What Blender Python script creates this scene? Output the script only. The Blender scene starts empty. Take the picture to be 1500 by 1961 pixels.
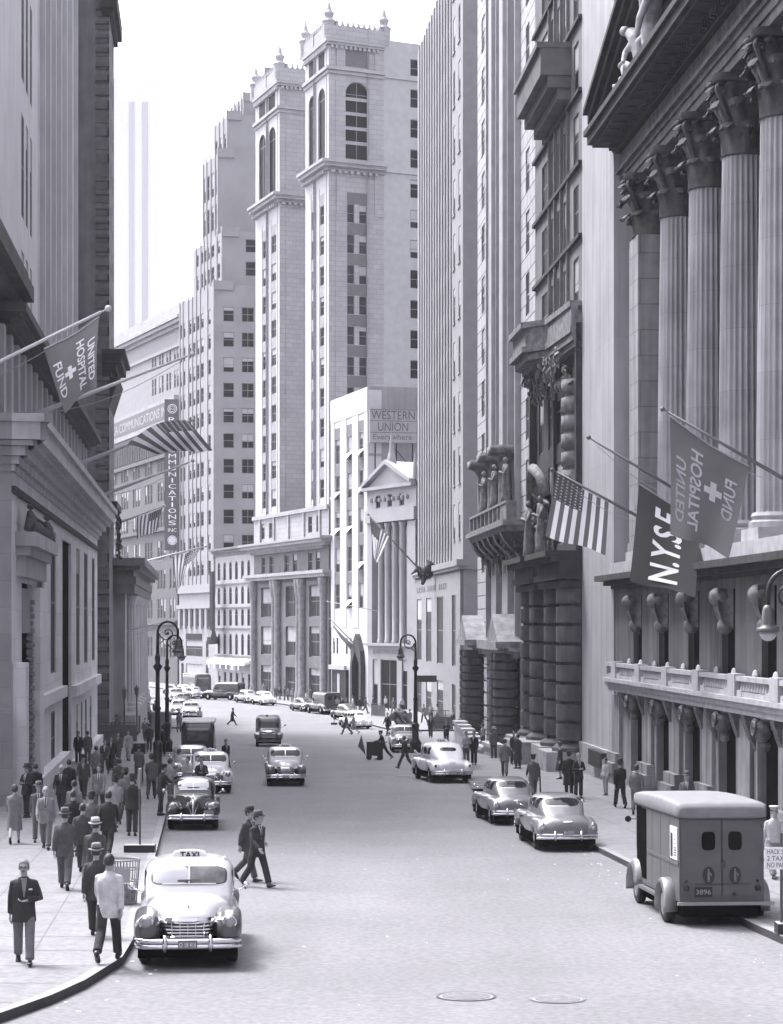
import bpy, math, random
from mathutils import Vector, Matrix
from mathutils.bvhtree import BVHTree
R = math.radians
rnd = random.Random(7)
sc = bpy.context.scene
COL = sc.collection

# ------------------------------------------------------------------ camera, sky, sun, exposure
FPX, CX, HY, EYE = 3900.0, 750.0, 1196.0, 9.35      # focal length, centre and horizon of the 1500 px wide photograph
cam = bpy.data.cameras.new('camera')
cam.sensor_fit = 'HORIZONTAL'; cam.sensor_width = 36.0
cam.lens = FPX / 1500.0 * 36.0
cam.shift_y = (HY - 980.5) / 1500.0
cam.clip_start = 0.5; cam.clip_end = 4000
co = bpy.data.objects.new('camera', cam); COL.objects.link(co)
co.location = (0, 0, EYE); co.rotation_euler = (R(90), 0, 0)
sc.camera = co

SUN_EL, SUN_AZ = 58, -48           # azimuth from +Y towards +X
w = bpy.data.worlds.new("World"); sc.world = w; w.use_nodes = True
nt = w.node_tree
bg = nt.nodes['Background']
sky = nt.nodes.new('ShaderNodeTexSky'); sky.sky_type = 'NISHITA'; sky.sun_disc = False
sky.sun_elevation = R(SUN_EL); sky.sun_rotation = R(SUN_AZ)
sky.air_density = 1.0; sky.dust_density = 4.0; sky.ozone_density = 1.0
hs = nt.nodes.new('ShaderNodeHueSaturation'); hs.inputs['Saturation'].default_value = 0.12
mx = nt.nodes.new('ShaderNodeMixRGB'); mx.blend_type = 'MULTIPLY'; mx.inputs[0].default_value = 1
mx.inputs[2].default_value = (0.994, 0.984, 1.05, 1)
nt.links.new(sky.outputs[0], hs.inputs['Color']); nt.links.new(hs.outputs[0], mx.inputs[1]); nt.links.new(mx.outputs[0], bg.inputs[0])
bg.inputs[1].default_value = 0.15
sl = bpy.data.lights.new('sun', 'SUN'); sl.energy = 1.25; sl.angle = R(20); sl.color = (1.0, 0.985, 1.0)
so = bpy.data.objects.new('sun', sl); COL.objects.link(so)
sd = Vector((math.sin(R(SUN_AZ)) * math.cos(R(SUN_EL)), math.cos(R(SUN_AZ)) * math.cos(R(SUN_EL)), math.sin(R(SUN_EL))))
so.rotation_euler = (-sd).to_track_quat('-Z', 'Y').to_euler(); so.location = sd * 150
sc.view_settings.view_transform = 'Standard'; sc.view_settings.look = 'None'
sc.view_settings.exposure = 2.0; sc.view_settings.gamma = 1
sc.cycles.max_bounces = 6; sc.cycles.volume_bounces = 1

# ------------------------------------------------------------------ helpers
TINT = (0.99, 0.98, 1.035)
MC = {}
def mat(name, g, rough=0.75, metal=0.0, noise=0.18, nscale=1.2, bump=0.0, bscale=20, blocks=None, streak=0.0, spec=0.5, coat=0.0, ior=None, grain=0):
    """grey procedural material; g = base value; blocks = (w, h, mortar size, darkness) for coursed masonry"""
    if name in MC: return MC[name]
    m = bpy.data.materials.new(name); m.use_nodes = True; MC[name] = m
    t = m.node_tree; N = t.nodes; L = t.links
    b = N['Principled BSDF']
    b.inputs['Roughness'].default_value = rough; b.inputs['Metallic'].default_value = metal
    b.inputs['Specular IOR Level'].default_value = spec
    if coat: b.inputs['Coat Weight'].default_value = coat; b.inputs['Coat Roughness'].default_value = 0.04
    if ior: b.inputs['IOR'].default_value = ior
    c = tuple(min(1, g * k) for k in TINT) + (1,)
    b.inputs['Base Color'].default_value = c
    if noise or blocks or streak:
        geo = N.new('ShaderNodeNewGeometry')
        n1 = N.new('ShaderNodeTexNoise'); n1.inputs['Scale'].default_value = nscale; n1.inputs['Detail'].default_value = 6
        L.new(geo.outputs['Position'], n1.inputs['Vector'])
        rp = N.new('ShaderNodeMapRange'); rp.inputs[1].default_value = 0.3; rp.inputs[2].default_value = 0.7
        rp.inputs[3].default_value = 1 - noise; rp.inputs[4].default_value = 1 + noise * 0.6
        L.new(n1.outputs[0], rp.inputs[0])
        val = rp.outputs[0]
        if grain:
            n4 = N.new('ShaderNodeTexNoise'); n4.inputs['Scale'].default_value = grain; n4.inputs['Detail'].default_value = 3; L.new(geo.outputs['Position'], n4.inputs['Vector'])
            r4 = N.new('ShaderNodeMapRange'); r4.inputs[1].default_value = 0.3; r4.inputs[2].default_value = 0.7; r4.inputs[3].default_value = 0.80; r4.inputs[4].default_value = 1.18; L.new(n4.outputs[0], r4.inputs[0])
            m4 = N.new('ShaderNodeMath'); m4.operation = 'MULTIPLY'; L.new(val, m4.inputs[0]); L.new(r4.outputs[0], m4.inputs[1]); val = m4.outputs[0]
        sx = N.new('ShaderNodeSeparateXYZ'); L.new(geo.outputs['Position'], sx.inputs[0])
        if streak:
            mp = N.new('ShaderNodeMapping'); mp.inputs['Scale'].default_value = (2.2, 2.2, 0.12)
            L.new(geo.outputs['Position'], mp.inputs[0])
            n2 = N.new('ShaderNodeTexNoise'); n2.inputs['Scale'].default_value = 1.0; n2.inputs['Detail'].default_value = 5
            L.new(mp.outputs[0], n2.inputs['Vector'])
            r2 = N.new('ShaderNodeMapRange'); r2.inputs[1].default_value = 0.35; r2.inputs[2].default_value = 0.65
            r2.inputs[3].default_value = 1 - streak; r2.inputs[4].default_value = 1 + streak * 0.3
            L.new(n2.outputs[0], r2.inputs[0])
            mm = N.new('ShaderNodeMath'); mm.operation = 'MULTIPLY'; L.new(val, mm.inputs[0]); L.new(r2.outputs[0], mm.inputs[1]); val = mm.outputs[0]
        hgt = None
        if blocks:
            ad = N.new('ShaderNodeMath'); ad.operation = 'ADD'; L.new(sx.outputs[0], ad.inputs[0]); L.new(sx.outputs[1], ad.inputs[1])
            cb = N.new('ShaderNodeCombineXYZ'); L.new(ad.outputs[0], cb.inputs[0]); L.new(sx.outputs[2], cb.inputs[1])
            br = N.new('ShaderNodeTexBrick'); br.inputs['Scale'].default_value = 1.0
            br.inputs['Brick Width'].default_value = blocks[0]; br.inputs['Row Height'].default_value = blocks[1]
            br.inputs['Mortar Size'].default_value = blocks[2]; br.inputs['Mortar Smooth'].default_value = 0.1
            br.inputs['Color1'].default_value = (1, 1, 1, 1); br.inputs['Color2'].default_value = (0.88, 0.88, 0.88, 1)
            d = 1 - blocks[3]; br.inputs['Mortar'].default_value = (d, d, d, 1)
            L.new(cb.outputs[0], br.inputs['Vector'])
            mm = N.new('ShaderNodeMath'); mm.operation = 'MULTIPLY'; L.new(val, mm.inputs[0]); L.new(br.outputs[0], mm.inputs[1]); val = mm.outputs[0]
            hgt = br.outputs['Fac']
        vm = N.new('ShaderNodeVectorMath'); vm.operation = 'SCALE'; vm.inputs[0].default_value = c[:3]
        L.new(val, vm.inputs['Scale']); L.new(vm.outputs[0], b.inputs['Base Color'])
        if bump or hgt:
            bp = N.new('ShaderNodeBump'); bp.inputs['Strength'].default_value = bump or 0.5
            bp.inputs['Distance'].default_value = 0.02
            if hgt:
                iv = N.new('ShaderNodeMath'); iv.operation = 'SUBTRACT'; iv.inputs[0].default_value = 1; L.new(hgt, iv.inputs[1]); L.new(iv.outputs[0], bp.inputs['Height'])
            else:
                n3 = N.new('ShaderNodeTexNoise'); n3.inputs['Scale'].default_value = bscale; n3.inputs['Detail'].default_value = 4
                L.new(geo.outputs['Position'], n3.inputs['Vector']); L.new(n3.outputs[0], bp.inputs['Height'])
            L.new(bp.outputs[0], b.inputs['Normal'])
    return m

def gz(y):
    a = 4.25 - 0.0235 * y
    return (a + math.sqrt(a * a + 0.03)) / 2
def PT(px, py, Z): return Vector(((px - CX) / FPX * Z, Z, EYE + (HY - py) * Z / FPX))
def ZX(px, z): return (px - CX) / FPX * z
def zp(py, Z): return EYE + (HY - py) * Z / FPX
def GP(px, py, dz=0.0):
    lo, hi = 10.0, 600.0
    for _ in range(50):
        m = (lo + hi) / 2
        if EYE - (py - HY) * m / FPX > gz(m) + dz: lo = m
        else: hi = m
    return Vector(((px - CX) / FPX * lo, lo, gz(lo) + dz))

class Fr:
    """facade frame: u along A->B, d outwards, z up"""
    def __init__(s, A, B, side=1):
        s.A = Vector((A[0], A[1], 0)); b = Vector((B[0], B[1], 0)); s.L = (b - s.A).length
        s.U = (b - s.A).normalized(); s.N = Vector((s.U.y, -s.U.x, 0)) * side
    def __call__(s, u, d, z):
        p = s.A + s.U * u + s.N * d; return Vector((p.x, p.y, z))
    def M(s, u, d, z):
        p = s(u, d, z); U, N = s.U, s.N
        return Matrix(((U.x, N.x, 0, p.x), (U.y, N.y, 0, p.y), (0, 0, 1, p.z), (0, 0, 0, 1)))
    def u_px(s, px):   # u where the facade line meets the sight line of pixel column px
        k = (px - CX) / FPX
        return (k * s.A.y - s.A.x) / (s.U.x - k * s.U.y)

class MB:
    def __init__(s, F=None): s.v = []; s.f = []; s.m = []; s.F = F
    def P(s, p): return s.F(*p) if s.F else Vector(p)
    def add(s, vs, fs, mi=0):
        o = len(s.v); s.v += [s.P(p) for p in vs]; s.f += [tuple(i + o for i in f) for f in fs]; s.m += [mi] * len(fs)
    def box(s, a0, a1, b0, b1, c0, c1, mi=0):
        s.add([(a, b, c) for c in (c0, c1) for b in (b0, b1) for a in (a0, a1)],
              [(0, 2, 3, 1), (4, 5, 7, 6), (0, 1, 5, 4), (2, 6, 7, 3), (0, 4, 6, 2), (1, 3, 7, 5)], mi)
    def quad(s, a, b, c, d, mi=0): s.add([a, b, c, d], [(0, 1, 2, 3)], mi)
    def prism(s, prof, a0, a1, mi=0, ax=0):
        """profile polygon of (b, c) extruded along axis ax from a0 to a1"""
        n = len(prof); vs = []
        for a in (a0, a1):
            for p in prof:
                q = [p[0], p[1]]; q.insert(ax, a); vs.append(tuple(q))
        fs = [(i, (i + 1) % n, n + (i + 1) % n, n + i) for i in range(n)] + [tuple(range(n)), tuple(range(2 * n - 1, n - 1, -1))]
        s.add(vs, fs, mi)
    def rings(s, rs, mi=0, cap=True):
        n = len(rs[0]); vs = [p for r in rs for p in r]; fs = []
        for k in range(len(rs) - 1):
            for i in range(n): fs.append((k * n + i, k * n + (i + 1) % n, (k + 1) * n + (i + 1) % n, (k + 1) * n + i))
        if cap: fs += [tuple(range(n - 1, -1, -1)), tuple(range((len(rs) - 1) * n, len(rs) * n))]
        s.add(vs, fs, mi)
    def lathe(s, prof, c=(0, 0, 0), n=20, mi=0, ax=2, cap=True, fl=None):
        rs = []
        for r, z in prof:
            ring = []
            for i in range(n):
                t = 2 * math.pi * i / n; rr = r * (fl(i) if fl else 1)
                p = [rr * math.cos(t), rr * math.sin(t)]; p.insert(ax, z)
                ring.append((p[0] + c[0], p[1] + c[1], p[2] + c[2]))
            rs.append(ring)
        s.rings(rs, mi, cap)
    def tube(s, pts, rad, n=8, mi=0, flat=1.0):
        pts = [Vector(p) for p in pts]; rad = rad if isinstance(rad, (list, tuple)) else [rad] * len(pts)
        rs = []; up = None
        for i, p in enumerate(pts):
            d = (pts[min(i + 1, len(pts) - 1)] - pts[max(i - 1, 0)]).normalized()
            if up is None: up = Vector((1, 0, 0)) if abs(d.x) < 0.9 else Vector((0, 1, 0))
            a = (up - d * up.dot(d)).normalized(); b = d.cross(a); up = a
            rs.append([tuple(p + a * (rad[i] * math.cos(2 * math.pi * k / n)) + b * (rad[i] * flat * math.sin(2 * math.pi * k / n))) for k in range(n)])
        s.rings(rs, mi)
    def ball(s, c, r, n=12, mi=0, sq=(1, 1, 1)):
        m = n // 2; rs = []
        for k in range(m + 1):
            t = -math.pi / 2 + math.pi * (k + 0.001 * (k == 0) - 0.001 * (k == m)) / m
            rs.append([(c[0] + r * sq[0] * math.cos(t) * math.cos(2 * math.pi * i / n), c[1] + r * sq[1] * math.cos(t) * math.sin(2 * math.pi * i / n), c[2] + r * sq[2] * math.sin(t)) for i in range(n)])
        s.rings(rs, mi)
    def grid(s, fn, nu, nv, mi=0):
        vs = [fn(i / nu, j / nv) for j in range(nv + 1) for i in range(nu + 1)]
        fs = [(j * (nu + 1) + i, j * (nu + 1) + i + 1, (j + 1) * (nu + 1) + i + 1, (j + 1) * (nu + 1) + i) for j in range(nv) for i in range(nu)]
        if callable(mi):
            o = len(s.v); s.v += [s.P(p) for p in vs]
            for q, f in enumerate(fs): s.f.append(tuple(i + o for i in f)); s.m.append(mi((q % nu + 0.5) / nu, (q // nu + 0.5) / nv))
        else: s.add(vs, fs, mi)
    def mesh(s, name, mats, off=Vector((0, 0, 0)), smooth=False):
        me = bpy.data.meshes.new(name)
        me.from_pydata([tuple(v - off) for v in s.v], [], s.f)
        for m in (mats if isinstance(mats, (list, tuple)) else [mats]): me.materials.append(m)
        me.polygons.foreach_set('material_index', s.m)
        if smooth: me.polygons.foreach_set('use_smooth', [True] * len(s.f))
        me.update(); return me
    def build(s, name, mats, parent=None, smooth=False):
        off = ROOTLOC.get(parent.name, Vector((0, 0, 0))) if parent else Vector((0, 0, 0))
        if not s.v: return None
        me = s.mesh(name, mats, off, smooth)
        if smooth == 2: auto(me)
        return link(name, me, parent, off)
ROOTLOC = {}
def auto(me, ang=35):
    me.polygons.foreach_set('use_smooth', [True] * len(me.polygons))
    me.set_sharp_from_angle(angle=R(ang))
def link(name, data, parent=None, off=None):
    o = bpy.data.objects.new(name, data); COL.objects.link(o)
    if parent: o.parent = parent
    if off is not None and parent: ROOTLOC[o.name] = off
    return o
def tag(o, label=None, cat=None, group=None, kind=None):
    if label: o['label'] = label
    if cat: o['category'] = cat
    if group: o['group'] = group
    if kind: o['kind'] = kind
    return o
def empty(name, loc, label=None, cat=None, group=None, rz=0.0):
    o = bpy.data.objects.new(name, None); COL.objects.link(o); o.location = loc; o.rotation_euler[2] = rz
    o.empty_display_size = 0.3
    ROOTLOC[o.name] = Vector(loc); return tag(o, label, cat, group)
def kids(o): return [c for c in COL.objects if c.parent == o]
def tmpl_copy(tm, parent=None):
    """copy (object, children) tree kept as nested tuples"""
    o, ch = tm
    c = o.copy(); COL.objects.link(c); c.parent = parent
    for t in ch: tmpl_copy(t, c)
    return c
def tree_of(o): return (o, [tree_of(c) for c in o.children])
def remesh(mb, vox, sm=3, name='m', mats=None, smooth=True):
    me = mb.mesh('tmp', mats or [], smooth=False)
    o = bpy.data.objects.new('tmp', me); COL.objects.link(o)
    r = o.modifiers.new('r', 'REMESH'); r.mode = 'VOXEL'; r.voxel_size = vox; r.use_smooth_shade = True
    if sm: k = o.modifiers.new('s', 'SMOOTH'); k.iterations = sm; k.factor = 0.5
    dg = bpy.context.evaluated_depsgraph_get(); dg.update()
    out = bpy.data.meshes.new_from_object(o.evaluated_get(dg)); out.name = name
    bpy.data.objects.remove(o); bpy.data.meshes.remove(me)
    out.materials.clear()
    for m in (mats or []): out.materials.append(m)
    out.polygons.foreach_set('material_index', [0] * len(out.polygons))
    out.polygons.foreach_set('use_smooth', [smooth] * len(out.polygons))
    return out
_tc = {}
def text_geo(s, bold=0.0):
    """flat text as (verts, faces) with unit height, origin at left/baseline; returns width"""
    if (s, bold) in _tc: return _tc[s, bold]
    cu = bpy.data.curves.new('t', 'FONT'); cu.body = s; cu.size = 1.0; cu.resolution_u = 3; cu.fill_mode = 'BOTH'; cu.offset = bold
    o = bpy.data.objects.new('t', cu); COL.objects.link(o)
    dg = bpy.context.evaluated_depsgraph_get(); dg.update()
    me = bpy.data.meshes.new_from_object(o.evaluated_get(dg))
    vs = [tuple(v.co) for v in me.vertices]; fs = [tuple(p.vertices) for p in me.polygons]
    bpy.data.objects.remove(o); bpy.data.meshes.remove(me)
    x0 = min(v[0] for v in vs); x1 = max(v[0] for v in vs); y0 = min(v[1] for v in vs); y1 = max(v[1] for v in vs)
    h = max(y1 - y0, 0.3) if len(s) > 1 else 0.73
    vs = [((v[0] - x0) / (x1 - x0 + 1e-9), (v[1] - y0) / (y1 - y0 + 1e-9)) for v in vs]
    _tc[s, bold] = (vs, fs, (x1 - x0) / (y1 - y0 + 1e-9)); return _tc[s, bold]
def text(mb, s, fn, mi=0, bold=0.0):
    """add text; fn(x01, y01) -> point"""
    vs, fs, _ = text_geo(s, bold)
    mb.add([fn(a, b) for a, b in vs], fs, mi)

# ------------------------------------------------------------------ materials
M_ROAD = mat('asphalt', 0.165, 0.85, noise=0.13, nscale=0.22, bump=0.25, bscale=30, grain=9)
M_WALK = mat('pavement_stone', 0.195, 0.8, noise=0.14, nscale=0.8, grain=7)
M_CURB = mat('kerb_stone', 0.25, 0.8, noise=0.2, nscale=2)
M_GRATE = mat('iron_grate', 0.09, 0.7, noise=0.2)
M_LIME = mat('limestone', 0.40, 0.85, noise=0.14, nscale=0.5, streak=0.12)
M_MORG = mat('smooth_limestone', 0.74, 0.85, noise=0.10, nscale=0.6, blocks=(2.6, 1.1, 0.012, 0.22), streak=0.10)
M_SOOT = mat('sooty_stone', 0.045, 0.85, noise=0.35, nscale=1.5, streak=0.3)
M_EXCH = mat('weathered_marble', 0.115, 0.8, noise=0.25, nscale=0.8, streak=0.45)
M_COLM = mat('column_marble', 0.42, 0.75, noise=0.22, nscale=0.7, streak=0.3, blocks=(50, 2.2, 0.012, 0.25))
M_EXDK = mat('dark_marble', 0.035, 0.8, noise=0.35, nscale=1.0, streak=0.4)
M_BAL = mat('balcony_marble', 0.40, 0.8, noise=0.22, nscale=2.0)
M_BAND = mat('banded_stone', 0.48, 0.85, noise=0.12, blocks=(1.4, 0.95, 0.045, 0.75))
M_DARKB = mat('dark_masonry', 0.17, 0.85, noise=0.22, nscale=0.8, streak=0.2)
M_MID = mat('grey_masonry', 0.30, 0.85, noise=0.15, nscale=0.5, streak=0.12)
M_QUOIN = mat('brown_rustic_stone', 0.13, 0.9, noise=0.25, blocks=(3.0, 1.05, 0.07, 0.7))
M_PLAIN = mat('annex_stone', 0.40, 0.85, noise=0.12, nscale=0.4, streak=0.18, blocks=(30, 5.6, 0.012, 0.15))
M_TOWER = mat('tower_limestone', 0.21, 0.85, noise=0.1, nscale=0.3)
M_TWIN = mat('twin_brick', 0.34, 0.85, noise=0.1, nscale=0.4, blocks=(1.3, 0.6, 0.03, 0.3))
M_WHITE = mat('white_stone', 0.29, 0.8, noise=0.1, nscale=0.5)
M_SPAN = mat('spandrel', 0.12, 0.8, noise=0.15)
M_DECO = mat('setback_brick', 0.25, 0.85, noise=0.12, nscale=0.3)
M_MOOR = mat('painted_brick', 0.32, 0.85, noise=0.1, nscale=0.7)
M_ORN = mat('ornate_stone', 0.22, 0.85, noise=0.5, nscale=3.0, bump=0.8, bscale=3)
M_GLASS = mat('window_glass', 0.012, 0.5, noise=0.5, nscale=0.7, spec=0.04)
M_GLAS2 = mat('dusty_glass', 0.03, 0.5, noise=0.5, nscale=1.5, spec=0.08)
M_BLIND = mat('window_blind', 0.34, 0.9, noise=0.1)
M_WFRM = mat('window_frame_paint', 0.16, 0.6, noise=0.1)
M_WFR2 = mat('pale_window_frame', 0.38, 0.7, noise=0.1)
M_BLACK = mat('black_iron', 0.018, 0.45, noise=0.2)
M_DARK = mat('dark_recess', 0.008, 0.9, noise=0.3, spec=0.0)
M_POLE = mat('flagpole_paint', 0.55, 0.45, noise=0.08)
M_POLED = mat('dark_flagpole_paint', 0.13, 0.5, noise=0.1)
def flagmat(name, g):
    m = mat(name, g, .9, noise=.05); t = m.node_tree; b = t.nodes['Principled BSDF']; src = b.inputs['Base Color'].links[0].from_socket
    tr = t.nodes.new('ShaderNodeBsdfTranslucent'); t.links.new(src, tr.inputs[0]); mx = t.nodes.new('ShaderNodeMixShader'); mx.inputs[0].default_value = .45
    t.links.new(b.outputs[0], mx.inputs[1]); t.links.new(tr.outputs[0], mx.inputs[2]); t.links.new(mx.outputs[0], t.nodes['Material Output'].inputs['Surface']); return m
M_FWHITE = flagmat('flag_white_cloth', .85); M_FRED = flagmat('flag_red_cloth', .15); M_FBLUE = flagmat('flag_blue_cloth', .10)
M_FUHF = flagmat('hospital_flag_cloth', .15)
M_FNY = flagmat('exchange_flag_cloth', .035)
M_SIGNW = mat('sign_white', 0.8, 0.6, noise=0.03)
M_SIGND = mat('sign_dark', 0.09, 0.6, noise=0.1)
M_SIGNM = mat('sign_grey', 0.34, 0.7, noise=0.08)

t = M_ROAD.node_tree; N = t.nodes; L = t.links; b_ = N['Principled BSDF']; src = b_.inputs['Base Color'].links[0].from_socket
geo = N.new('ShaderNodeNewGeometry'); mp = N.new('ShaderNodeMapping'); mp.inputs['Rotation'].default_value = (0, 0, R(-4)); mp.inputs['Scale'].default_value = (.55, .035, 1); L.new(geo.outputs['Position'], mp.inputs[0])
n1 = N.new('ShaderNodeTexNoise'); n1.inputs['Scale'].default_value = 1.0; n1.inputs['Detail'].default_value = 5; L.new(mp.outputs[0], n1.inputs['Vector'])
r1 = N.new('ShaderNodeMapRange'); r1.inputs[1].default_value = .35; r1.inputs[2].default_value = .65; r1.inputs[3].default_value = .94; r1.inputs[4].default_value = 1.06; L.new(n1.outputs[0], r1.inputs[0])
n2 = N.new('ShaderNodeTexNoise'); n2.inputs['Scale'].default_value = .9; n2.inputs['Detail'].default_value = 9; n2.inputs['Roughness'].default_value = .75; L.new(geo.outputs['Position'], n2.inputs['Vector'])
r2 = N.new('ShaderNodeMapRange'); r2.inputs[1].default_value = .64; r2.inputs[2].default_value = .72; r2.inputs[3].default_value = 1.0; r2.inputs[4].default_value = .90; L.new(n2.outputs[0], r2.inputs[0])
vo = N.new('ShaderNodeTexVoronoi'); vo.feature = 'DISTANCE_TO_EDGE'; vo.inputs['Scale'].default_value = .16; vo.inputs['Randomness'].default_value = 1
nd = N.new('ShaderNodeTexNoise'); nd.inputs['Scale'].default_value = 1.5; nd.inputs['Detail'].default_value = 6; L.new(geo.outputs['Position'], nd.inputs['Vector']); ad = N.new('ShaderNodeVectorMath'); ad.operation = 'MULTIPLY_ADD'; ad.inputs[1].default_value = (1.2, 1.2, 0); L.new(nd.outputs['Color'], ad.inputs[0]); L.new(geo.outputs['Position'], ad.inputs[2]); L.new(ad.outputs[0], vo.inputs['Vector'])
r3 = N.new('ShaderNodeMapRange'); r3.inputs[1].default_value = 0; r3.inputs[2].default_value = .012; r3.inputs[3].default_value = .93; r3.inputs[4].default_value = 1.0; L.new(vo.outputs['Distance'], r3.inputs[0])
m1 = N.new('ShaderNodeMath'); m1.operation = 'MULTIPLY'; L.new(r1.outputs[0], m1.inputs[0]); L.new(r2.outputs[0], m1.inputs[1])
m2 = N.new('ShaderNodeMath'); m2.operation = 'MULTIPLY'; L.new(m1.outputs[0], m2.inputs[0]); L.new(r3.outputs[0], m2.inputs[1])
vm = N.new('ShaderNodeVectorMath'); vm.operation = 'SCALE'; L.new(src, vm.inputs[0]); L.new(m2.outputs[0], vm.inputs['Scale']); L.new(vm.outputs[0], b_.inputs['Base Color'])
# ------------------------------------------------------------------ ground
def ysteps(a, b, s): n = max(1, int((b - a) / s)); return [a + (b - a) * i / n for i in range(n + 1)]
def strip(name, rows, mats, dz, thick=0.0, kind='structure', parent=None):
    """rows: list of (y, xl, xr); a sheet following the ground, with skirts when thick"""
    mb = MB()
    vs = []
    for y, xl, xr in rows: vs += [(xl, y, gz(y) + dz), (xr, y, gz(y) + dz)]
    n = len(rows)
    mb.add(vs, [(2 * i, 2 * i + 1, 2 * i + 3, 2 * i + 2) for i in range(n - 1)])
    if thick:
        for k in (0, 1):
            for i in range(n - 1):
                a, b = vs[2 * i + k], vs[2 * i + 2 + k]
                mb.quad(a, b, (b[0], b[1], b[2] - thick), (a[0], a[1], a[2] - thick), 1 if len(mats) > 1 else 0)
        for i in (0, n - 1):
            a, b = vs[2 * i], vs[2 * i + 1]
            mb.quad(a, b, (b[0], b[1], b[2] - thick), (a[0], a[1], a[2] - thick), 1 if len(mats) > 1 else 0)
    o = mb.build(name, mats, parent, smooth=False)
    return tag(o, kind=kind)
strip('road', [(y, -700, 700) for y in [-60, 0, 15] + ysteps(20, 200, 4) + [230, 300, 500, 900, 1500, 2500]], [M_ROAD], 0.0)
def interp(tab, y):
    if y <= tab[0][0]: return tab[0][1]
    for (a, b), (c, d) in zip(tab, tab[1:]):
        if y <= c: return b + (d - b) * (y - a) / (c - a)
    return tab[-1][1]
def lw(z): return -7.2 - 0.0923 * z
def rw(z, X=16.5): return X - 0.0692 * z
LCURB = [(26.2, -12), (26.8, -8.8), (28.2, -6.6), (29.5, -5.70), (31.2, -5.22), (32.75, -4.93), (35.4, -4.68), (37.7, -4.79), (56.6, -6.53), (73.6, -8.1), (168, -16.8)]
RCURB = [(22, 9.2), (37.7, 7.3), (59, 5.75), (96, 3.78), (120, 2.6), (136, 2.0), (143, 2.6), (147, 4.2), (149, 7.0)]
FCURB = [(174.5, 1.8), (178, -0.3), (212, -6.1), (236, -12.4), (270, -24.0), (327, -45.0), (420, -78)]
def kerbline(name, tab, ys, inward, dz=0.153, wd=0.2):
    rows = [(y, interp(tab, y), interp(tab, y) + inward * wd) for y in ys]
    mb = MB()
    for (y, a, b), (y2, a2, b2) in zip(rows, rows[1:]):
        z, z2 = gz(y), gz(y2)
        mb.quad((a, y, z + dz), (b, y, z + dz), (b2, y2, z2 + dz), (a2, y2, z2 + dz), 0)
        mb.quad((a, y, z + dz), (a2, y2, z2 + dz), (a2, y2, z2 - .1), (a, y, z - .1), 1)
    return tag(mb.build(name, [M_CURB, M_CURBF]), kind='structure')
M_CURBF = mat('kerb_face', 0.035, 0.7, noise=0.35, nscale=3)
ys = [26.2, 26.8, 27.5, 28.2, 28.8, 29.5, 30.3, 31.2, 32, 32.75, 34, 35.4, 36.5, 37.7] + ysteps(42, 168, 6)
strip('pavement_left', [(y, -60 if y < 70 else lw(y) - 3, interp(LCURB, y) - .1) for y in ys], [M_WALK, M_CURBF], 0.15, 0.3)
kerbline('kerb_left', LCURB, ys, -1)
ys = ysteps(22, 136, 6) + [139.5, 143, 145, 147, 149]
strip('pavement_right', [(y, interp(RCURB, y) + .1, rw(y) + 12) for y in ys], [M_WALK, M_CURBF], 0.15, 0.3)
kerbline('kerb_right', RCURB, ys, 1)
ys = [174.5, 176, 178] + ysteps(184, 327, 8) + [360, 420]
strip('pavement_far', [(y, interp(FCURB, y) + .1, interp(FCURB, y) + 22) for y in ys], [M_WALK, M_CURBF], 0.15, 0.3)
kerbline('kerb_far', FCURB, ys, 1)
LC2 = [(181, -18.2), (225, -22), (300, -50), (420, -95)]
ys = ysteps(181, 225, 8) + ysteps(233, 420, 20)
strip('pavement_beyond', [(y, interp(LC2, y) - 25, interp(LC2, y) - .1) for y in ys], [M_WALK, M_CURBF], 0.15, 0.3)
kerbline('kerb_beyond', LC2, ys, -1)
# joints of the pavement flags (thin dark lines laid 4 mm over the paving)
mb = MB()
def joint(p, q, wd=0.014):
    n = max(1, int((q - p).length / 3)); d = (q - p).normalized(); s = Vector((d.y, -d.x, 0)) * wd
    for i in range(n):
        a = p + (q - p) * i / n; b = p + (q - p) * (i + 1) / n
        for v in (a, b): v.z = gz(v.y) + 0.1545
        mb.quad(a - s, a + s, b + s, b - s)
for off in (1.5, 3.0, 4.5): joint(Vector((-1.5 - off - .0923 * 36, 36, 0)), Vector((-1.5 - off - .0923 * 135, 135, 0)))
for k in range(56):
    y = 30.5 + k * 1.9
    joint(Vector((lw(y) + (0 if y > 70 else -9), y, 0)), Vector((interp(LCURB, y) - .25, y, 0)))
for off in (1.7, 3.4, 5.0): joint(Vector((10 + off - .0692 * 36, 36, 0)), Vector((10.6 + off - .0692 * 140, 140, 0)))
for k in range(56):
    y = 36 + k * 1.9; joint(Vector((interp(RCURB, y) + .25, y, 0)), Vector((rw(y) - .2, y, 0)))
tag(mb.build('pavement_joint', mat('joint_dirt', 0.14, 0.9)), kind='structure')

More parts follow.
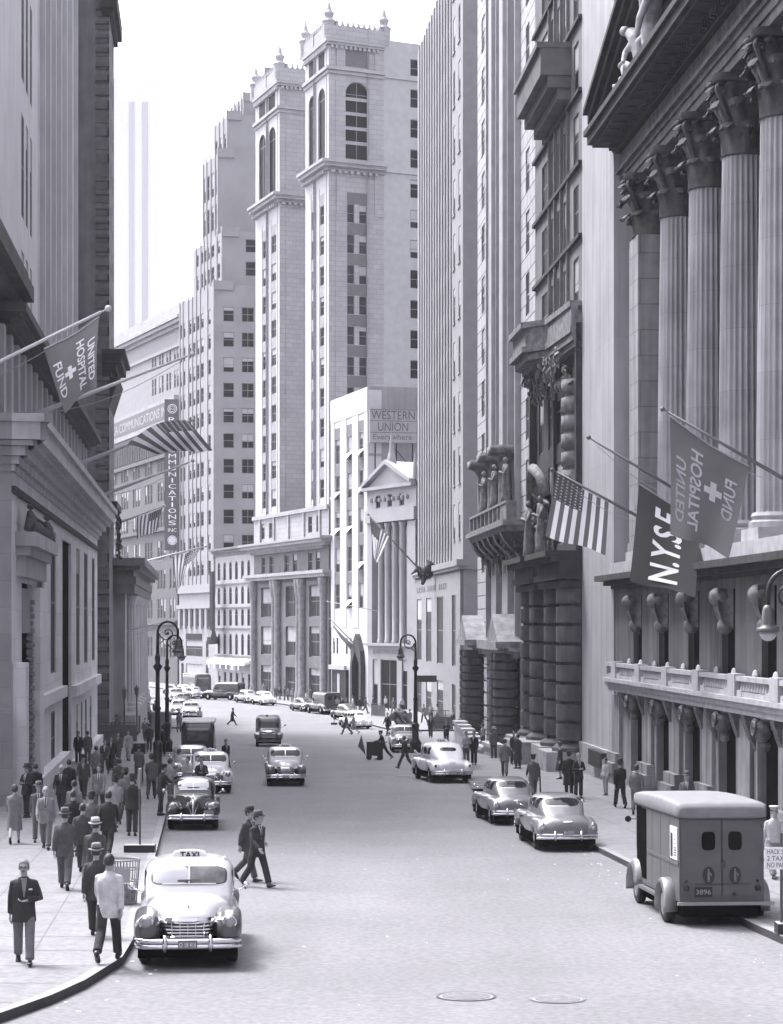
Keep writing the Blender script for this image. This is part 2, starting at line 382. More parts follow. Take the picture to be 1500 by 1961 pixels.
# manhole covers, gratings
def manhole(px, py, r, lab, g):
    c = GP(px, py, 0.0); o = empty('manhole_cover', c, lab, 'manhole cover', 'manhole covers in the roadway')
    m = MB(); sl = -0.0235
    def ringf(r0, r1, z): m.add([(c.x + q * math.cos(t), c.y + q * math.sin(t), c.z + z + sl * q * math.sin(t)) for q in (r0, r1) for t in [2 * math.pi * i / 40 for i in range(40)]], [(i, (i + 1) % 40, 40 + (i + 1) % 40, 40 + i) for i in range(40)])
    ringf(r * .92, r, 0.012); ringf(r, r * 1.02, 0.004); m.build('rim', mat('manhole_rim%d' % g, g / 100, .6), o)
    m = MB(); m.add([(c.x + r * .92 * math.cos(t), c.y + r * .92 * math.sin(t), c.z + .006 + sl * r * .92 * math.sin(t)) for t in [2 * math.pi * i / 40 for i in range(40)]], [tuple(range(40))])
    for k in range(-4, 5):
        h = math.sqrt(max(0, (r * .8) ** 2 - (k * r * .18) ** 2)); m.box(c.x - h, c.x + h, c.y + k * r * .18 - .02, c.y + k * r * .18 + .02, c.z + .008 + sl * k * r * .18, c.z + .016 + sl * k * r * .18)
    m.build('lid', mat('manhole_lid', 0.26, .7, noise=.3, nscale=8), o)
manhole(893, 1909, .47, 'round manhole cover with a dark ring near the bottom of the roadway', 7)
manhole(1068, 1914, .44, 'faint worn manhole cover right of the dark ringed one', 16)
manhole(770, 1487, .5, 'small manhole cover far up the road left of the white cab', 22)
def grating(pts, lab, nb=9):
    """pts: four corner pixels near-left, near-right, far-right, far-left on the pavement"""
    P = [GP(x, y, .15) for x, y in pts]; c = sum(P, Vector()) / 4
    o = empty('pavement_grating', c, lab, 'grating', 'iron gratings in the pavement')
    m = MB(); m.add([tuple(p + Vector((0, 0, .008))) for p in P], [(0, 1, 2, 3)]); m.build('pit', mat('grate_pit', 0.10, .9), o)
    m = MB()
    for k in range(nb + 1):
        t = k / nb; a = P[0].lerp(P[3], t); b = P[1].lerp(P[2], t); d = (P[3] - P[0]) * (0.22 / nb)
        m.add([tuple(v + Vector((0, 0, .02))) for v in (a, b, b + d, a + d)], [(0, 1, 2, 3)])
    m.build('bar', mat('grate_bar', 0.30, .7), o)
grating([(270, 1507), (322, 1507), (337, 1466), (286, 1466)], 'long iron grating at the foot of the crook lamp post', 12)
grating([(300, 1452), (346, 1452), (350, 1434), (306, 1434)], 'short grating beside the thin sign post base', 6)
grating([(905, 1511), (950, 1511), (945, 1486), (893, 1486)], 'iron grating behind the first parked grey sedan', 8)
grating([(896, 1475), (925, 1475), (918, 1467), (890, 1467)], 'small grating by the right kerb beside the white cab', 4)
grating([(815, 1443), (840, 1443), (828, 1431), (806, 1431)], 'grating by the right kerb beyond the white cab', 5)

# ------------------------------------------------------------------ buildings: shared parts
WM = {}
STY = {'sash': (M_WFRM, M_GLASS, M_BLIND), 'pale': (M_WFR2, M_GLASS, M_BLIND), 'dusk': (M_WFRM, M_GLAS2, M_BLIND)}
def win_mesh(w, h, style, var, arch=False):
    k = (round(w, 2), round(h, 2), style, var, arch)
    if k in WM: return WM[k]
    m = MB(); t = min(.09, w * .08)
    if arch:
        r = w / 2; zs = h - r
        pts = [(0, -.02, 0), (w, -.02, 0)] + [(r + r * math.cos(a), -.02, zs + r * math.sin(a)) for a in [math.pi * i / 10 for i in range(11)]]
        m.add(pts, [tuple(range(len(pts)))], 1)
        m.box(r - t / 2, r + t / 2, -.02, -.005, 0, h - .02, 0); m.box(0, w, -.02, -.006, zs - t, zs, 0)
        for i in range(10):
            a0, a1 = math.pi * i / 10, math.pi * (i + 1) / 10
            q = [(r + k2 * math.cos(a), -.008, zs + k2 * math.sin(a)) for a, k2 in ((a0, r), (a1, r), (a1, r - t), (a0, r - t))]
            m.add(q, [(0, 1, 2, 3)], 0)
    else:
        m.quad((0, -.02, 0), (w, -.02, 0), (w, -.02, h), (0, -.02, h), 1)
        m.box(0, t, -.02, -.005, 0, h, 0); m.box(w - t, w, -.02, -.005, 0, h, 0)
        m.box(t, w - t, -.02, -.004, 0, t, 0); m.box(t, w - t, -.02, -.004, h - t, h, 0)
        m.box(t, w - t, -.02, -.006, h * .5 - t / 2, h * .5 + t / 2, 0)
        if w > 1.7: m.box(w / 2 - t / 2, w / 2 + t / 2, -.02, -.007, t, h - t, 0)
        b = (0, .32, .5, 0, .2, .62)[var % 6]
        if b: m.quad((t, -.012, h - t - b * h), (w - t, -.012, h - t - b * h), (w - t, -.012, h - t), (t, -.012, h - t), 2)
    WM[k] = m.mesh('window', STY[style]); return WM[k]
class Bld:
    def __init__(s, name, loc, label, cat='building', group=None):
        s.o = empty(name, loc, label, cat, group); s.w = []; s.loc = Vector(loc)
    def win(s, F, u, z, w, h, rec=.3, style='sash', arch=False, var=None):
        s.w.append((F, u, z, w, h, rec, style, arch, rnd.choice((0, 0, 0, 1, 2, 3, 4, 5)) if var is None else var))
    def finish(s):
        def seen(t):
            p = t[0](t[1], 0, t[2]); x = CX + FPX * p.x / p.y; y = HY - FPX * (p.z - EYE) / p.y
            return (0 if (-10 < x < 1510 and -10 < y < 1970) else 1e4) + p.y / math.sqrt(t[3] * t[4])
        s.w.sort(key=seen)
        for F, u, z, w, h, rec, st, ar, var in s.w[:100]:
            o = bpy.data.objects.new('window', win_mesh(w, h, st, var, ar)); COL.objects.link(o); o.parent = s.o
            o.matrix_basis = Matrix.Translation(-s.loc) @ F.M(u, -rec, z)
        if len(s.w) > 100:
            m = MB()
            for F, u, z, w, h, rec, st, ar, var in s.w[100:]:
                me = win_mesh(w, h, st, var, ar); M = F.M(u, -rec, z)
                m.v += [M @ v.co for v in me.vertices]; o = len(m.v) - len(me.vertices)
                for p in me.polygons: m.f.append(tuple(i + o for i in p.vertices)); m.m.append(p.material_index)
            tag(m.build('window', STY[s.w[100][6]], s.o), kind='stuff')
def wall(m, u0, u1, z0, z1, cols, rows, rec=.3, d=0.0, mi=0):
    cols = sorted(c for c in cols if c[0] > u0 - 1e-6 and c[0] + c[1] < u1 + 1e-6); rows = sorted(r for r in rows if r[0] >= z0 and r[0] + r[1] <= z1)
    Q = lambda a, b, c, e: m.quad((a, d, c), (b, d, c), (b, d, e), (a, d, e), mi)
    p = u0
    for u, w in cols:
        if u > p: Q(p, u, z0, z1)
        q = z0
        for z, h in rows:
            if z > q: Q(u, u + w, q, z)
            m.quad((u, d, z), (u, d - rec, z), (u, d - rec, z + h), (u, d, z + h), mi); m.quad((u + w, d, z), (u + w, d - rec, z), (u + w, d - rec, z + h), (u + w, d, z + h), mi)
            m.quad((u, d, z), (u + w, d, z), (u + w, d - rec, z), (u, d - rec, z), mi); m.quad((u, d, z + h), (u + w, d, z + h), (u + w, d - rec, z + h), (u, d - rec, z + h), mi)
            q = z + h
        if q < z1: Q(u, u + w, q, z1)
        p = u + w
    if p < u1: Q(p, u1, z0, z1)
    return [(u, z, w, h) for u, w in cols for z, h in rows]
def facade(b, F, m, u0, u1, z0, z1, cols, rows, rec=.3, style='sash', sill=None, mi=0, d=0.0, arch=False):
    v = F((u0 + u1) / 2, 0, 0); v.normalize(); g = abs(F.N.dot(v)); mw = min([c[1] for c in cols] or [1])
    rec = min(rec * .3, .28 * mw * g)    # shallow reveals: the glass sits close to the wall face
    for u, z, w, h in wall(m, u0, u1, z0, z1, cols, rows, rec, d, mi):
        b.win(F, u, z, w, h, rec - d, style, arch)
        if arch:
            r = w / 2; zs = z + h - r
            for sgn in (-1, 1):
                pts = [(u + r + sgn * r, d - .003, z + h)] + [(u + r + sgn * r * math.cos(a), d - .003, zs + r * math.sin(a)) for a in [math.pi / 2 * i / 6 for i in range(7)]]
                m.add(pts, [tuple(range(len(pts)))], mi)
        if sill is not None: m.box(u - .12, u + w + .12, d - .05, d + .12, z - .16, z - .003, sill)
def core(m, u0, u1, z0, z1, depth, rec=.3, mi=0, s1=True, s0=True):
    s0 and m.quad((u0, 0, z0), (u0, -depth, z0), (u0, -depth, z1), (u0, 0, z1), mi); s1 and m.quad((u1, 0, z0), (u1, -depth, z0), (u1, -depth, z1), (u1, 0, z1), mi)
    m.quad((u0, -depth, z0), (u1, -depth, z0), (u1, -depth, z1), (u0, -depth, z1), mi); m.quad((u0, 0, z1), (u1, 0, z1), (u1, -depth, z1), (u0, -depth, z1), mi)
    m.quad((u0, -rec - .25, z0), (u1, -rec - .25, z0), (u1, -rec - .25, z1), (u0, -rec - .25, z1), mi)
def cornice(m, u0, u1, z, prof, ret=0.0, mi=0, e0=True, e1=True):
    """prof: list of (projection, height) steps, stacked upwards from z"""
    for p, h in prof:
        m.box(u0 - (p if e0 else 0), u1 + (p if e1 else 0), -ret - .3, p, z, z + h, mi); z += h
    return z
def dentils(m, u0, u1, z, h, p, step, mi=0, w=.5, d=0.0):
    n = int((u1 - u0) / step)
    for i in range(n): u = u0 + (i + .5 - w / 2) * step; m.box(u, u + step * w, d, p, z, z + h, mi)

def scroll(m, u, d, z, r, sgn=1, t=.16, turns=2.0, ang=0.0):
    pts, rad = [], []
    for i in range(14):
        a = ang + sgn * i / 13 * turns * 2 * math.pi; q = r * (1 - i / 15); pts.append((u + q * math.cos(a), d, z + q * math.sin(a))); rad.append(r * t * (1.15 - i / 22))
    m.tube(pts, rad, 5)
def relief(m, u0, u1, z0, z1, d, n, r=.3, rd=None):
    # carved panel: scrolls, leaves and drops over a shallow ground
    for k in range(n):
        u, z = rnd.uniform(u0, u1), rnd.uniform(z0, z1); q = r * rnd.uniform(.5, 1.1); dd = d(z) if callable(d) else d
        if k % 3 == 0: scroll(m, u, dd, z, q, rnd.choice((-1, 1)), .2, 1.4, rnd.uniform(0, 6))
        elif k % 3 == 1:
            a = rnd.uniform(0, 6.28); m.tube([(u, dd, z), (u + q * .7 * math.cos(a), dd + q * .5, z + q * .7 * math.sin(a)), (u + q * 1.3 * math.cos(a + .5), dd + q * .25, z + q * 1.3 * math.sin(a + .5))], [q * .3, q * .26, q * .06], 5)
        else: m.prism([(dd - .05, z - q * .6), (dd + q * .5, z - q * .2), (dd + q * .6, z + q * .4), (dd - .05, z + q * .6)], u - q * .3, u + q * .3)
def statue(m, u, d, z, h, lean=0.0):
    # draped standing figure
    k = h / 1.75
    m.rings([[(u + lean * zz * k + rx * k * math.cos(t) * (1 + .10 * math.sin(5 * t + zz * 3)), d + ry * k * math.sin(t), z + zz * k) for t in [2 * math.pi * i / 14 for i in range(14)]] for zz, rx, ry in ((0, .24, .2), (.3, .2, .17), (.8, .19, .15), (1.05, .15, .12), (1.3, .21, .14), (1.45, .17, .1), (1.5, .07, .07))])
    m.ball((u + lean * 1.62 * k, d + .02, z + 1.62 * k), .11 * k, 8, sq=(.85, .95, 1.15))
    for s in (-1, 1): m.tube([(u + s * .2 * k, d, z + 1.38 * k), (u + s * .3 * k, d + .1 * k, z + 1.1 * k), (u + s * .08 * k, d + .24 * k, z + 1.2 * k)], [.06 * k, .05 * k, .04 * k], 6)

# ------------------------------------------------------------------ 1. low limestone bank, left
b = Bld('bank_building', (lw(100), 100, gz(100)), 'low smooth limestone bank with tall slit windows on the left corner, flagpoles on its cornice')
A = (lw(76.3), 76.3); B = (lw(138), 138); F = Fr(A, B); LZ = lambda z: (z - 76.3) * (F.L / 61.7)
lpx = lambda p: F.u_px(p)
m = MB(F)
wc = [(lpx(a), lpx(c) - lpx(a)) for a, c in ((71, 84), (97, 108), (146, 153), (161, 168), (176, 181.5))]
facade(b, F, m, 0, lpx(41), 0, 15.1, [], [])
facade(b, F, m, lpx(62), lpx(119), 6.0, 15.1, wc[:2], [(7.0, 6.8)], 1.0)
facade(b, F, m, lpx(137), F.L, 6.0, 15.1, wc[2:], [(7.0, 6.7)], 1.0)
wall(m, lpx(119), lpx(137), 13.7, 15.1, [], []); wall(m, lpx(41), lpx(62), 11.0, 15.1, [], [])
# basement storey: slightly battered, smaller windows
facade(b, F, m, lpx(62), lpx(119), 0, 6.0, [(lpx(72), 1.2), (lpx(79), 1.2), (lpx(98), 2.6)], [(2.6, 2.6)], .6)
facade(b, F, m, lpx(137), F.L, 0, 6.0, [(lpx(146), 1.6), (lpx(155), 1.6), (lpx(163), 1.8), (lpx(172), 2.0)], [(1.9, 2.9)], .6)
m.box(lpx(62), lpx(119), -.2, .28, 5.7, 6.25); m.box(lpx(137), F.L, -.2, .28, 5.4, 6.0)
m.box(lpx(62), lpx(119), -.1, .45, 1.2, 2.9); m.box(lpx(137), F.L, -.1, .4, .8, 1.9)
m.box(lpx(41), lpx(41.5), -1.6, 0, 0, 11); m.box(lpx(61.5), lpx(62), -1.6, 0, 0, 11)
m.box(lpx(119), lpx(119.6), -1.6, 0, 0, 13.7); m.box(lpx(136.4), lpx(137), -1.6, 0, 0, 13.7)
core(m, 0, F.L, 0, 17.0, 26, 1.1)
m.box(lpx(23), lpx(30), .02, .5, 0, 7.9); m.box(lpx(62.5), lpx(70), .02, .32, 0, 10.9)
m.build('wall', M_MORG, b.o)
m = MB(F)
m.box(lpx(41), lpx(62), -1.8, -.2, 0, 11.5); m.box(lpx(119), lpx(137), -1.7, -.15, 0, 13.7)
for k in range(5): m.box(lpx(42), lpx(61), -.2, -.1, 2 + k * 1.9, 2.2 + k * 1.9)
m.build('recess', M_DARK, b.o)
d = MB(F)   # door panels with twisted jambs
d.box(lpx(44), lpx(59), -.1, -.02, 9.0, 10.8)
for k in range(30): d.box(lpx(59.5), lpx(62), -.4 + .05 * (k % 2), .06 + .05 * (k % 2), 1.5 + k * .3, 1.68 + k * .3)
d.build('door', M_MID, b.o)
m = MB(F)   # door hood with carved figures
m.box(lpx(30), lpx(75), 0, .55, 12.0, 12.35); m.box(lpx(29), lpx(76), 0, .8, 12.36, 12.9); m.box(lpx(31), lpx(74), 0, .35, 11.2, 11.99)
m.build('door_hood', M_LIME, b.o)
m = MB(F)
for i in range(24):
    u = lpx(32) + (lpx(73) - lpx(32)) * (i + .5) / 24; s_ = .23 if i in (1, 2, 21, 22) else .14
    m.tube([(u - .12, .4, 13.0), (u, .5, 13.0 + s_ * 2), (u + .2, .42, 13.0 + s_ * 3.2)], [s_ * .9, s_, s_ * .5], 6); m.ball((u, .45, 13.1 + s_ * 3.6), s_ * .55, 7)
m.build('carving', mat('carved_soot', .09, .9, noise=.5, nscale=5), b.o, 1)
m = MB(F)
cornice(m, 0, F.L, 15.1, [(.12, .25), (.3, .3), (.55, .35), (.85, .2), (1.15, .65), (1.3, .3)], 1.5)
m.build('cornice', mat('cornice_limestone', .5, .85, noise=.18, streak=.15), b.o)
m = MB(F)
m.box(-.02, F.L, .0, .16, 14.3, 14.55); m.build('string_course', M_SOOT, b.o)
# attic storey behind the cornice
m = MB(F)
ac = [(3 + i * 3.05, 1.5) for i in range(19)]
facade(b, F, m, 0.0, 60.5, 17.1, 21.0, ac, [(17.6, 3.0)], .5, d=-.7)
for u, w_ in [(c[0] - 1.2, .9) for c in ac]: m.box(u, u + w_, -.7, -.45, 17.1, 20.9)
m.quad((0, -.7, 17.1), (0, -20, 17.1), (0, -20, 21), (0, -.7, 21)); m.box(0, 60.5, -20, -2, 20.9, 21.0)
m.build('attic', M_LIME, b.o)
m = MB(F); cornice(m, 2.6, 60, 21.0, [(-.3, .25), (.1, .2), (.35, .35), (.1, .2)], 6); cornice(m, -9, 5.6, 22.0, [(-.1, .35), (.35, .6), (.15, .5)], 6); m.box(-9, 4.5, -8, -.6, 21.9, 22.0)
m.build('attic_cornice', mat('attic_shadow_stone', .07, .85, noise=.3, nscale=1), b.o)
# chamfered front to the left
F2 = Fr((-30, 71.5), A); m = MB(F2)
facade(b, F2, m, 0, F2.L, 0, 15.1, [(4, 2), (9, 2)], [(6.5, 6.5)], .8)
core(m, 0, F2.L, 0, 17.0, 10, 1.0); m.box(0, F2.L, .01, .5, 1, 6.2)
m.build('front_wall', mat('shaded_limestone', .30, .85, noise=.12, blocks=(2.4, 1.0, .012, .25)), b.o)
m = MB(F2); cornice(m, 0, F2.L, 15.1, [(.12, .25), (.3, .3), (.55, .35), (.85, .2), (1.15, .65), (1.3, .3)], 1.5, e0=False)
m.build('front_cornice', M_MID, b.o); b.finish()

# ------------------------------------------------------------------ 2. ribbed grey tower behind the bank
b = Bld('office_tower', (-24, 130, 2), 'tall plain grey tower with narrow vertical piers rising behind the low bank on the left')
A = (-9.5 - .0923 * 88, 88); B = (-9.5 - .0923 * 186, 186); F = Fr(A, B); q = F.u_px
m = MB(F)
rows = [(22.6 + i * 3.75 - .0, 2.7) for i in range(12)]
us = q(72)
cols = [(q(41), q(46.3) - q(41)), (q(49.5), q(54) - q(49.5)), (q(57.5), q(61.5) - q(57.5))]
facade(b, F, m, 0, us, 17, 68, cols, [(23.5 + i * 7.2, 5.4) for i in range(6)], .7)
core(m, 0, us, 17, 68, 25, .8)
m.build('wall', mat('tower_wall_pale', .58, .85, noise=.1, nscale=.4, streak=.1), b.o)
m = MB(F)
pe = [75 + i * 10.6 for i in range(11)]
pcols = []
for a, c in zip(pe, pe[1:]):
    u0 = q(a + 3.6); pcols.append((u0, q(c) - u0))
cols2 = pcols + [(q(184), q(186.5) - q(184)), (q(188.5), q(190.5) - q(188.5))]
facade(b, F, m, us, F.L, 17, 68, cols2, rows, .45)
core(m, us, F.L, 17, 68, 25, .6)
for a, w_ in pcols: m.box(a - .75, a - .1, 0, .3, 17, 68)
m.build('ribbed_wall', mat('tower_ribs', .46, .85, noise=.12, nscale=.4), b.o)
b.finish()

# ------------------------------------------------------------------ 3. banded dark tower and columned bank beyond
b = Bld('banded_tower', (lw(150), 150, 1), 'dark narrow tower with banded masonry beside the left sky edge')
m = MB(); 
Fx = Fr((-24.5, 150), (lw(150) + .25, 150)); m = MB(Fx)
facade(b, Fx, m, 0, Fx.L, 0, 57, [(Fx.u_px(197), 0.42)], [(19 + i * 3.3, 1.8) for i in range(11)], .3)
for i in range(55):
    m.box(Fx.L - 1.0, Fx.L + .02, 0.003, .14, 2.2 + i * .98, 2.82 + i * .98)
    m.box(Fx.u_px(190), Fx.u_px(196), 0.003, .08, 2.2 + i * .98, 2.8 + i * .98)
m.build('front_wall', M_QUOIN, b.o)
Fy = Fr((lw(150) + .25, 150), (lw(158) + .25, 158)); m = MB(Fy)
facade(b, Fy, m, 0, Fy.L, 0, 57, [(2.2, 1.2), (5.2, 1.2)], [(19 + i * 3.3, 2.0) for i in range(11)], .3); core(m, 0, Fy.L, 0, 57, 3.8)
m.build('side_wall', M_DARKB, b.o)
m = MB(Fy); cornice(m, 0, Fy.L, 27.6, [(.15, .5), (.5, .5), (.9, .6), (1.2, .3)], .2); cornice(m, 0, Fy.L, 54.2, [(.3, .5), (.6, 1.2)], .2)
m.prism([(0, 25.4), (.7, 27.6), (0, 27.6)], 0, Fy.L); cornice(m, 0, 6.5, 17.6, [(.3, .3), (.6, .5)], .2)
relief(m, .3, 6, 14.4, 17.5, .5, 60, .4)
m.build('cornice', M_SOOT, b.o); b.finish()
b = Bld('columned_bank', (lw(178), 178, 0), 'bank with giant fluted columns under a dark entablature, beyond the banded tower')
F = Fr((lw(158), 158), (lw(203), 203)); m = MB(F)
facade(b, F, m, 0, F.L, 0, 14.0, [(2 + i * 4.6, 2.6) for i in range(9)], [(3.4, 3.6), (8.3, 3.8)], .5); core(m, 0, F.L, 0, 13.8, 18, .6)
m.box(0, F.L, 0.003, 1.9, 0, 2.3); m.box(-.2, 3.8, 0.003, 1.1, 2.3, 11.9)
m.build('wall', M_MID, b.o)
for i in range(6):
    u = 8 + i * 6.4; c = F(u, 1.05, 0); m = MB()
    m.lathe([(.82, 3.0), (.74, 3.2), (.72, 7), (.62, 10.9)], (c.x, c.y, 0), 48, fl=lambda i: 1 if i % 3 else .93)
    m.lathe([(.95, 2.3), (.95, 2.6), (.84, 2.75), (.88, 2.95), (.8, 3.05)], (c.x, c.y, 0), 24); m.lathe([(.64, 10.9), (.72, 11.1), (.95, 11.7)], (c.x, c.y, 0), 20)
    o = m.build('column', M_LIME, b.o)
m = MB(F); cornice(m, 0, F.L, 11.75, [(1.9, .7), (2.0, .6), (1.8, .5), (2.3, .3), (2.7, .6)], .4); m.build('entablature', M_DARKB, b.o); b.finish()

# ------------------------------------------------------------------ 4. stock exchange, right
b = Bld('stock_exchange', (rw(75), 75, gz(75)), 'marble exchange with colossal fluted columns, sculpted pediment and balcony on the right')
F = Fr((rw(92.3), 92.3), (rw(39), 39)); zu = lambda z: (92.3 - z) * 1.0024
m = MB(F)
oc = [(zu(86.8 - 5.5 * i) - 1.5, 3.0) for i in range(8)]
wall(m, 0, F.L, 0, 6.4, oc, [(1.0, 5.0)], .3)
m.box(0, F.L, -2.3, -.3, 0, 6.6, 1)
for k in range(9):          # battered pilasters with heavy base mouldings
    z0 = 89.7 - 5.5 * k if k else 90.6; uc = zu(z0) if k else .95; hw = .95
    m.box(uc - hw, uc + hw, .003, .14, 3.6, 6.2)
    m.box(uc - hw - .15, uc + hw + .15, .003, .34, 3.2, 3.62); m.box(uc - hw - .3, uc + hw + .3, .003, .52, 2.75, 3.2); m.box(uc - hw - .2, uc + hw + .2, .003, .42, .5, 2.75)
m.build('lower_wall', [mat('exchange_piers', .25, .8, noise=.25, nscale=.9, streak=.5), M_DARK], b.o)
m = MB(F)
uc = [(zu(86.8 - 5.5 * i) - .95, 1.9) for i in range(8)]
wall(m, 0, F.L, 6.4, 11.0, uc, [(6.9, 3.7)], .22); m.box(0, .4, -3, 0.0, 0, 12); m.box(F.L - .3, F.L, -14, .1, 0, 31)
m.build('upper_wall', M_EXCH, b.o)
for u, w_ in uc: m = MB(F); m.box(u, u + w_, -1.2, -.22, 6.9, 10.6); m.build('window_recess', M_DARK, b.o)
for u, w_ in uc[:6]:
    m = MB(F); x = u + w_ / 2
    m.ball((x - .05, .28, 10.3), .42, 12, sq=(1, 1, .85)); m.prism([(-.1, 9.2), (.25, 9.4), (.42, 9.9), (.45, 10.6), (-.1, 10.6)], x - .42, x + .3); m.ball((x, .1, 9.3), .3, 10)
    m.build('scroll_bracket', mat('bracket_marble', .16, .7, noise=.5, nscale=4), b.o, 1)
for u, w_ in oc[:6]:
    m = MB(F); x = u + 1.5
    m.ball((x, .2, 5.95), .40, 12, sq=(.8, .8, .9)); m.ball((x, .12, 5.45), .18, 10); m.ball((x - .1, .38, 6.2), .18, 10); scroll(m, x, .5, 6.0, .3)
    m.build('keystone', mat('keystone_marble', .12, .7, noise=.6, nscale=4), b.o, 1)
    for s in (-1, 1): m = MB(F); m.prism([(0, 5.2), (.2, 5.7), (.4, 6.3), (.4, 6.39), (0, 6.39)], x + s * 1.9 - .25, x + s * 1.9 + .25); m.build('console', mat('keystone_marble', .12), b.o)
m = MB(F)
m.box(.5, F.L, .003, .52, 6.62, 6.82); m.box(.6, F.L, .004, .42, 6.4, 6.62); m.box(.4, F.L, 0.004, .66, 6.82, 6.98)
m.build('balcony', M_BAL, b.o)
m = MB(F)
m.box(.6, F.L, .26, .50, 6.98, 7.14); m.box(.55, F.L, .22, .54, 7.5, 7.66); m.box(.6, F.L, .03, .06, 7.0, 7.5)
for i in range(9):
    x = zu(89.55 - 5.5 * i)
    m.box(x - .5, x + .5, .20, .58, 7.0, 7.72); m.box(x - 1.25, x - .6, .24, .52, 6.99, 7.2); m.box(x + .6, x + 1.25, .24, .52, 6.99, 7.2)
    for k in range(11):
        xx = x + .95 + k * .36
        m.tube([(xx, .38, 7.1), (xx, .38, 7.2), (xx, .38, 7.3), (xx, .38, 7.52)], [.07, .12, .1, .06], 6)
m.box(.6, .8, .0, .5, 7.0, 7.6)
for i in range(9):
    for s in (-1.3, 1.3):
        x = zu(86.8 - 5.5 * i) + s; m.ball((x, .12, 7.62), .27, 10, sq=(1.1, .35, 1))
m.build('balustrade', M_BAL, b.o)
m = MB(F); cornice(m, 0, F.L, 10.95, [(.15, .15), (.45, .2), (.8, .25)], .5, e1=False); m.build('podium_cornice', M_SOOT, b.o)
m = MB(F); m.box(.1, F.L, -4, .25, 11.56, 12.1)
cz = [83.2 - 5.45 * i for i in range(7)]
for z0 in cz + [87.8]:
    x = zu(z0); m.box(x - 1.15, x + 1.15, -2.1, .12, 12.1, 12.5)
m.build('stylobate', M_BAL, b.o)
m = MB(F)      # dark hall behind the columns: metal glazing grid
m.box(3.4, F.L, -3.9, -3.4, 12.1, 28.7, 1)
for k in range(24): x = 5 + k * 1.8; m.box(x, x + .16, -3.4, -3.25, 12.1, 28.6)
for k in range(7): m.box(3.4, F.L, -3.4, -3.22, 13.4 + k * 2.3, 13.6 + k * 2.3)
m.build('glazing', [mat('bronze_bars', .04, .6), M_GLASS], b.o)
m = MB(F)      # end anta
m.box(.9, 3.0, -3.9, -.5, 12.1, 26.2); m.box(3.05, 5.0, -1.9, -.12, 12.9, 26.1); m.box(2.95, 5.1, -2.0, -.04, 12.5, 12.9); m.box(0, .9, -4.4, -1.4, 0, 30)
m.build('corner_pier', mat('pier_marble', .30, .8, noise=.2, streak=.3, blocks=(2.0, 1.1, .03, .35)), b.o)
def acanthus(m, cx, cy, zb, zt, r0, square=False):
    h = zt - zb
    m.lathe([(r0 * .98, zb), (r0 * 1.08, zb + .05), (r0 * .92, zb + .12), (r0 * .84, zb + h * .55), (r0 * .95, zb + h * .8), (r0 * 1.1, zt - .3)], (cx, cy, 0), 20)
    for tier, (za, zc, ro, n, ph) in enumerate(((zb + .05, zb + h * .40, 1.62, 8, 0), (zb + .3, zb + h * .70, 1.85, 8, .5), (zb + h * .5, zb + h * .90, 1.9, 8, .25))):
        for k in range(n):
            t = 2 * math.pi * (k + ph) / n; ct, st = math.cos(t), math.sin(t)
            def fn(s, v, ct=ct, st=st, za=za, zc=zc, ro=ro, tier=tier):
                wd = (.42 if tier < 2 else .2) * (1 - .35 * v) * r0 * (1 + .3 * math.sin(v * 17))
                rr = r0 * (.93 + (ro - 1.0) * v ** 2.0 + .1 - .3 * abs(s - .5)); z = za + (zc - za) * math.sin(v * 2.25)
                x, y = rr * ct - (s - .5) * 2 * wd * st, rr * st + (s - .5) * 2 * wd * ct
                return (cx + x, cy + y, z)
            m.grid(fn, 4, 7); q_ = fn(.5, 1.0); q2_ = fn(.5, .88)
            if tier < 2:
                for ss in (.15, .5, .85): a_ = fn(ss, .97); m.ball((a_[0], a_[1], a_[2] - .05), .085, 6, sq=(1, 1, .8))
    for k in range(4):      # corner volutes
        t = math.pi / 4 + k * math.pi / 2 - .07; ct, st = math.cos(t), math.sin(t); r = r0 * 1.62; zc = zt - h * .2
        pts = []; rad = []
        for i in range(16):
            a = i * .55; q_ = .34 * r0 * (1 - i / 20)
            pts.append((cx + (r - .05 + q_ * math.cos(a)) * ct, cy + (r - .05 + q_ * math.cos(a)) * st, zc + q_ * math.sin(a))); rad.append(.085 * r0 * 1.3)
        pts.insert(0, (cx + r0 * 1.05 * ct, cy + r0 * 1.05 * st, zb + h * .45)); rad.insert(0, .07)
        m.tube(pts, rad, 6)
    n = 32; top = []
    for z in (zt - .26, zt - .12, zt):
        top.append([(cx + q2 * math.cos(a - .07), cy + q2 * math.sin(a - .07), z) for a, q2 in [(2 * math.pi * i / n, r0 * (1.38 + .62 * abs(math.sin(4 * math.pi * i / n)) ** 3) * (1 if z > zt - .2 else .95)) for i in range(n)]])
    m.rings(top)
    for k in range(4):
        t = k * math.pi / 2 - .07; m.ball((cx + r0 * 1.5 * math.cos(t), cy + r0 * 1.5 * math.sin(t), zt - .2), .16, 8)
M_CAP = mat('capital_marble', .075, .8, noise=.5, nscale=2.5, streak=.3)
for z0 in cz:
    c = F(zu(z0), -1.0, 0); o = MB()
    o.lathe([(1.12, 12.5), (1.12, 12.7), (1.0, 12.78), (1.05, 12.9), (.98, 13.02)], (c.x, c.y, 0), 40)
    prof = [(.90, 13.02)] + [(.87 - .13 * (t / 12) ** 1.5, 13.1 + 12.75 * t / 12) for t in range(13)] + [(.78, 25.9)]
    o.lathe(prof, (c.x, c.y, 0), 120, fl=lambda i: (1.0, .985, .93, .91, .93)[i % 5])
    col = o.build('column', M_COLM, b.o); auto(col.data, 25)
    k = MB(); acanthus(k, c.x, c.y, 25.9, 28.7, .76)
    off = ROOTLOC[b.o.name]; me = k.mesh('capital', M_CAP, off); auto(me, 50); cp = link('capital', me, col, off)
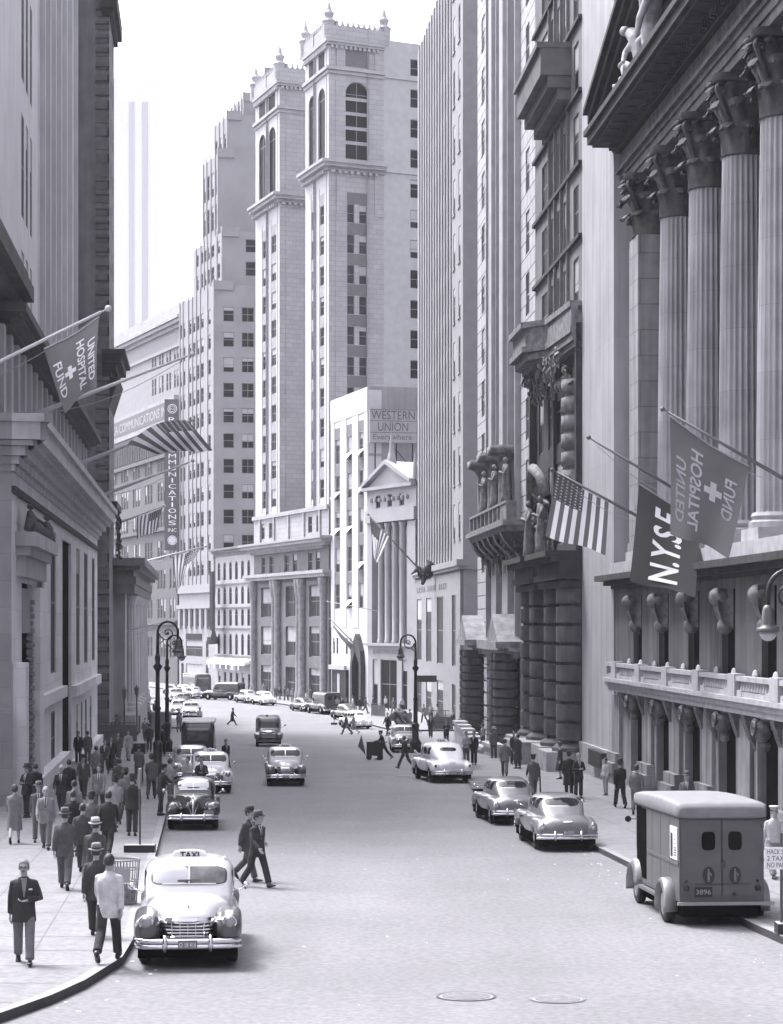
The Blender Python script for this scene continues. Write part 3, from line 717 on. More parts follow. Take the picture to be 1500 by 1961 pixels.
k = MB(); c = F(4.0, -1.0, 0); acanthus(k, c.x, c.y, 26.1, 28.7, .88); me = k.mesh('capital', M_CAP, ROOTLOC[b.o.name]); auto(me, 50); link('capital', me, b.o)
m = MB(F)
m.box(.6, F.L, -3.6, -.25, 28.7, 29.05); m.box(.55, F.L, -3.6, -.18, 29.05, 29.4); m.box(.5, F.L, -3.6, -.1, 29.4, 29.62); m.box(.42, F.L, -3.6, .06, 29.62, 29.78)
m.box(.6, F.L, -3.6, -.22, 29.78, 30.62)
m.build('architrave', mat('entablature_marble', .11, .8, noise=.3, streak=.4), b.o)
m = MB(F); x = 7.0
for word in ('NEW', 'YORK', 'STOCK', 'EXCHANGE'):
    for ch in word:
        text(m, ch, lambda a, c_, x=x: (x + a * .52, -.19, 29.88 + c_ * .62)); x += .85
    x += .8
m.build('inscription', mat('letter_grime', .035, .8), b.o)
m = MB(F)
m.box(.3, F.L, -3, .05, 30.62, 30.74); dentils(m, .2, F.L, 30.74, .3, .32, .42); m.box(0, F.L, -3, .12, 30.74, 31.04)
m.box(-.4, F.L, -3, .95, 31.04, 31.2); dentils(m, -.3, F.L, 31.0, .22, .85, 1.3, d=.3); m.box(-.65, F.L, -3, 1.15, 31.2, 31.6); m.box(-.8, F.L, -3, 1.3, 31.6, 31.85)
m.box(.2, F.L, -6, -.45, 31.85, 42)
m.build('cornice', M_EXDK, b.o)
m = MB(F)
for z0, z1, d1 in ((0, .35, .85), (.35, .75, 1.1), (.75, 1.0, 1.32)):
    n = 8; L2 = 21.5
    m.add([(-.85, -3, 31.86 + z0), (-.85, d1, 31.86 + z0), (-.85, d1, 31.86 + z1), (-.85, -3, 31.86 + z1), (L2, -3, 31.86 + z0 + L2 * .315), (L2, d1, 31.86 + z0 + L2 * .315), (L2, d1, 31.86 + z1 + L2 * .315), (L2, -3, 31.86 + z1 + L2 * .315)],
          [(0, 1, 2, 3), (4, 5, 6, 7), (0, 1, 5, 4), (1, 2, 6, 5), (2, 3, 7, 6), (3, 0, 4, 7)])
m.build('raking_cornice', M_EXDK, b.o)

def figure(pts_list, name='sculpture'):
    k = MB(F)
    for pts, rad in pts_list: k.tube(pts, rad, 10)
    me = remesh(k, .05, 3, name, [mat('sculpture_marble', .40, .7, noise=.3, nscale=3)]); off = ROOTLOC[b.o.name]
    me.transform(Matrix.Translation(-off)); link(name, me, b.o, off)
figure([([(8.4, .3, 32.0), (8.3, .4, 32.9), (8.1, .5, 33.6), (7.7, .75, 33.95)], [.34, .36, .40, .25]), ([(7.6, .85, 34.0), (7.35, .95, 34.1)], [.20, .22]), ([(8.2, .6, 33.6), (8.0, 1.0, 33.0), (8.3, 1.15, 32.5)], [.15, .13, .10]), ([(8.4, .5, 32.1), (7.7, .9, 32.6), (7.5, .95, 31.9)], [.24, .2, .14])])
figure([([(10.2, .3, 32.2), (10.3, .4, 33.6), (10.9, .5, 34.5), (11.9, .6, 34.8)], [.40, .42, .5, .42]), ([(11.9, .6, 34.8), (12.6, .8, 34.5), (13.0, .9, 33.9)], [.3, .22, .2]), ([(10.2, .4, 33.2), (9.6, .7, 33.0), (9.5, .7, 32.1)], [.24, .2, .15]), ([(11.3, .7, 34.3), (11.2, 1.0, 33.5), (11.0, 1.1, 32.8)], [.18, .16, .11])])
figure([([(6.3, .4, 32.0), (6.6, .6, 32.5), (6.2, .7, 32.9)], [.3, .3, .2]), ([(6.0, .75, 33.0), (5.9, .8, 33.1)], [.17, .17]), ([(5.6, .6, 32.0), (6.3, .8, 32.4)], [.16, .2])])
figure([([(4.2, .6, 32.05), (5.0, .7, 32.15)], [.14, .22]), ([(4.6, .8, 32.2), (4.9, .85, 32.5)], [.12, .16])])
# annex beside it
b.finish()
b = Bld('exchange_annex', (rw(97), 97, 2), 'plain pale stone slab of a building between the dark ornate building and the columned exchange')
F = Fr((rw(101.4), 101.4), (rw(92.5), 92.5)); m = MB(F)
wall(m, 0, F.L, 0, 70, [], []); core(m, 0, F.L, 0, 70, 12); m.box(0, F.L, .003, .16, 0, 3.55)
m.build('wall', M_PLAIN, b.o)
m = MB(F); m.box(F.u_px(1144), F.u_px(1171), .17, .45, 2.72, 3.45); m.box(F.u_px(1146), F.u_px(1169), .45, .47, 2.8, 3.37)
m.build('notice_case', M_BLACK, b.o)

# ------------------------------------------------------------------ 5. dark ornate building
b = Bld('ornate_building', (rw(110), 110, 1.5), 'dark ornate building with banded twin columns, carved balcony and oriel, left of the plain slab')
F = Fr((rw(118), 118), (rw(101.4), 101.4)); m = MB(F)
sr = [(25.4 + i * 3.63, 2.5) for i in range(9)]
cols = [(2.7, 2.2), (6.3, 1.7), (8.5, 1.7), (10.7, 1.7), (14.0, 1.6)]
facade(b, F, m, 0, F.L, 24.6, 62, cols, sr, .55)
core(m, 0, F.L, 0, 62, 14, .7)
for i in range(10): m.box(-.05, F.L + .05, .003, .2, 24.78 + i * 3.63 + .25, 24.78 + i * 3.63 + .45, 1)
for u in (6.05, 8.1, 10.3, 12.5): m.box(u, u + .16, .003, .16, 25.4, 60)
m.build('upper_wall', [M_DARKB, M_SOOT], b.o)
m = MB(F)
facade(b, F, m, 0, F.L, 0, 24.6, [(1.5, 1.8), (5.2, 5.2), (12.2, 1.5)], [(5.2, 4.9), (13.6, 4.4), (19, 3.6)], 1.4)
for k in range(4):      # swelling drums beside the big bay
    pass
m.box(.1, .5, .003, .4, 13.3, 24.4); m.box(F.L - .4, F.L, .003, .3, 3, 24.4)
m.box(7.3, 8.1, -1.2, .15, 13.3, 22.8)
m.build('lower_wall', M_SOOT, b.o)
M_DRUM = mat('drum_stone', .11, .85, noise=.35, nscale=1.5, streak=.35)
for i, (px_, r) in enumerate(((1018, .8), (1045, .85), (1074, .85), (1101, .9))):
    z0 = 63500 / (px_ - 480) if i else 116.6; c = Vector((16.25 - .0692 * z0, z0, 0)); k = MB()
    prof = []
    for j in range(8):
        zb = 3.4 + j * .98; prof += [(r * .80, zb), (r * .80, zb + .13), (r, zb + .17), (r * 1.01, zb + .8), (r, zb + .95)]
    k.lathe(prof, (c.x, c.y, 0), 22); k.lathe([(r * 1.25, 3.0), (r * 1.25, 3.18), (r * 1.1, 3.3), (r * .9, 3.42)], (c.x, c.y, 0), 22); o = k.build('rusticated_column', M_DRUM, b.o); auto(o.data, 40)
m = MB(F)
for u0, u1, d1 in ((-.3, 2.4, 1.7), (3.6, 8.2, 2.3), (9.0, 12.2, 1.5), (13.3, F.L + .1, 1.8)): m.box(u0, u1, .003, d1, 0, 3.0)
m.build('pedestal', mat('clean_pedestal', .34, .85, noise=.35, nscale=1.3), b.o)
m = MB(F)
for u0, u1 in ((-.4, 7.2), (9.0, F.L + .1)):
    for p, z, h in ((1.1, 11.2, .35), (1.35, 11.6, .3), (1.15, 11.9, .6), (1.6, 12.5, .25), (1.85, 12.75, .3)): m.box(u0, u1, .003, p, z, z + h - .01)
m.box(0, F.L, .003, .8, 11.3, 12.9)
m.build('entablature', M_SOOT, b.o)
m = MB(F)      # carved arch surround and swags
relief(m, .3, 7.0, 13.2, 17.8, .2, 90, .42)
for s in (1.0, 5.9): statue(m, s, .5, 13.1, 3.4, .03)
m.tube([(.8, .3, 16.4), (1.6, .5, 17.6), (3.4, .6, 18.1), (5.2, .5, 17.6), (6.2, .3, 16.4)], [.3, .28, .32, .28, .3], 8)
relief(m, 3.0, F.L - .5, 21.5, 23.2, lambda z: .3 + (z - 21.5) * .5, 110, .36)
pf = []
for j in range(9): zb = 13.5 + j * .92; pf += [(.56, zb), (.56, zb + .12), (.72, zb + .18), (.74, zb + .5), (.72, zb + .86)]
m.lathe(pf, (15.0, .05, 0), 18)
m.build('carving', M_ORN, b.o, 1)
m = MB(F)
pr = lambda p, u0=2.2, u1=F.L: [(u0, 0), (u0, p * .35), (u0 + 1.6, p), (9.0, p), (10.2, p * .45), (u1, p * .3), (u1, 0)]
for z0, z1, p in ((23.2, 23.5, 1.3), (23.5, 23.9, 1.7), (23.9, 24.2, 2.0), (24.2, 25.2, 1.8), (25.2, 25.5, 2.05)):
    P_ = pr(p); n = len(P_); m.add([(a, c_, z) for z in (z0, z1) for a, c_ in P_], [tuple(range(n)), tuple(range(n, 2 * n))] + [(i, (i + 1) % n, n + (i + 1) % n, n + i) for i in range(n)])
m.build('carved_balcony', M_ORN, b.o)
m = MB(F)
for z0, z1, p in ((36.4, 37.0, .7), (37.0, 37.6, 1.2), (37.6, 39.0, 1.6), (39.0, 39.3, 1.8)):
    m.box(4.5 - p * .3, 13.0 + p * .2, .003, p, z0, z1)
m.build('oriel', mat('oriel_stone', .13, .85, noise=.3), b.o); b.finish()

# ------------------------------------------------------------------ 6. banded pale building with ribs
b = Bld('banded_building', (rw(133), 133, 1), 'tall pale building of banded masonry with vertical ribs and a bracketed balcony')
F = Fr((rw(148), 148), (rw(118.05), 118.05)); m = MB(F)
rz = [(13.0 + 3.7 * i, 2.5) for i in range(14)]
facade(b, F, m, 0, 8, 0, 66, [(2.6, 1.9)], rz, .35, style='pale')
facade(b, F, m, 23.6, F.L, 0, 66, [(26.0, 1.6)], rz, .35, style='pale')
core(m, 0, F.L, 0, 66, 16, 1.0)
m.build('banded_pier', M_BAND, b.o)
m = MB(F)
facade(b, F, m, 8, 23.6, 0, 66, [(8.3, 2.8), (14.2, 2.8), (20.2, 3.0)], [(8.6, 3.6)] + [(16.6 + 3.7 * i, 2.6) for i in range(13)], .35, d=-.45)
m.build('recessed_wall', M_DARKB, b.o)
for u0, u1 in ((8.0, 8.25), (11.4, 14.0), (17.2, 20.0), (23.35, 23.6)):
    m = MB(F); m.box(u0, u1, -.44, .35, 8.4, 66); m.box(u0 + .5, u1 - .5, .35, .6, 16.5, 66) if u1 - u0 > 1 else None; m.build('rib', mat('rib_stone', .42, .85, noise=.15, streak=.15), b.o)
m = MB(F)
m.box(8.4, 28.6, .003, 1.5, 14.9, 15.2); m.box(8.2, 28.8, .003, 1.75, 15.2, 15.5); m.box(8.5, 28.5, 1.2, 1.5, 15.5, 15.65); m.box(8.5, 28.5, 1.15, 1.55, 16.5, 16.65)
for k in range(10): m.box(8.5 + k * 2.2, 8.85 + k * 2.2, 1.2, 1.5, 15.65, 16.5)
m.box(25.5, 28.6, .9, 1.5, 15.5, 16.6)
m.build('balcony', mat('balcony_soot', .25, .85, noise=.4, nscale=2), b.o)
m = MB(F)
for u in (9.5, 12.6, 15.6, 18.6, 21.8, 25.5): m.prism([(0, 12.4), (.35, 12.6), (.5, 13.6), (1.3, 14.4), (1.5, 14.88), (0, 14.88)], u - .5, u + .5)
relief(m, 8.6, 27, 13.0, 14.8, lambda z: .2 + (z - 13) * .5, 110, .38)
m.build('bracket', M_ORN, b.o, 1)
for u in (10.0, 15.8, 21.6):
    m = MB(F); m.lathe([(.55, 16.7), (.42, 17), (.40, 19.3), (.6, 19.7), (1.0, 19.9)], (u, .7, 0), 14); m.box(u - 1.2, u + 1.2, .0, 1.7, 19.9, 20.4); statue(m, u + 1.9, .9, 16.7, 2.9)
    m.build('statue_column', M_ORN, b.o, 1)
m = MB(F)
m.box(1, 24, .003, .5, 7.3, 7.7); m.box(.8, 24.3, .003, .8, 7.7, 8.3)
for u in (1.0, 18.9):
    m.prism([(u - .4, 8.3), (u + 5.3, 8.3), (u + 2.4, 10.0)], .003, 1.5, ax=1); m.box(u - .5, u + 5.4, .003, 1.6, 7.9, 8.3)
m.build('porch_pediment', mat('porch_stone', .30, .85, noise=.4, nscale=1.5), b.o)
for u in (1.6, 3.9, 19.6, 22.0):
    m = MB(F); prof = []
    for j in range(11):
        zb = 1.4 + j * .56; prof += [(.62, zb), (.62, zb + .1), (.78, zb + .14), (.78, zb + .54)]
    m.lathe(prof, (u + .3, .75, 0), 16); o = m.build('porch_column', M_DRUM, b.o); auto(o.data, 40)
for u in (8.4, 13.4, 17.4):
    m = MB(F)
    for j in range(7): m.box(u, u + 1.7, .003, .5, 1.4 + j * .84, 2.1 + j * .84)
    m.box(u + .08, u + 1.6, .003, .35, 1.2, 7.2); m.build('rusticated_pier', M_BAND, b.o)
b.finish()
b = Bld('area_wall', (rw(128) - 1.8, 128, gz(128)), 'low pale stone wall with a sloping coping before the banded building', 'low wall')
Fw = Fr((rw(139) - 2.3, 139), (rw(119) - 2.1, 119)); m = MB(Fw); g0 = gz(128)
for k in range(10):
    a, c = Fw.L * k / 10, Fw.L * (k + 1) / 10; zt = 2.6 - .9 * min(1, k / 6) + (.4 if k > 7 else 0)
    m.box(a, c, -.3, .3, .8, zt); m.box(a, c, -.42, .42, zt, zt + .22)
m.build('coping_wall', mat('pale_granite', .42, .8, noise=.2), b.o)
# ------------------------------------------------------------------ 7. tall ribbed tower on the far corner
b = Bld('ribbed_tower', (6, 190, 0), 'very tall limestone tower with close vertical ribs above a plain base, right of centre')
NC = (6.25, 178.0); FCn = (2.78, 216.6)
F = Fr(FCn, NC); m = MB(F)
rows = [(16.2 + 3.75 * i, 2.5) for i in range(14)]
nr = 13; st = (F.u_px(866) - .6) / nr
cols = [(.55 + i * st, st * .52) for i in range(nr)]
ue = F.u_px(866)
facade(b, F, m, 0, ue, 15, 70, cols, rows, .35)
for i in range(nr): m.box(.55 + i * st + st * .56, .55 + i * st + st * .92, .003, .12, 15.2, 70)
for i in range(nr):
    for z, h in rows: m.box(.55 + i * st, .55 + i * st + st * .52, .001, .006, z + h, z + 3.75, 1)
pw = [(F.u_px(868.5), 1.35), (F.u_px(878.5), 1.35)]
facade(b, F, m, ue, F.L, 15, 70, pw, [(17.0 + 4.9 * i, 3.2) for i in range(11)], .3, sill=0)
core(m, 0, F.L, 15, 70, 20, .5)
m.build('ribbed_wall', [M_TOWER, mat('slot_spandrel', .12, .85, noise=.2)], b.o)
m = MB(F)
bc = [(F.u_px(a), F.u_px(c) - F.u_px(a)) for a, c in ((803, 812), (821, 831), (842, 854), (871, 878))]
facade(b, F, m, 0, F.L, 0, 14.2, bc, [(.1, 3.9), (5.6, 6.4)], .5, d=.25, style='dusk')
m.quad((F.L, .25, 0), (F.L, -20, 0), (F.L, -20, 14.2), (F.L, .25, 14.2)); m.box(0, F.L, -.25, .25, 14.0, 14.2)
x = F.u_px(806)
m.build('base_wall', mat('tower_base', .2, .85, noise=.15), b.o)
t0, t1 = F.u_px(803), F.u_px(861)   # lettering too worn to read: plain raised blocks
m = MB(F)
for k in range(16):
    if k in (5, 11): continue
    u = t0 + (t1 - t0) * k / 16; m.box(u, u + (t1 - t0) / 22, .25, .3, 12.7, 13.2)
m.build('raised_lettering', M_DARKB, b.o)
m = MB(F); cornice(m, 0, F.L, 14.2, [(.45, .3), (.65, .55)], .3); m.build('base_cornice', M_TOWER, b.o)
F2 = Fr(NC, (18.5, 178.9)); m = MB(F2)
facade(b, F2, m, 0, F2.L, 15, 70, [(8, 1.4)], rows, .3); wall(m, 0, F2.L, 0, 14.2, [], [], d=.22); m.box(0, F2.L, -.2, .5, 14.2, 15.05); core(m, 0, F2.L, 0, 15, 6)
m.build('end_wall', mat('end_wall_brick', .20, .85, noise=.1), b.o); b.finish()

# ------------------------------------------------------------------ 8. little temple-fronted building
b = Bld('temple_front', (0, 222, 0), 'small temple fronted building with pediment and four columns between white and ribbed buildings')
F = Fr((-2.63, 227.5), (2.62, 217.0)); L = F.L; m = MB(F)
wc = [(1.35 + i * 1.78, 1.0) for i in range(5)]
facade(b, F, m, 0, L, 7.3, 20.6, wc, [(7.9, 5.2), (14.0, 2.6), (17.4, 2.6)], .5, d=-.9, style='dusk')
facade(b, F, m, 0, L, 0, 7.0, [(1.2, 1.3), (3.2, 4.0), (8.4, 1.3)], [(.1, 5.4)], .5, d=.02)
facade(b, F, m, 0, L, 20.6, 24.2, [(2.0, 1.1), (4.9, 1.1), (7.8, 1.1)], [(22.2, 1.4)], .3)
core(m, 0, L, 0, 24.2, 9, 1.0); m.box(0, 1.2, -.9, .1, 7.3, 20.5); m.box(L - 1.9, L, -.9, .1, 7.3, 20.5)
m.build('wall', M_WHITE, b.o)
for i in range(4):
    c = F(2.85 + i * 1.78, -.25, 0); k = MB(); k.lathe([(.46, 7.32), (.46, 7.6), (.38, 7.7), (.36, 12), (.31, 19.9), (.46, 20.2), (.46, 20.5)], (c.x, c.y, 0), 16); o = k.build('column', M_WHITE, b.o); auto(o.data, 40)
m = MB(F)
m.box(-.1, L + .1, .003, .35, 20.6, 22.0); m.box(-.3, L + .2, .003, .5, 7.0, 7.3); m.box(-.45, L, .003, .65, 24.2, 24.55)
for s in (-1, 1):
    a, c_ = (-.45, L / 2 - .4) if s < 0 else (L - .3, L / 2 - .4)
    m.add([(a, .003, 24.55), (a, .7, 24.55), (c_, .7, 26.9), (c_, .003, 26.9), (a, .003, 24.95), (a, .7, 24.95), (c_, .7, 27.35), (c_, .003, 27.35)], [(0, 1, 2, 3), (4, 5, 6, 7), (1, 2, 6, 5), (0, 1, 5, 4), (0, 3, 7, 4)])
m.prism([(0, 24.5), (L - .3, 24.5), (L / 2 - .4, 26.95)], -.2, .15, ax=1)
for k in range(9): m.ball((1.0 + k * 1.1, .1, 23.1), .28, 6)
m.build('pediment', M_WHITE, b.o)
m = MB(F); m.add([(-.4, .3, 24.6), (L / 2 - .4, .3, 27.2), (L / 2 - .4, -9, 27.2), (-.4, -9, 24.6), (L - .3, .3, 24.6), (L - .3, -9, 24.6)], [(0, 1, 2, 3), (1, 4, 5, 2)]); m.build('roof', mat('roof_tile', .5, .8), b.o)
m = MB(F); c = (L / 2 - .4, -.2, 0); m.lathe([(.6, 27.0), (.5, 27.6), (.3, 28.2), (.18, 29.4), (.04, 30.4)], c, 8); m.lathe([(.35, 24.8), (.3, 26), (.05, 27.8)], (L - .6, -.2, 0), 8); m.build('finial', M_WHITE, b.o)
m = MB(F); text(m, 'WESTERN UNION', lambda a, c: (2.0 + a * 6.2, .05, 6.1 + c * .5)); m.box(1.4, 1.8, .03, .06, 6.1, 6.6); m.box(8.5, 8.9, .03, .06, 6.1, 6.6)
m.build('raised_lettering', M_DARKB, b.o); b.finish()

# ------------------------------------------------------------------ 9. white ribbed office building, sign on its flank
b = Bld('white_office_building', (-5, 235, 0), 'white office building with four tall white ribs and tilted open windows, drugstore at its foot')
F = Fr((-7.14, 242), (-2.63, 227.5)); L = F.L; m = MB(F)
cols = [(F.u_px(a), F.u_px(c) - F.u_px(a)) for a, c in ((641.5, 652.5), (664.5, 675.5), (687, 698.5))]
rz = [(11.2 + i * 4.25, 2.9) for i in range(5)]
facade(b, F, m, 0, L, 10.0, 35.6, cols, rz, .9, style='dusk')
rib = [(0, cols[0][0]), (cols[0][0] + cols[0][1], cols[1][0]), (cols[1][0] + cols[1][1], cols[2][0]), (cols[2][0] + cols[2][1], L)]
facade(b, F, m, 0, L, 0, 10.0, [(.7, .8), (2.2, .8), (6.2, .8), (8.0, .8)], [(5.9, 1.9)], .3)
core(m, 0, L, 0, 35.6, 8, 1.0)
for a, c in rib: m.box(a, c, .003, .07, 9.0, 33.2)
m.box(0, L, .003, .12, 33.2, 35.9)
m.build('white_wall', mat('white_glazed_brick', .50, .7, noise=.05), b.o)
m = MB(F)
for u, w_ in cols:
    for z, h in rz: m.box(u, u + w_, .001, .008, z + h + .02, z + 4.23)
m.build('spandrel', M_SPAN, b.o)
m = MB(F)
for (i, k) in ((2, 4), (1, 4), (0, 3), (2, 3), (1, 2), (0, 2), (2, 1), (1, 0)):
    u, w_ = cols[i]; z = rz[k][0]; m.add([(u + .2, -.1, z + 1.0), (u + w_ - .2, -.1, z + 1.0), (u + w_ - .2, .7, z + .2), (u + .2, .7, z + .2), (u + .2, .04, z + 1.05), (u + w_ - .2, .04, z + 1.05)], [(0, 1, 2, 3)])
m.build('open_sash', M_SIGNW, b.o)
m = MB(F); ua, ub = F.u_px(641), F.u_px(668)
m.box(ua, ub, -.2, .35, 0, 4.1, 1); m.box(ua - .3, ub + .4, .35, .7, 4.1, 4.6); m.box(ua + 2.6, ua + 3.6, .36, .42, .6, 3.6)
m.build('shopfront', [M_SIGNM, M_GLAS2], b.o)
m = MB(F); ua, ub = F.u_px(679), F.u_px(700); um = (ua + ub) / 2
pts = [(ua, 0), (ub, 0), (ub, 4.4), (ub - .4, 6.4), (um + .5, 7.9), (um, 8.3), (um - .5, 7.9), (ua + .4, 6.4), (ua, 4.4)]
m.prism(pts, .003, .55, ax=1); m.build('door_surround', M_SOOT, b.o)
m = MB(F); m.prism([(ua + .9, 0), (ub - .9, 0), (ub - .9, 5), (um, 6.2), (ua + .9, 5)], .56, .6, ax=1); m.build('doorway', M_DARK, b.o)
F8 = Fr((-2.60, 227.6), (9.0, 230.5)); m = MB(F8)
facade(b, F8, m, 0, F8.L, 0, 36.0, [], [], .3); core(m, 0, F8.L, 0, 36, 7); m.box(.05, 8, .003, .1, 28.2, 28.5)
m.build('flank_wall', M_MID, b.o); b.finish()
F9 = Fr((-2.45, 226.9), (2.80, 227.9))
o = empty('rooftop_sign', F9(2.5, 0, 29), 'large pale WESTERN UNION sign on the flank of the white office building', 'sign')
m = MB(F9); m.box(0, F9.L, -.25, 0, 29.6, 33.4); m.build('panel', M_SIGNM, o)
m = MB(F9)
for z in (29.6, 30.75, 32.05, 33.3): m.box(0, F9.L, .002, .03, z, z + .06)
text(m, 'WESTERN', lambda a, c: (.2 + a * (F9.L - .4), .03, 32.25 + c * .95)); text(m, 'UNION', lambda a, c: (.95 + a * (F9.L - 1.9), .03, 30.95 + c * .95)); text(m, 'Everywhere', lambda a, c: (.4 + a * (F9.L - .9), .03, 29.8 + c * .8))
m.build('lettering', mat('letter_ink', .10, .7), o)
m = MB(F9)
for u in (.6, 3.0, F9.L - .5): m.box(u, u + .15, -.25, -.1, 26, 29.6)
m.tube([(3.0, -.2, 29), (F9.L - .4, -.2, 26.6)], .06, 6); m.build('frame', M_BLACK, o)

# ------------------------------------------------------------------ 10. twin pinnacled towers over a common base
b = Bld('twin_tower_building', (-13, 258, 0), 'pale building whose two pinnacled towers with arched loggias rise over a darker columned base')
G0 = Vector((-7.48, 243, 0)); G1 = Vector((-18.4, 272.4, 0))
F = Fr(G1, G0); L = F.L; m = MB(F)
def gcols(pairs): return [(F.u_px(a), F.u_px(c) - F.u_px(a)) for a, c in pairs]
big = gcols([(500, 521), (547, 568), (592, 612)])
facade(b, F, m, 0, L, 0, 15.3, big, [(.1, 3.9), (5.4, 3.7), (10.3, 3.8)], .9, style='dusk')
sm = gcols([(501, 508), (516, 524), (545, 553), (561, 569), (590, 598), (605, 613)])
facade(b, F, m, 0, L, 15.3, 19.2, sm, [(16.0, 2.2)], .5)
for u, w_ in big:
    for k in (1, 2, 3): m.box(u + w_ * k / 4 - .09, u + w_ * k / 4 + .09, -.6, -.3, 5.4, 14)
    m.box(u - .1, u + w_ + .1, .003, .3, 14.2, 14.7)
core(m, 0, L, 0, 23.4, 12, 1.0)
m.build('base_wall', mat('base_stone', .12, .85, noise=.2, nscale=.8), b.o)
for px_ in (490, 530, 536, 577, 583, 624):
    u = F.u_px(px_); m = MB(F); m.lathe([(.62, 0), (.62, .9), (.5, 1.1), (.48, 6)] + [(.48, 6 + k * .5) if k % 2 else (.46, 6 + k * .5) for k in range(12)] + [(.46, 12.4), (.6, 13.3), (.72, 14.4), (.76, 15.0)], (u, .25, 0), 14); o = m.build('column', mat('base_column', .2, .85, noise=.3, nscale=2), b.o); auto(o.data, 40)
m = MB(F); cornice(m, -.2, L, 15.1, [(.9, .4), (1.2, .4)], .3); cornice(m, -.2, L, 18.9, [(.7, .35), (1.4, .4), (1.7, .3)], .3); dentils(m, 0, L, 18.55, .35, .6, .7)
m.build('base_cornice', M_MID, b.o)
m = MB(F); facade(b, F, m, 0, L, 19.9, 23.4, gcols([(500, 507), (515, 522), (590, 598), (606, 614)]), [(20.6, 2.0)], .4)
m.box(0, L, .003, .3, 23.2, 23.7); 
for k in range(5): u = L * (k + .5) / 5; m.box(u - .25, u + .25, .003, .22, 20, 23.2)
m.build('parapet_storey', M_TWIN, b.o)
C_R = Vector((-7.48, 243, 0)); C_RL = Vector((F(F.u_px(585), 0, 0).x, F(F.u_px(585), 0, 0).y, 0))
uL = F.u_px(535.5); C_L = F(uL, 0, 0); uLL = F.u_px(489.5); C_LL = F(uLL, 0, 0)
rzT = [(24.6 + 3.66 * i, 2.25) for i in range(10)]
def twin(corner, left, dn, wins_s, wins_f, flen, isR):
    Fs = Fr(left, corner); Ff = Fr(corner, corner + dn * flen)
    m = MB(Fs)
    cs = [(Fs.u_px(a), Fs.u_px(c) - Fs.u_px(a)) for a, c in wins_s]
    facade(b, Fs, m, 0, Fs.L, 23.4, 64, cs, rzT, .35)
    core(m, 0, Fs.L, 23.4, 81, 5, .6, s1=False)
    for u, w_ in cs:
        m.box(u - .5, u - .1, .003, .06, 24, 62)
        for z, h in rzT: m.box(u, u + w_, .001, .006, z + h, z + 3.64, 2)
    ar = [(Fs.L * (.14 + .41 * k), Fs.L * .29) for k in range(2)]
    facade(b, Fs, m, 0, Fs.L, 64, 81, ar, [(65.2, 8.8)], .6, arch=True)
    for k in range(2): m.box(ar[k][0], ar[k][0] + 1.6, -.55, -.2, 76.4, 78)
    for u, w_ in ar: m.box(u + .2, u + w_ - .2, .002, .02, 76.1, 78.2, 1)
    m.build('street_wall', [mat('twin_sunlit_brick', .40, .85, noise=.08), M_GLASS, mat('pale_spandrel', .26, .85)], b.o)
    m = MB(Ff)
    cf = [(Ff.u_px(a), Ff.u_px(c) - Ff.u_px(a)) for a, c in wins_f]
    facade(b, Ff, m, 0, Ff.L, 23.4, 64, cf, rzT, .35)
    for z, h in rzT:
        if cf: m.box(cf[0][0], cf[-1][0] + cf[-1][1], .001, .008, z + h + .02, z + 3.62, 1)
    if isR:
        u0 = Ff.u_px(662); w_ = Ff.u_px(706) - u0
        facade(b, Ff, m, 0, Ff.L, 64, 81, [(u0, w_)], [(65.2, 9.3)], .5, arch=True)
        m.box(u0 - .05, u0 + w_ + .05, .002, .03, 76.3, 78.3, 1)
        for k in (1, 2, 3, 4): m.box(u0, u0 + w_, -.4, -.1, 65.2 + k * 1.75, 65.6 + k * 1.75)
        for k in (Ff.u_px(646), Ff.u_px(719)): m.box(k - .1, k + 1.0, .003, .12, 58.5, 63.6); m.box(k - .1, k + 1.0, .003, .12, 76, 79)
    else: facade(b, Ff, m, 0, Ff.L, 64, 81, [], [], .5)
    core(m, 0, Ff.L, 23.4, 81, 5, .6, s0=False)
    m.build('front_wall', [M_TWIN, M_SPAN], b.o)
    for Fq in (Fs, Ff):
        m = MB(Fq); e = Fq is Fs
        cornice(m, 0, Fq.L, 63.6, [(.3, .4), (.9, .4), (1.2, .35)], .2, e0=False, e1=e); dentils(m, 0, Fq.L, 63.3, .35, .6, .8)
        cornice(m, 0, Fq.L, 75.2, [(.2, .4), (.45, .4)], .2, e0=False, e1=e); cornice(m, 0, Fq.L, 78.6, [(.3, .3), (.5, .4)], .2, e0=False, e1=e); dentils(m, 0, Fq.L, 78.2, .35, .4, .6)
        m.box(-.02, Fq.L + .02, -.4, .25, 79.3, 80.9); n = int(Fq.L / .7)
        for k in range(n): m.prism([(k * .7 + .1, 80.9), (k * .7 + .6, 80.9), (k * .7 + .35, 81.7)], -.1, .15, ax=1)
        m.build('tower_cornice', M_TWIN, b.o)
    for q in (left, corner, corner + dn * flen):
        m = MB(); c = (q.x, q.y + .6, 0); m.lathe([(.75, 79.3), (.8, 81.2), (.95, 81.5), (.45, 81.9), (.65, 82.5), (.35, 82.9), (.12, 83.7), (.03, 84.3)], c, 8); m.build('pinnacle', M_TWIN, b.o)
dn = Vector((1, .45, 0)).normalized()
twin(C_R, C_RL, dn, [(597, 605), (613, 621)], [(665, 679), (688, 703)], (F.u_px(628) and 7.2), True)
twin(C_L, C_LL, dn, [(503, 512), (520, 529)], [], 4.6, False)
Fw = Fr(C_R + dn * 7.2, C_R + dn * 12.6); m = MB(Fw)
facade(b, Fw, m, 0, Fw.L, 23.4, 80, [(Fw.u_px(786), 1.4)], [(24.6 + 3.66 * i, 2.25) for i in range(15)], .3); core(m, 0, Fw.L, 23.4, 80, 8)
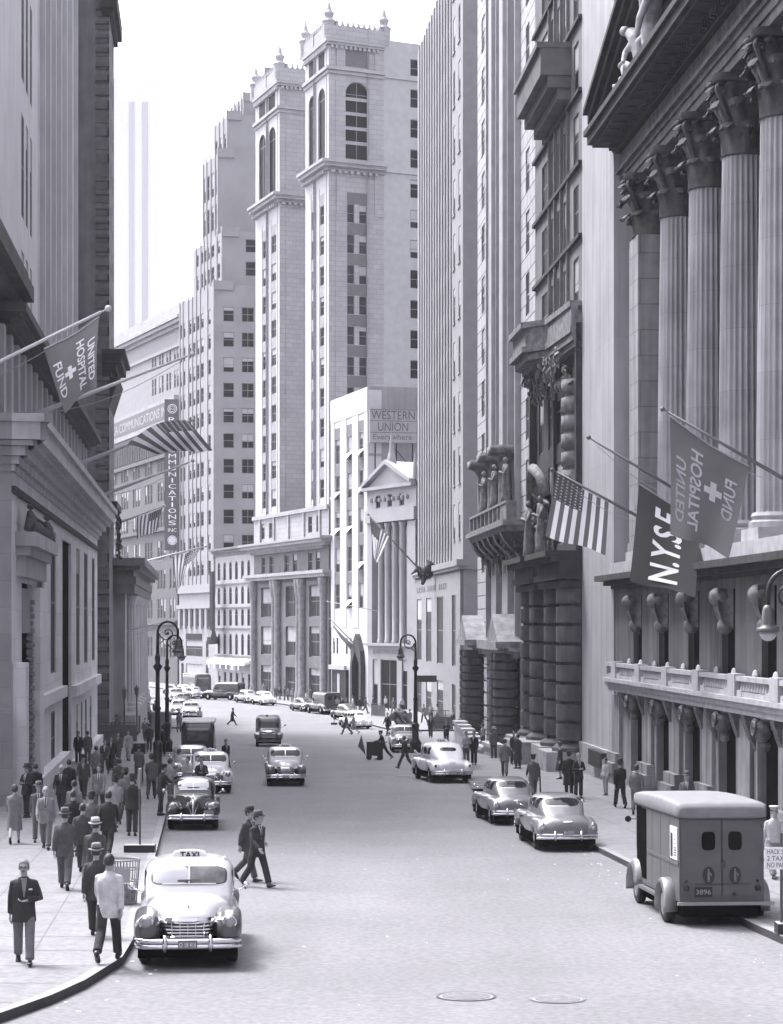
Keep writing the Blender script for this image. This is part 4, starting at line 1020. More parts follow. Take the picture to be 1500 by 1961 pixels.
m.box(0, Fw.L, .003, .2, 64, 64.6); m.box(0, Fw.L, .003, .2, 75.4, 76)
m.build('plain_wing', mat('wing_brick', .36, .85, noise=.1), b.o)
Fc = Fr(C_L + dn * 4.6 + Vector((0, 3, 0)), C_L + dn * 11 + Vector((0, 3, 0))); m = MB(Fc)
facade(b, Fc, m, 0, Fc.L, 23.4, 75, [(.4, 1.6), (2.8, 1.4)], [(24.6 + 3.66 * i, 2.4) for i in range(13)], .3, style='dusk'); core(m, 0, Fc.L, 23.4, 75, 6)
m.build('light_court', M_SPAN, b.o); b.finish()

# ------------------------------------------------------------------ 11. arcaded building
b = Bld('arcaded_building', (-22, 282, 0), 'low painted brick building with rows of small pointed arched windows, restaurant at its foot')
F = Fr((-25.2, 291), (-18.4, 272.4)); L = F.L; m = MB(F)
ac = [(1.3 + i * 3.05, 1.45) for i in range(6)]
facade(b, F, m, 0, L, 4.4, 19.4, ac, [(5.2, 2.9), (9.2, 2.3), (12.2, 2.4), (15.6, 2.5)], .4, arch=True)
facade(b, F, m, 0, L, 0, 4.4, [(1.6 + i * 3.05, 1.3) for i in range(6)], [(.1, 2.6)], .3)
core(m, 0, L, 0, 19.4, 10, .6); m.build('wall', M_MOOR, b.o)
m = MB(F)
for z in (4.9, 8.7, 11.6, 14.9): m.box(0, L, .003, .15, z, z + .18)
cornice(m, 0, L, 19.0, [(.2, .4), (.5, .35), (.8, .3)], .2); m.build('string_course', M_DARKB, b.o)
m = MB(F); m.prism([(.1, 4.2), (1.3, 3.8), (1.3, 4.2), (.1, 4.7)], .1, L - .3)
for k in range(6): m.box(.9 + k * 3.1, 1.3 + k * 3.1, 1.2, 1.3, 3.2, 3.8)
m.build('awning', M_SIGNW, b.o)
m = MB(F); text(m, 'GRILL', lambda a, c: (8.0 + a * 2.6, .1, 3.1 + c * .5)); m.box(7.8, 10.8, .0, .06, 3.0, 3.7); m.build('shop_sign', [M_SIGNW], b.o); b.finish()
o = empty('restaurant_sign', F(4.5, 1.2, 8), 'tall dark vertical sign with a RESTAURANT board at its foot, on the arcaded building', 'sign')
Fv = Fr(F(1.3, .15, 0), F(6.2, 2.6, 0)); m = MB(Fv)
m.box(2.1, 4.0, -.2, .2, 8.6, 16.8); m.prism([(.8, 7.6), (5.2, 7.6), (4.0, 8.6), (2.1, 8.6)], -.2, .2, ax=1); m.box(0, Fv.L, -.25, .25, 6.6, 7.6)
m.build('panel', M_SIGND, o)
m = MB(Fv); text(m, 'RESTAURANT', lambda a, c: (.2 + a * (Fv.L - .4), .27, 6.75 + c * .7), 1)  # plain white letters on the dark board
for i, ch in enumerate('SCHER'): text(m, ch, lambda a, c, i=i: (2.55 + a * 1.0, .22, 15.4 - i * 1.35 + c * 1.0), 0)
m.build('lettering', [mat('dim_letters', .25, .7), M_SIGNW], o)

# ------------------------------------------------------------------ 12. setback tower
b = Bld('setback_tower', (-28, 300, 0), 'stepped art deco tower with setbacks climbing to the right behind the arcaded building')
S0 = Vector((-25.2, 291, 0)); sdir = Vector((-.37, 1, 0)).normalized(); fdir = Vector((1, .16, 0)).normalized()
def tier(corner, ls, lf, z0, z1, scols, fcols, rows, nm='tier', srows=None):
    Fs = Fr(corner + sdir * ls, corner); Ff = Fr(corner, corner + fdir * lf); m = MB(Fs)
    cs = [(Fs.L * a, w_) for a, w_ in scols]
    facade(b, Fs, m, 0, Fs.L, z0, z1, cs, srows or rows, .35); core(m, 0, Fs.L, z0, z1, min(12, lf), .6, s1=False)
    for u, w_ in cs:
        m.box(u - .55, u - .15, .003, .12, z0, z1 + .6)
        for z, h in (srows or rows):
            if z + 3.5 < z1: m.box(u, u + w_, .001, .006, z + h, z + 3.6, 1)
    m.box(Fs.L - .5, Fs.L, .003, .25, z0, z1 + .7)
    m.build('street_face', [mat('deco_lit', .26, .85, noise=.1), mat('pale_spandrel', .26, .85)], b.o)
    m = MB(Ff); cf = fcols; facade(b, Ff, m, 0, Ff.L, z0, z1, cf, rows, .3); core(m, 0, Ff.L, z0, z1, 10, .6, s0=False)
    m.box(-.1, Ff.L * .3, .003, .3, z1 - .8, z1 + .5)
    m.build('front_face', M_DECO, b.o)
rows = [(16.5 + 3.62 * i, 2.1) for i in range(13)]
sc6 = [(.04, 1.0), (.13, 1.0), (.29, 1.5), (.40, 1.5), (.51, 1.5), (.62, 1.5), (.82, 1.3)]
tier(S0, 20.6, 8.6, 15, 58, sc6, [(1.15, 1.55), (3.8, 1.75), (6.4, 1.6)], rows)
tier(S0 + Vector((1.0, 2, 0)), 17, 7.5, 58, 66, sc6[1:], [(3.2, 1.7), (5.6, 1.5)], [(59.6, 2.1), (63.0, 1.9)])
tier(S0 + Vector((0, 7, 0)), 9.5, 7, 66, 78.5, [(.1, 1.2), (.3, 1.2), (.55, 1.2), (.8, 1.0)], [], [(67.6, 3.6), (72.6, 3.6)])
tier(S0 + Vector((1.2, 9, 0)), 8, 6, 78.5, 84.5, [(.1, 1), (.4, 1), (.7, 1)], [], [(79.6, 2.4)])
tier(S0 + Vector((3.4, 12, 0)), 8.0, 6, 84.5, 88, [(.1, .9), (.35, .9), (.6, .9), (.82, .7)], [], [(85.0, 2.2)])
tier(S0 + Vector((6.4, 15, 0)), 7, 6, 84.5, 92.5, [(.2, .8), (.6, .8)], [], [(88.6, 2.6)])
F = Fr(S0 + sdir * 20.6, S0); m = MB(F); L = F.L
facade(b, F, m, 0, L, 0, 15, [(1.2, 1.5), (4.0, 9.6), (15.5, 1.5)], [(.1, 3.4), (4.6, 2.4)], .5, style='dusk')
m.box(0, L, .003, .4, 14.0, 15.2); m.box(0, L, .003, .5, 11.7, 12.3); core(m, 0, L, 0, 15, 8, .8)
for k in range(7): m.box(.5 + k * 3.1, 1.6 + k * 3.1, .003, .35, 8.8 + 3.6 * 0, 11.7)
m.build('shop_wall', mat('deco_white', .28, .8, noise=.1), b.o)
m = MB(F)
for k in range(6): m.box(1.75 + k * 3.1, 3.45 + k * 3.1, .003, .06, 9.1, 11.5)
m.box(4.2, 13.4, .003, .08, 7.1, 8.0); m.build('dark_pane', M_GLAS2, b.o); b.finish()

# ------------------------------------------------------------------ 13. wireless office with sign, classical block behind, hazy skyscraper
b = Bld('sign_building', (-38, 330, 0), 'dim grey office building with a vertical sign and roof board, far end of the street')
R0 = Vector((-32.7, 311, 0)); F = Fr(R0 + Vector((-.37, 1, 0)).normalized() * 50, R0); L = F.L; m = MB(F)
cols = [(3 + i * 8.6 + k * 1.9, 1.3) for i in range(5) for k in range(3)] + [(45.2, 1.1), (47.4, 1.1)]
facade(b, F, m, 0, L, 0, 40.5, cols, [(4.2, 3.2)] + [(10.3 + 4.6 * i, 3.1) for i in range(6)], .5, style='dusk')
core(m, 0, L, 0, 40.5, 12, .8)
for z in (9.3, 24.0, 35.4): m.box(0, L, .003, .5, z, z + .6)
for k in range(34): m.box(4 + k * 1.25, 4.5 + k * 1.25, .003, .3, 36.2, 39.2)
m.build('wall', mat('dim_stone', .10, .85, noise=.15), b.o)
m = MB(F); m.box(1, L - 1.5, -1, .2, 40.5, 44.6); m.box(2, L - 2, .2, .25, 41.4, 44.0, 1)
m.build('roof_board', [M_MID, mat('board_grey', .10, .7)], b.o)
m = MB(F); text(m, 'RCA COMMUNICATIONS INC', lambda a, c: (4 + a * (L - 8), .27, 41.9 + c * 1.5)); m.build('roof_lettering', M_SIGNM, b.o); b.finish()
Fv = Fr((ZX(315, 310.4), 310.4), (ZX(342, 310.4), 310.45)); zt = zp(768, 313); zb = zp(1055, 313)
o = empty('vertical_sign', Fv(1, 0, zb), 'tall dark vertical sign lettered COMMUNICATIONS INC with round emblems at both ends', 'sign')
m = MB(Fv); m.box(0, Fv.L, -.6, 0, zb, zt); m.build('panel', M_SIGND, o)
m = MB(Fv)
zy = lambda y: zp(y, 313)
seq = 'RCA COMMUNICATIONS'
for i, ch in enumerate(seq):
    if ch == ' ': continue
    yy = 802 + i * 11.55; text(m, ch, lambda a, c, yy=yy, ch=ch: (.62 + (.45 if ch == 'I' else 0) + a * (.25 if ch == 'I' else 1.15), .02, zy(yy + 8.8) + c * .68))
text(m, 'INC', lambda a, c: (.55 + a * 1.3, .02, zy(1020) + c * .55))
def emb(yc, ty):
    c = (1.2, zy(yc)); 
    for r0, r1 in ((.62, .72),) + (((0.0, .55),) if ty else ((.40, .48),)):
        m.add([(c[0] + r * math.cos(t), .02, c[1] + r * math.sin(t)) for r in (r0, r1) for t in [2 * math.pi * i / 28 for i in range(28)]], [(i, (i + 1) % 28, 28 + (i + 1) % 28, 28 + i) for i in range(28)])
    if not ty: text(m, 'RCA', lambda a, cc: (c[0] - .32 + a * .64, .021, c[1] - .16 + cc * .32))
emb(786, 0); emb(1036, 1)
m.build('lettering', M_SIGNW, o)
m = MB(Fv)
for a in (-.3, 0, .3): m.box(1.2 - .5, 1.2 + .5, .022, .026, zy(1036) + a - .025, zy(1036) + a + .025)
m.build('emblem_lines', M_SIGND, o)
b = Bld('classical_block', (-42, 365, 0), 'pale classical block with a strong top cornice just right of the hazy skyscraper')
F = Fr((-56, 395), ((352 - 750) / 3900 * 345, 345)); L = F.L; m = MB(F)
facade(b, F, m, 0, L, 20, 61.5, [(F.u_px(291) + i * 4.6, 1.1) for i in range(9)] + [(F.u_px(291) + 1.7 + i * 4.6, 1.1) for i in range(9)], [(28 + i * 4.4, 3.0) for i in range(7)], .4, style='pale')
core(m, 0, L, 0, 61.5, 14, .6); m.build('wall', mat('classical_stone', .26, .85, noise=.1), b.o)
m = MB(F); cornice(m, 0, L, 60.0, [(.5, .6), (1.2, .6), (1.6, .5)], .3); m.box(0, L, -.5, 0, 61.7, 64.2); m.box(0, L, .003, .4, 56.8, 57.3)
m.build('cornice', M_TWIN, b.o); b.finish()
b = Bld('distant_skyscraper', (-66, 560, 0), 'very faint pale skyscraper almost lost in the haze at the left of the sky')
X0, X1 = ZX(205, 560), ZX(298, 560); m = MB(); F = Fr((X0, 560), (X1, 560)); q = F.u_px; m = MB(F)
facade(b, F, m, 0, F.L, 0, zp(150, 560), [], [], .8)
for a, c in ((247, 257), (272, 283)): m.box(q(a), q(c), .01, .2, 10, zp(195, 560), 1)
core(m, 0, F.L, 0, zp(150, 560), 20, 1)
m.build('shaft', [mat('haze_pale_stone', .72, .85, noise=.03), mat('haze_pale_strip', .5, .85, noise=.03)], b.o); b.finish()  # pale tones carry the fading of the haze in their colour
b = Bld('street_end_building', (-60, 440, 0), 'dim low building closing the far end of the street at the left')
F = Fr((-120, 440), (-38, 425)); m = MB(F); facade(b, F, m, 0, F.L, 0, 30, [(3 + i * 4, 2) for i in range(19)], [(4 + 4 * k, 2.4) for k in range(6)], .4); core(m, 0, F.L, 0, 30, 10, .6); m.build('wall', M_MID, b.o); b.finish()

# ------------------------------------------------------------------ street furniture
def lamp_tmpl():
    """bishop's crook lamp post, arm towards +x"""
    o = empty('street_lamp', (0, 0, 0)); m = MB()
    m.lathe([(.34, 0), (.34, .5), (.38, .55), (.3, .75), (.2, .85), (.22, 1.6), (.25, 1.7), (.15, 1.85)], n=16)
    m.build('base', M_BLACK, o, 1)
    m = MB(); m.lathe([(.14, 1.85), (.12, 3.2), (.17, 3.3), (.11, 3.4), (.09, 5.0), (.16, 5.1), (.22, 5.22), (.1, 5.35), (.13, 5.6), (.08, 5.8)], n=14); m.build('post', M_BLACK, o, 1)
    m = MB(); pts = [(0, 0, 5.7), (0, 0, 6.3)]
    for i in range(13): a = math.pi - math.pi * i / 12; pts.append((.46 + .46 * math.cos(a), 0, 6.75 + .5 * math.sin(a)))
    pts.append((.92, 0, 6.45)); m.tube(pts, [.075, .07] + [.055] * 13 + [.05], 8)
    sp = [(.04, 0, 6.4)] + [(.44 + (.36 - .02 * i) * math.cos(math.pi + i * .5) * (1 if i < 99 else 0), 0, 6.72 + (.36 - .02 * i) * math.sin(math.pi + i * .5) * 1) for i in range(16)]
    m.tube(sp, .028, 6); m.ball((.46, 0, 6.72), .07, 8); m.tube([(.1, 0, 6.25), (.25, 0, 6.4), (.2, 0, 6.55)], .025, 5)
    m.build('scroll_arm', M_BLACK, o, 1)
    m = MB(); m.lathe([(.04, 6.48), (.1, 6.44), (.13, 6.36), (.16, 6.05), (.17, 5.98), (.26, 5.95), (.27, 5.86), (.2, 5.85)], (.92, 0, 0), 18); m.ball((.72, 0, 5.95), .06, 8); m.build('lamp_hood', mat('lamp_hood', .11, .35, noise=.2), o, 1)
    m = MB(); m.lathe([(.2, 5.85), (.19, 5.78), (.14, 5.70), (.07, 5.66), (.01, 5.65)], (.92, 0, 0), 18); m.build('lamp_glass', mat('lamp_glass', .45, .15, noise=.1), o, 1)
    return o
LT = tree_of(lamp_tmpl())
def lamp(px, py, rz, lab, s=1.0, pos=None, first=[True]):
    o = LT[0] if first[0] else tmpl_copy(LT); first[0] = False
    p = pos or GP(px, py, .15); o.location = p; o.rotation_euler[2] = R(rz); o.scale = (s, s, s); return tag(o, lab, 'street lamp', 'crook lamp posts along the kerbs')
lamp(302, 1496, 0, 'black crook lamp post nearest on the left pavement, lamp towards the road')
lamp(320, 1440, 0, 'black crook lamp post just behind the nearest left one')
lamp(796, 1442, 180, 'black crook lamp post on the right kerb, its crook turned left')
lamp(0, 0, 184, 'crook lamp post nearest right, only its hood and globe in view', pos=Vector((9.45, 46.2, gz(46) + .15)))
m = MB(); p = GP(796, 1442, .15); o = empty('street_name_sign', p + Vector((0, -.1, 4.4)), 'small dark street name sign on the right hand crook lamp post', 'sign')
m.box(p.x + .1, p.x + 1.3, p.y - .03, p.y + .03, p.z + 4.35, p.z + 4.75); m.box(p.x - .05, p.x + .1, p.y - .05, p.y + .05, p.z + 4.3, p.z + 4.8); m.build('plate', M_SIGND, o)
def stand(px, py, top, lab, sgn=None, base=.42, g='sign stands at the kerb', s=1.0):
    p = GP(px, py, .15); o = empty('sign_stand', p, lab, 'sign stand', g); m = MB()
    m.box(p.x - base * s, p.x + base * s, p.y - .2, p.y + .2, p.z, p.z + .2 * s); b_ = m.build('base', M_BLACK, o)
    m = MB(); m.box(p.x - base * s + .01, p.x + base * s - .01, p.y - .19, p.y + .19, p.z + .2 * s, p.z + .21 * s); m.build('base_top', M_SIGNM, o)
    m = MB(); m.tube([(p.x, p.y, p.z + .2), (p.x, p.y, p.z + top)], .03, 8); m.build('pole', mat('stand_pole', .08, .5), o)
    return o, p
o, p = stand(268, 1632, 2.15, 'thin sign stand with a heavy block base on the left pavement before the taxi')
m = MB(); m.box(p.x - .02, p.x + .02, p.y - .25, p.y + .25, p.z + 1.75, p.z + 2.3); m.build('plate', M_SIGNM, o)
stand(320, 1440, 2.9, 'thin sign stand with a small base beyond the left crook lamp post', base=.35)
stand(640, 1388, 2.6, 'thin sign stand at the far kerb left of the railings', base=.3)
o, p = stand(1497, 1788, 1.9, 'taxi rank notice on a black stand at the right edge of the picture', base=.1)
m = MB(); sx0, sz0 = p.x - .32, p.z + 1.22
m.box(sx0, p.x + .32, p.y - .05, p.y - .03, sz0, sz0 + .42); m.build('plate', M_SIGNW, o)
m = MB()
for i, t in enumerate(('HACK STAND', '2 TAXIS', 'NO PARKING')): text(m, t, lambda a, c, i=i, t=t: (sx0 + .04 + a * (.56 if i != 1 else .4), p.y - .054, sz0 + .29 - i * .125 + c * .09))
m.build('lettering', M_BLACK, o)
# wire litter basket
p = GP(240, 1731, .15); o = empty('litter_basket', p, 'tall wire litter basket on the left pavement beside the taxi', 'litter basket'); m = MB()
for k in range(28):
    t = 2 * math.pi * k / 28; c, s_ = math.cos(t), math.sin(t); m.tube([(p.x + .24 * c, p.y + .24 * s_, p.z + .03), (p.x + .31 * c, p.y + .31 * s_, p.z + .95)], .008, 4)
for z, r in ((.03, .24), (.25, .255), (.5, .275), (.75, .295), (.95, .315)): m.tube([(p.x + r * math.cos(2 * math.pi * k / 24), p.y + r * math.sin(2 * math.pi * k / 24), p.z + z) for k in range(25)], .012 if z < .9 else .02, 4)
m.build('wire_cage', mat('basket_wire', .22, .6), o)
m = MB(); m.lathe([(.20, .04), (.23, .3), (.25, .45), (.1, .55)], (p.x, p.y, p.z), 12); m.build('litter', mat('litter_paper', .35, .9, noise=.6, nscale=9), o)
m = MB(); m.box(p.x - .16, p.x + .14, p.y - .33, p.y - .31, p.z + .5, p.z + .8); m.build('plate', M_SIGNM, o)
# railings of subway entrances and areas
def railing(name, a, b_, h, lab, panel=False, cat='railing', g=.05, dz=.15):
    o = empty(name, (a + b_) / 2, lab, cat); m = MB(); n = max(2, int((b_ - a).length / (.16 if not panel else .5)))
    for i in range(n + 1):
        q = a.lerp(b_, i / n); r = .045 if i % 8 == 0 else .014; m.tube([tuple(q), (q.x, q.y, q.z + h)], r, 5)
    for z in (.12, h * .55, h): m.tube([(a.x, a.y, a.z + z), (b_.x, b_.y, b_.z + z)], .035, 5)
    m.build('bars', mat('railing_iron_%d' % (g * 100), g, .6), o)
    if panel:
        m = MB(); m.quad((a.x, a.y + .02, a.z + .15), (b_.x, b_.y + .02, b_.z + .15), (b_.x, b_.y + .02, b_.z + h * .9), (a.x, a.y + .02, a.z + h * .9)); m.build('panel', mat('railing_panel', .10, .7), o)
    return o
railing('subway_railing', GP(822, 1399, .15), GP(868, 1399, .15), 1.3, 'dark boarded railing of the far subway entrance left part', True)
railing('iron_railing', GP(826, 1388, .15), GP(900, 1388, .15), 1.3, 'open railing of the far subway entrance right of its boarded part')
railing('street_railing', GP(712, 1372, .15), GP(738, 1374, .15), 1.3, 'short dark railing at the far kerb behind the parked cars', True)
railing('area_railing', GP(190, 1426, .15), GP(262, 1426, .15), 1.5, 'dark iron area railing before the banded tower on the left', True)
railing('stair_railing', GP(200, 1414, .15), GP(268, 1404, .15), 1.4, 'second iron railing before the columned bank on the left')
for i, (x, y, lab) in enumerate(((238, 1420, 'black lamp pillar standing among the left area railings'), (262, 1408, 'black lamp pillar behind the left area railings'))):
    p = GP(x, y, .15); o = empty('lamp_pillar', p, lab, 'lamp pillar', 'lamp pillars by the area railings'); m = MB(); m.lathe([(.16, 0), (.1, .3), (.07, .5), (.06, 3.0), (.12, 3.1)], tuple(p), 10); m.build('post', M_BLACK, o)
    m = MB(); m.lathe([(.06, 3.1), (.14, 3.2), (.19, 3.65), (.21, 3.68), (.08, 3.85), (.03, 3.95)], tuple(p), 6); m.build('lantern', M_SIGND, o)
o = empty('hoarding', GP(308, 1402, .15), 'grey boarded kiosk at the far end of the left pavement', 'kiosk'); p = GP(308, 1404, .15); m = MB(); m.box(p.x - .75, p.x + .75, p.y, p.y + 1.2, p.z, p.z + 1.6); m.build('box', mat('kiosk_board', .2, .8), o); m = MB(); m.box(p.x - .85, p.x + .85, p.y - .1, p.y + 1.3, p.z + 1.6, p.z + 1.72); m.build('lid', M_SIGNM, o)
p = GP(262, 1444, .15); o = empty('trunk', p, 'black trunk with a pale top standing on the left pavement by the railings', 'trunk'); m = MB(); m.box(p.x - .55, p.x + .5, p.y, p.y + .7, p.z, p.z + .62); m.build('box', M_BLACK, o); m = MB(); m.box(p.x - .57, p.x + .52, p.y - .02, p.y + .72, p.z + .62, p.z + .7); m.build('lid', M_SIGNM, o)
# handcart in the road
p = GP(717, 1455); o = empty('handcart', p, 'black two wheeled handcart pushed across the road', 'handcart'); m = MB()
m.prism([(-.45, .3), (.45, .3), (.55, 1.05), (-.5, .95)], -.35, .35, ax=0) if False else m.box(p.x - .45, p.x + .5, p.y - .3, p.y + .3, p.z + .25, p.z + 1.05)
m.build('box', M_BLACK, o); m = MB(); m.add([(p.x - .5, p.y - .3, p.z + .3), (p.x - .95, p.y - .3, p.z + .8), (p.x - .75, p.y - .3, p.z + 1.45), (p.x - .5, p.y + .3, p.z + .3), (p.x - .95, p.y + .3, p.z + .8), (p.x - .75, p.y + .3, p.z + 1.45)], [(0, 1, 2), (3, 4, 5), (0, 1, 4, 3), (1, 2, 5, 4), (0, 2, 5, 3)]); m.build('raised_flap', M_SIGND, o)
for dx in (-.3, .35):
    m = MB(); m.lathe([(.02, -.34), (.17, -.34), (.17, -.28), (.02, -.28)], (p.x + dx, p.y, p.z + .17), 14, ax=1); m.build('wheel', M_BLACK, o)
m = MB(); m.tube([(p.x + .5, p.y, p.z + .95), (p.x + .75, p.y, p.z + 1.05)], .025, 5); m.build('handle', M_BLACK, o)

# ------------------------------------------------------------------ flagpoles and flags
def pole(a, b_, r0, r1, lab, mt, ball=True, g='flagpoles on the low bank', gr=True):
    o = empty('flagpole', a, lab, 'flagpole', g if gr else None); m = MB(); a, b_ = Vector(a), Vector(b_)
    m.tube([tuple(a), tuple(a.lerp(b_, .97))], [r0, r1], 10); m.build('shaft', mt, o, 1); d = (b_ - a).normalized()
    m = MB(); m.ball(tuple(b_ + d * .05), r1 * 2.3, 10); m.tube([tuple(a.lerp(b_, .965)), tuple(b_)], r1 * .5, 6); m.build('finial', mt, o, 1)
    m = MB(); n = 14; m.tube([tuple(a.lerp(b_, .06 + .88 * i / n) + Vector((0, -.06, -.12 - .35 * math.sin(math.pi * i / n)))) for i in range(n + 1)], .012, 4); m.build('halyard', M_SIGNM, o)
    return o
pole((-16.3, 69.5, 16.9), tuple(PT(205, 592, 65.5)), .075, .05, 'nearest pale flagpole slanting out from the left edge, hospital flag below it', M_POLE)
pole(tuple(PT(66, 794, 79)), tuple(PT(366, 679, 79)), .10, .045, 'long pale flagpole without a flag on the bank cornice', M_POLE)
pole(tuple(PT(143, 892, 104)), tuple(PT(367, 804, 104)), .12, .05, 'pale flagpole carrying the billowing striped flag', M_POLE)
pole(tuple(PT(190, 951, 128.7)), tuple(PT(368, 883, 128.7)), .12, .055, 'bare pale flagpole at the far end of the bank cornice', M_POLE)
pole(tuple(PT(226, 1002, 172)), tuple(PT(314, 969, 170)), .10, .06, 'short pale flagpole with a small striped flag beyond the banded tower', M_POLE)
pole(tuple(PT(243, 1084, 190)), tuple(PT(393, 1046, 188)), .11, .06, 'thin pale flagpole over the columned bank with a drooping flag', M_POLE)
pole(tuple(PT(206, 1217, 165)), tuple(PT(322, 1189, 164)), .06, .04, 'faint thin pole low beside the columned bank', M_POLE)
pole(tuple(PT(1248, 1003, 84.7)), tuple(PT(1060, 901, 84.7)), .07, .045, 'dark flagpole with the large striped flag on the exchange', M_POLED, g='flagpoles on the exchange')
pole(tuple(PT(1335, 962, 75.7)), tuple(PT(1130, 839, 75.7)), .07, .04, 'dark flagpole with the black lettered flag on the exchange', M_POLED, g='flagpoles on the exchange')
pole(tuple(PT(1524, 930, 61.8)), tuple(PT(1272, 785, 61.8)), .07, .035, 'dark flagpole with the grey hospital flag on the exchange', M_POLED, g='flagpoles on the exchange')
pole(tuple(PT(812, 1100, 196)), tuple(PT(706, 986, 196)), .09, .05, 'flagpole slanting up from a carved figure on the ribbed tower', M_POLED, g='flagpoles beyond the crossing')
pole(tuple(PT(686, 1240, 232)), tuple(PT(633, 1186, 232)), .07, .05, 'flagpole over the dark arched door of the white office building', M_POLED, g='flagpoles beyond the crossing')
pole(tuple(PT(722, 1170, 222)), tuple(PT(628, 1152, 222)), .05, .04, 'thin white pole before the temple fronted building', M_POLE, g='flagpoles beyond the crossing')
p = PT(815, 1098, 198); o = empty('carved_eagle', p, 'dark carved eagle bracket on the corner of the ribbed tower', 'carving'); m = MB(); m.ball(tuple(p), .7, 10, sq=(1.2, .6, .9)); m.ball(tuple(p + Vector((-.7, 0, .4))), .35, 8); m.tube([tuple(p + Vector((-.9, 0, .3))), tuple(p + Vector((-1.4, 0, -.1)))], [.2, .05], 6); m.tube([tuple(p), tuple(p + Vector((.6, -.3, .9))), tuple(p + Vector((.2, -.3, 1.3)))], [.5, .4, .1], 6); m.tube([tuple(p), tuple(p + Vector((-.3, -.2, -1.1)))], [.4, .15], 6); m.build('bird', M_SOOT, o, 1)
class Cloth:
    """hoist edge a->b along the pole, free edge c->d; s along the hoist, t down the fly"""
    def __init__(s, a, b, c, d, wave=.12, nw=3.0, sag=.1, belly=0.0, nrm=(0, -1, 0), ph=0.0, mid=None):
        s.a, s.b, s.c, s.d = map(Vector, (a, b, c, d)); s.w, s.nw, s.sag, s.bel, s.n, s.ph, s.mid = wave, nw, sag, belly, Vector(nrm), ph, mid
    def __call__(s, u, t, off=0.0):
        p = s.a.lerp(s.b, u).lerp(s.c.lerp(s.d, u), t)
        p = p + s.n * (s.w * math.sin(u * s.nw * math.pi + t * 1.6 + s.ph) * (.25 + .75 * t) + s.bel * math.sin(math.pi * t))
        p.z -= s.sag * math.sin(math.pi * u) * (1 - t) + .05 * math.sin(u * 7 + s.ph) * t
        if s.mid: p += Vector(s.mid) * (math.sin(math.pi * u) * t)
        return tuple(p + s.n * off)
def us_flag(cl, lab, can0=True, stars=True):
    """canton at the hoist, u from the tip of the pole; stripes run down the fly"""
    o = empty('striped_flag', Vector(cl(.5, .5)), lab, 'flag', 'national flags'); m = MB()
    def mi(u, t):
        if u < 7 / 13 and t < .4: return 2
        return int(u * 13) % 2
    m.grid(lambda u, t: cl(u, t), 13 * 3, 30, mi); m.build('cloth', [M_FRED, M_FWHITE, M_FBLUE], o, 1)
    if stars:
        m = MB()
        for side in (-.012, .012):
            for i in range(6):
                for j in range(8):
                    uc, tc = (i + .5) / 6 * 7 / 13, (j + .5) / 8 * .4; ru, rt = .026, .017
                    pts = [cl(uc + ru * (1 if k % 2 == 0 else .45) * math.sin(k * math.pi / 5), tc - rt * (1 if k % 2 == 0 else .45) * math.cos(k * math.pi / 5), side) for k in range(10)]
                    m.add(pts, [tuple(range(10))])
        m.build('star', M_FWHITE, o); o.children[-1]['kind'] = 'stuff'
    return o
us_flag(Cloth(PT(1066, 905, 84.6), PT(1166, 962, 84.9), PT(1044, 1026, 84.2), PT(1160, 1062, 84.6), .12, 3.2, .06, .1), 'large striped national flag hanging at the ornate building end of the exchange')
us_flag(Cloth(PT(362, 806, 103.6), PT(243, 850, 104.2), PT(408, 862, 101.5), PT(300, 868, 102.6), .10, 2.2, -.45, 1.0, ph=.4), 'striped flag billowing over its pole above the bank')
us_flag(Cloth(PT(311, 972, 170), PT(262, 990, 171), PT(302, 1016, 169), PT(262, 1032, 170), .3, 3, .1, .3), 'small striped flag near the vertical sign')
us_flag(Cloth(PT(384, 1050, 188), PT(330, 1064, 189), PT(352, 1108, 187), PT(338, 1140, 188), .3, 3, .1, .3), 'limp striped flag hanging over the far left cars')
us_flag(Cloth(PT(708, 990, 195.6), PT(748, 1030, 196), PT(716, 1066, 195), PT(722, 1078, 195.4), .3, 3, .1, .2), 'drooping striped flag before the temple fronted building', stars=False)
o = empty('hospital_flag', PT(665, 1220, 231), 'dark folded flag over the arched door of the white office building', 'flag'); m = MB(); cl = Cloth(PT(632, 1190, 231.5), PT(682, 1238, 231.5), PT(650, 1218, 230), PT(672, 1246, 231), .3, 3, .2, .2); m.grid(lambda u, t: cl(u, t), 16, 8); m.build('cloth', M_FUHF, o, 1); o.name = 'folded_flag'
def band_flag(name, cl, cloth, lab, words, cross=None):
    """words: (text, fn(x01, y01) -> (u, t))"""
    o = empty(name, Vector(cl(.5, .5)), lab, 'flag'); m = MB(); m.grid(lambda u, t: cl(u, t), 24, 24); m.build('cloth', cloth, o, 1)
    m = MB()
    for side in (-.014, .014):
        for tx, fn in words: text(m, tx, lambda a, c: cl(*fn(a, c), side), 0, .022)
        if cross:
            cu, ct, s = cross
            for x0, x1, y0, y1 in ((-s, s, -s / 3, s / 3), (-s / 3, s / 3, s / 3, s), (-s / 3, s / 3, -s, -s / 3)):
                m.grid(lambda a, c: cl(cu + x0 + (x1 - x0) * a, ct + (y0 + (y1 - y0) * c) * .8, side), 4, 4)
    m.build('lettering', M_FWHITE, o, 0)
    m = MB(); m.tube([cl(i / 12, 0) for i in range(13)], .03, 6); m.build('hem', M_SIGNM, o); return o
def vword(u0, u1, t0, t1, mirror):
    # reads down the fly: x -> t, text up -> u direction
    return lambda a, c: ((u0 + (u1 - u0) * (c if mirror else c)), t0 + (t1 - t0) * a)
cl = Cloth(PT(1283, 797, 61.6), PT(1434, 893, 61.8), PT(1283, 1020, 60.8), PT(1398, 1066, 61.2), .16, 2.6, .10, .12, ph=.9)
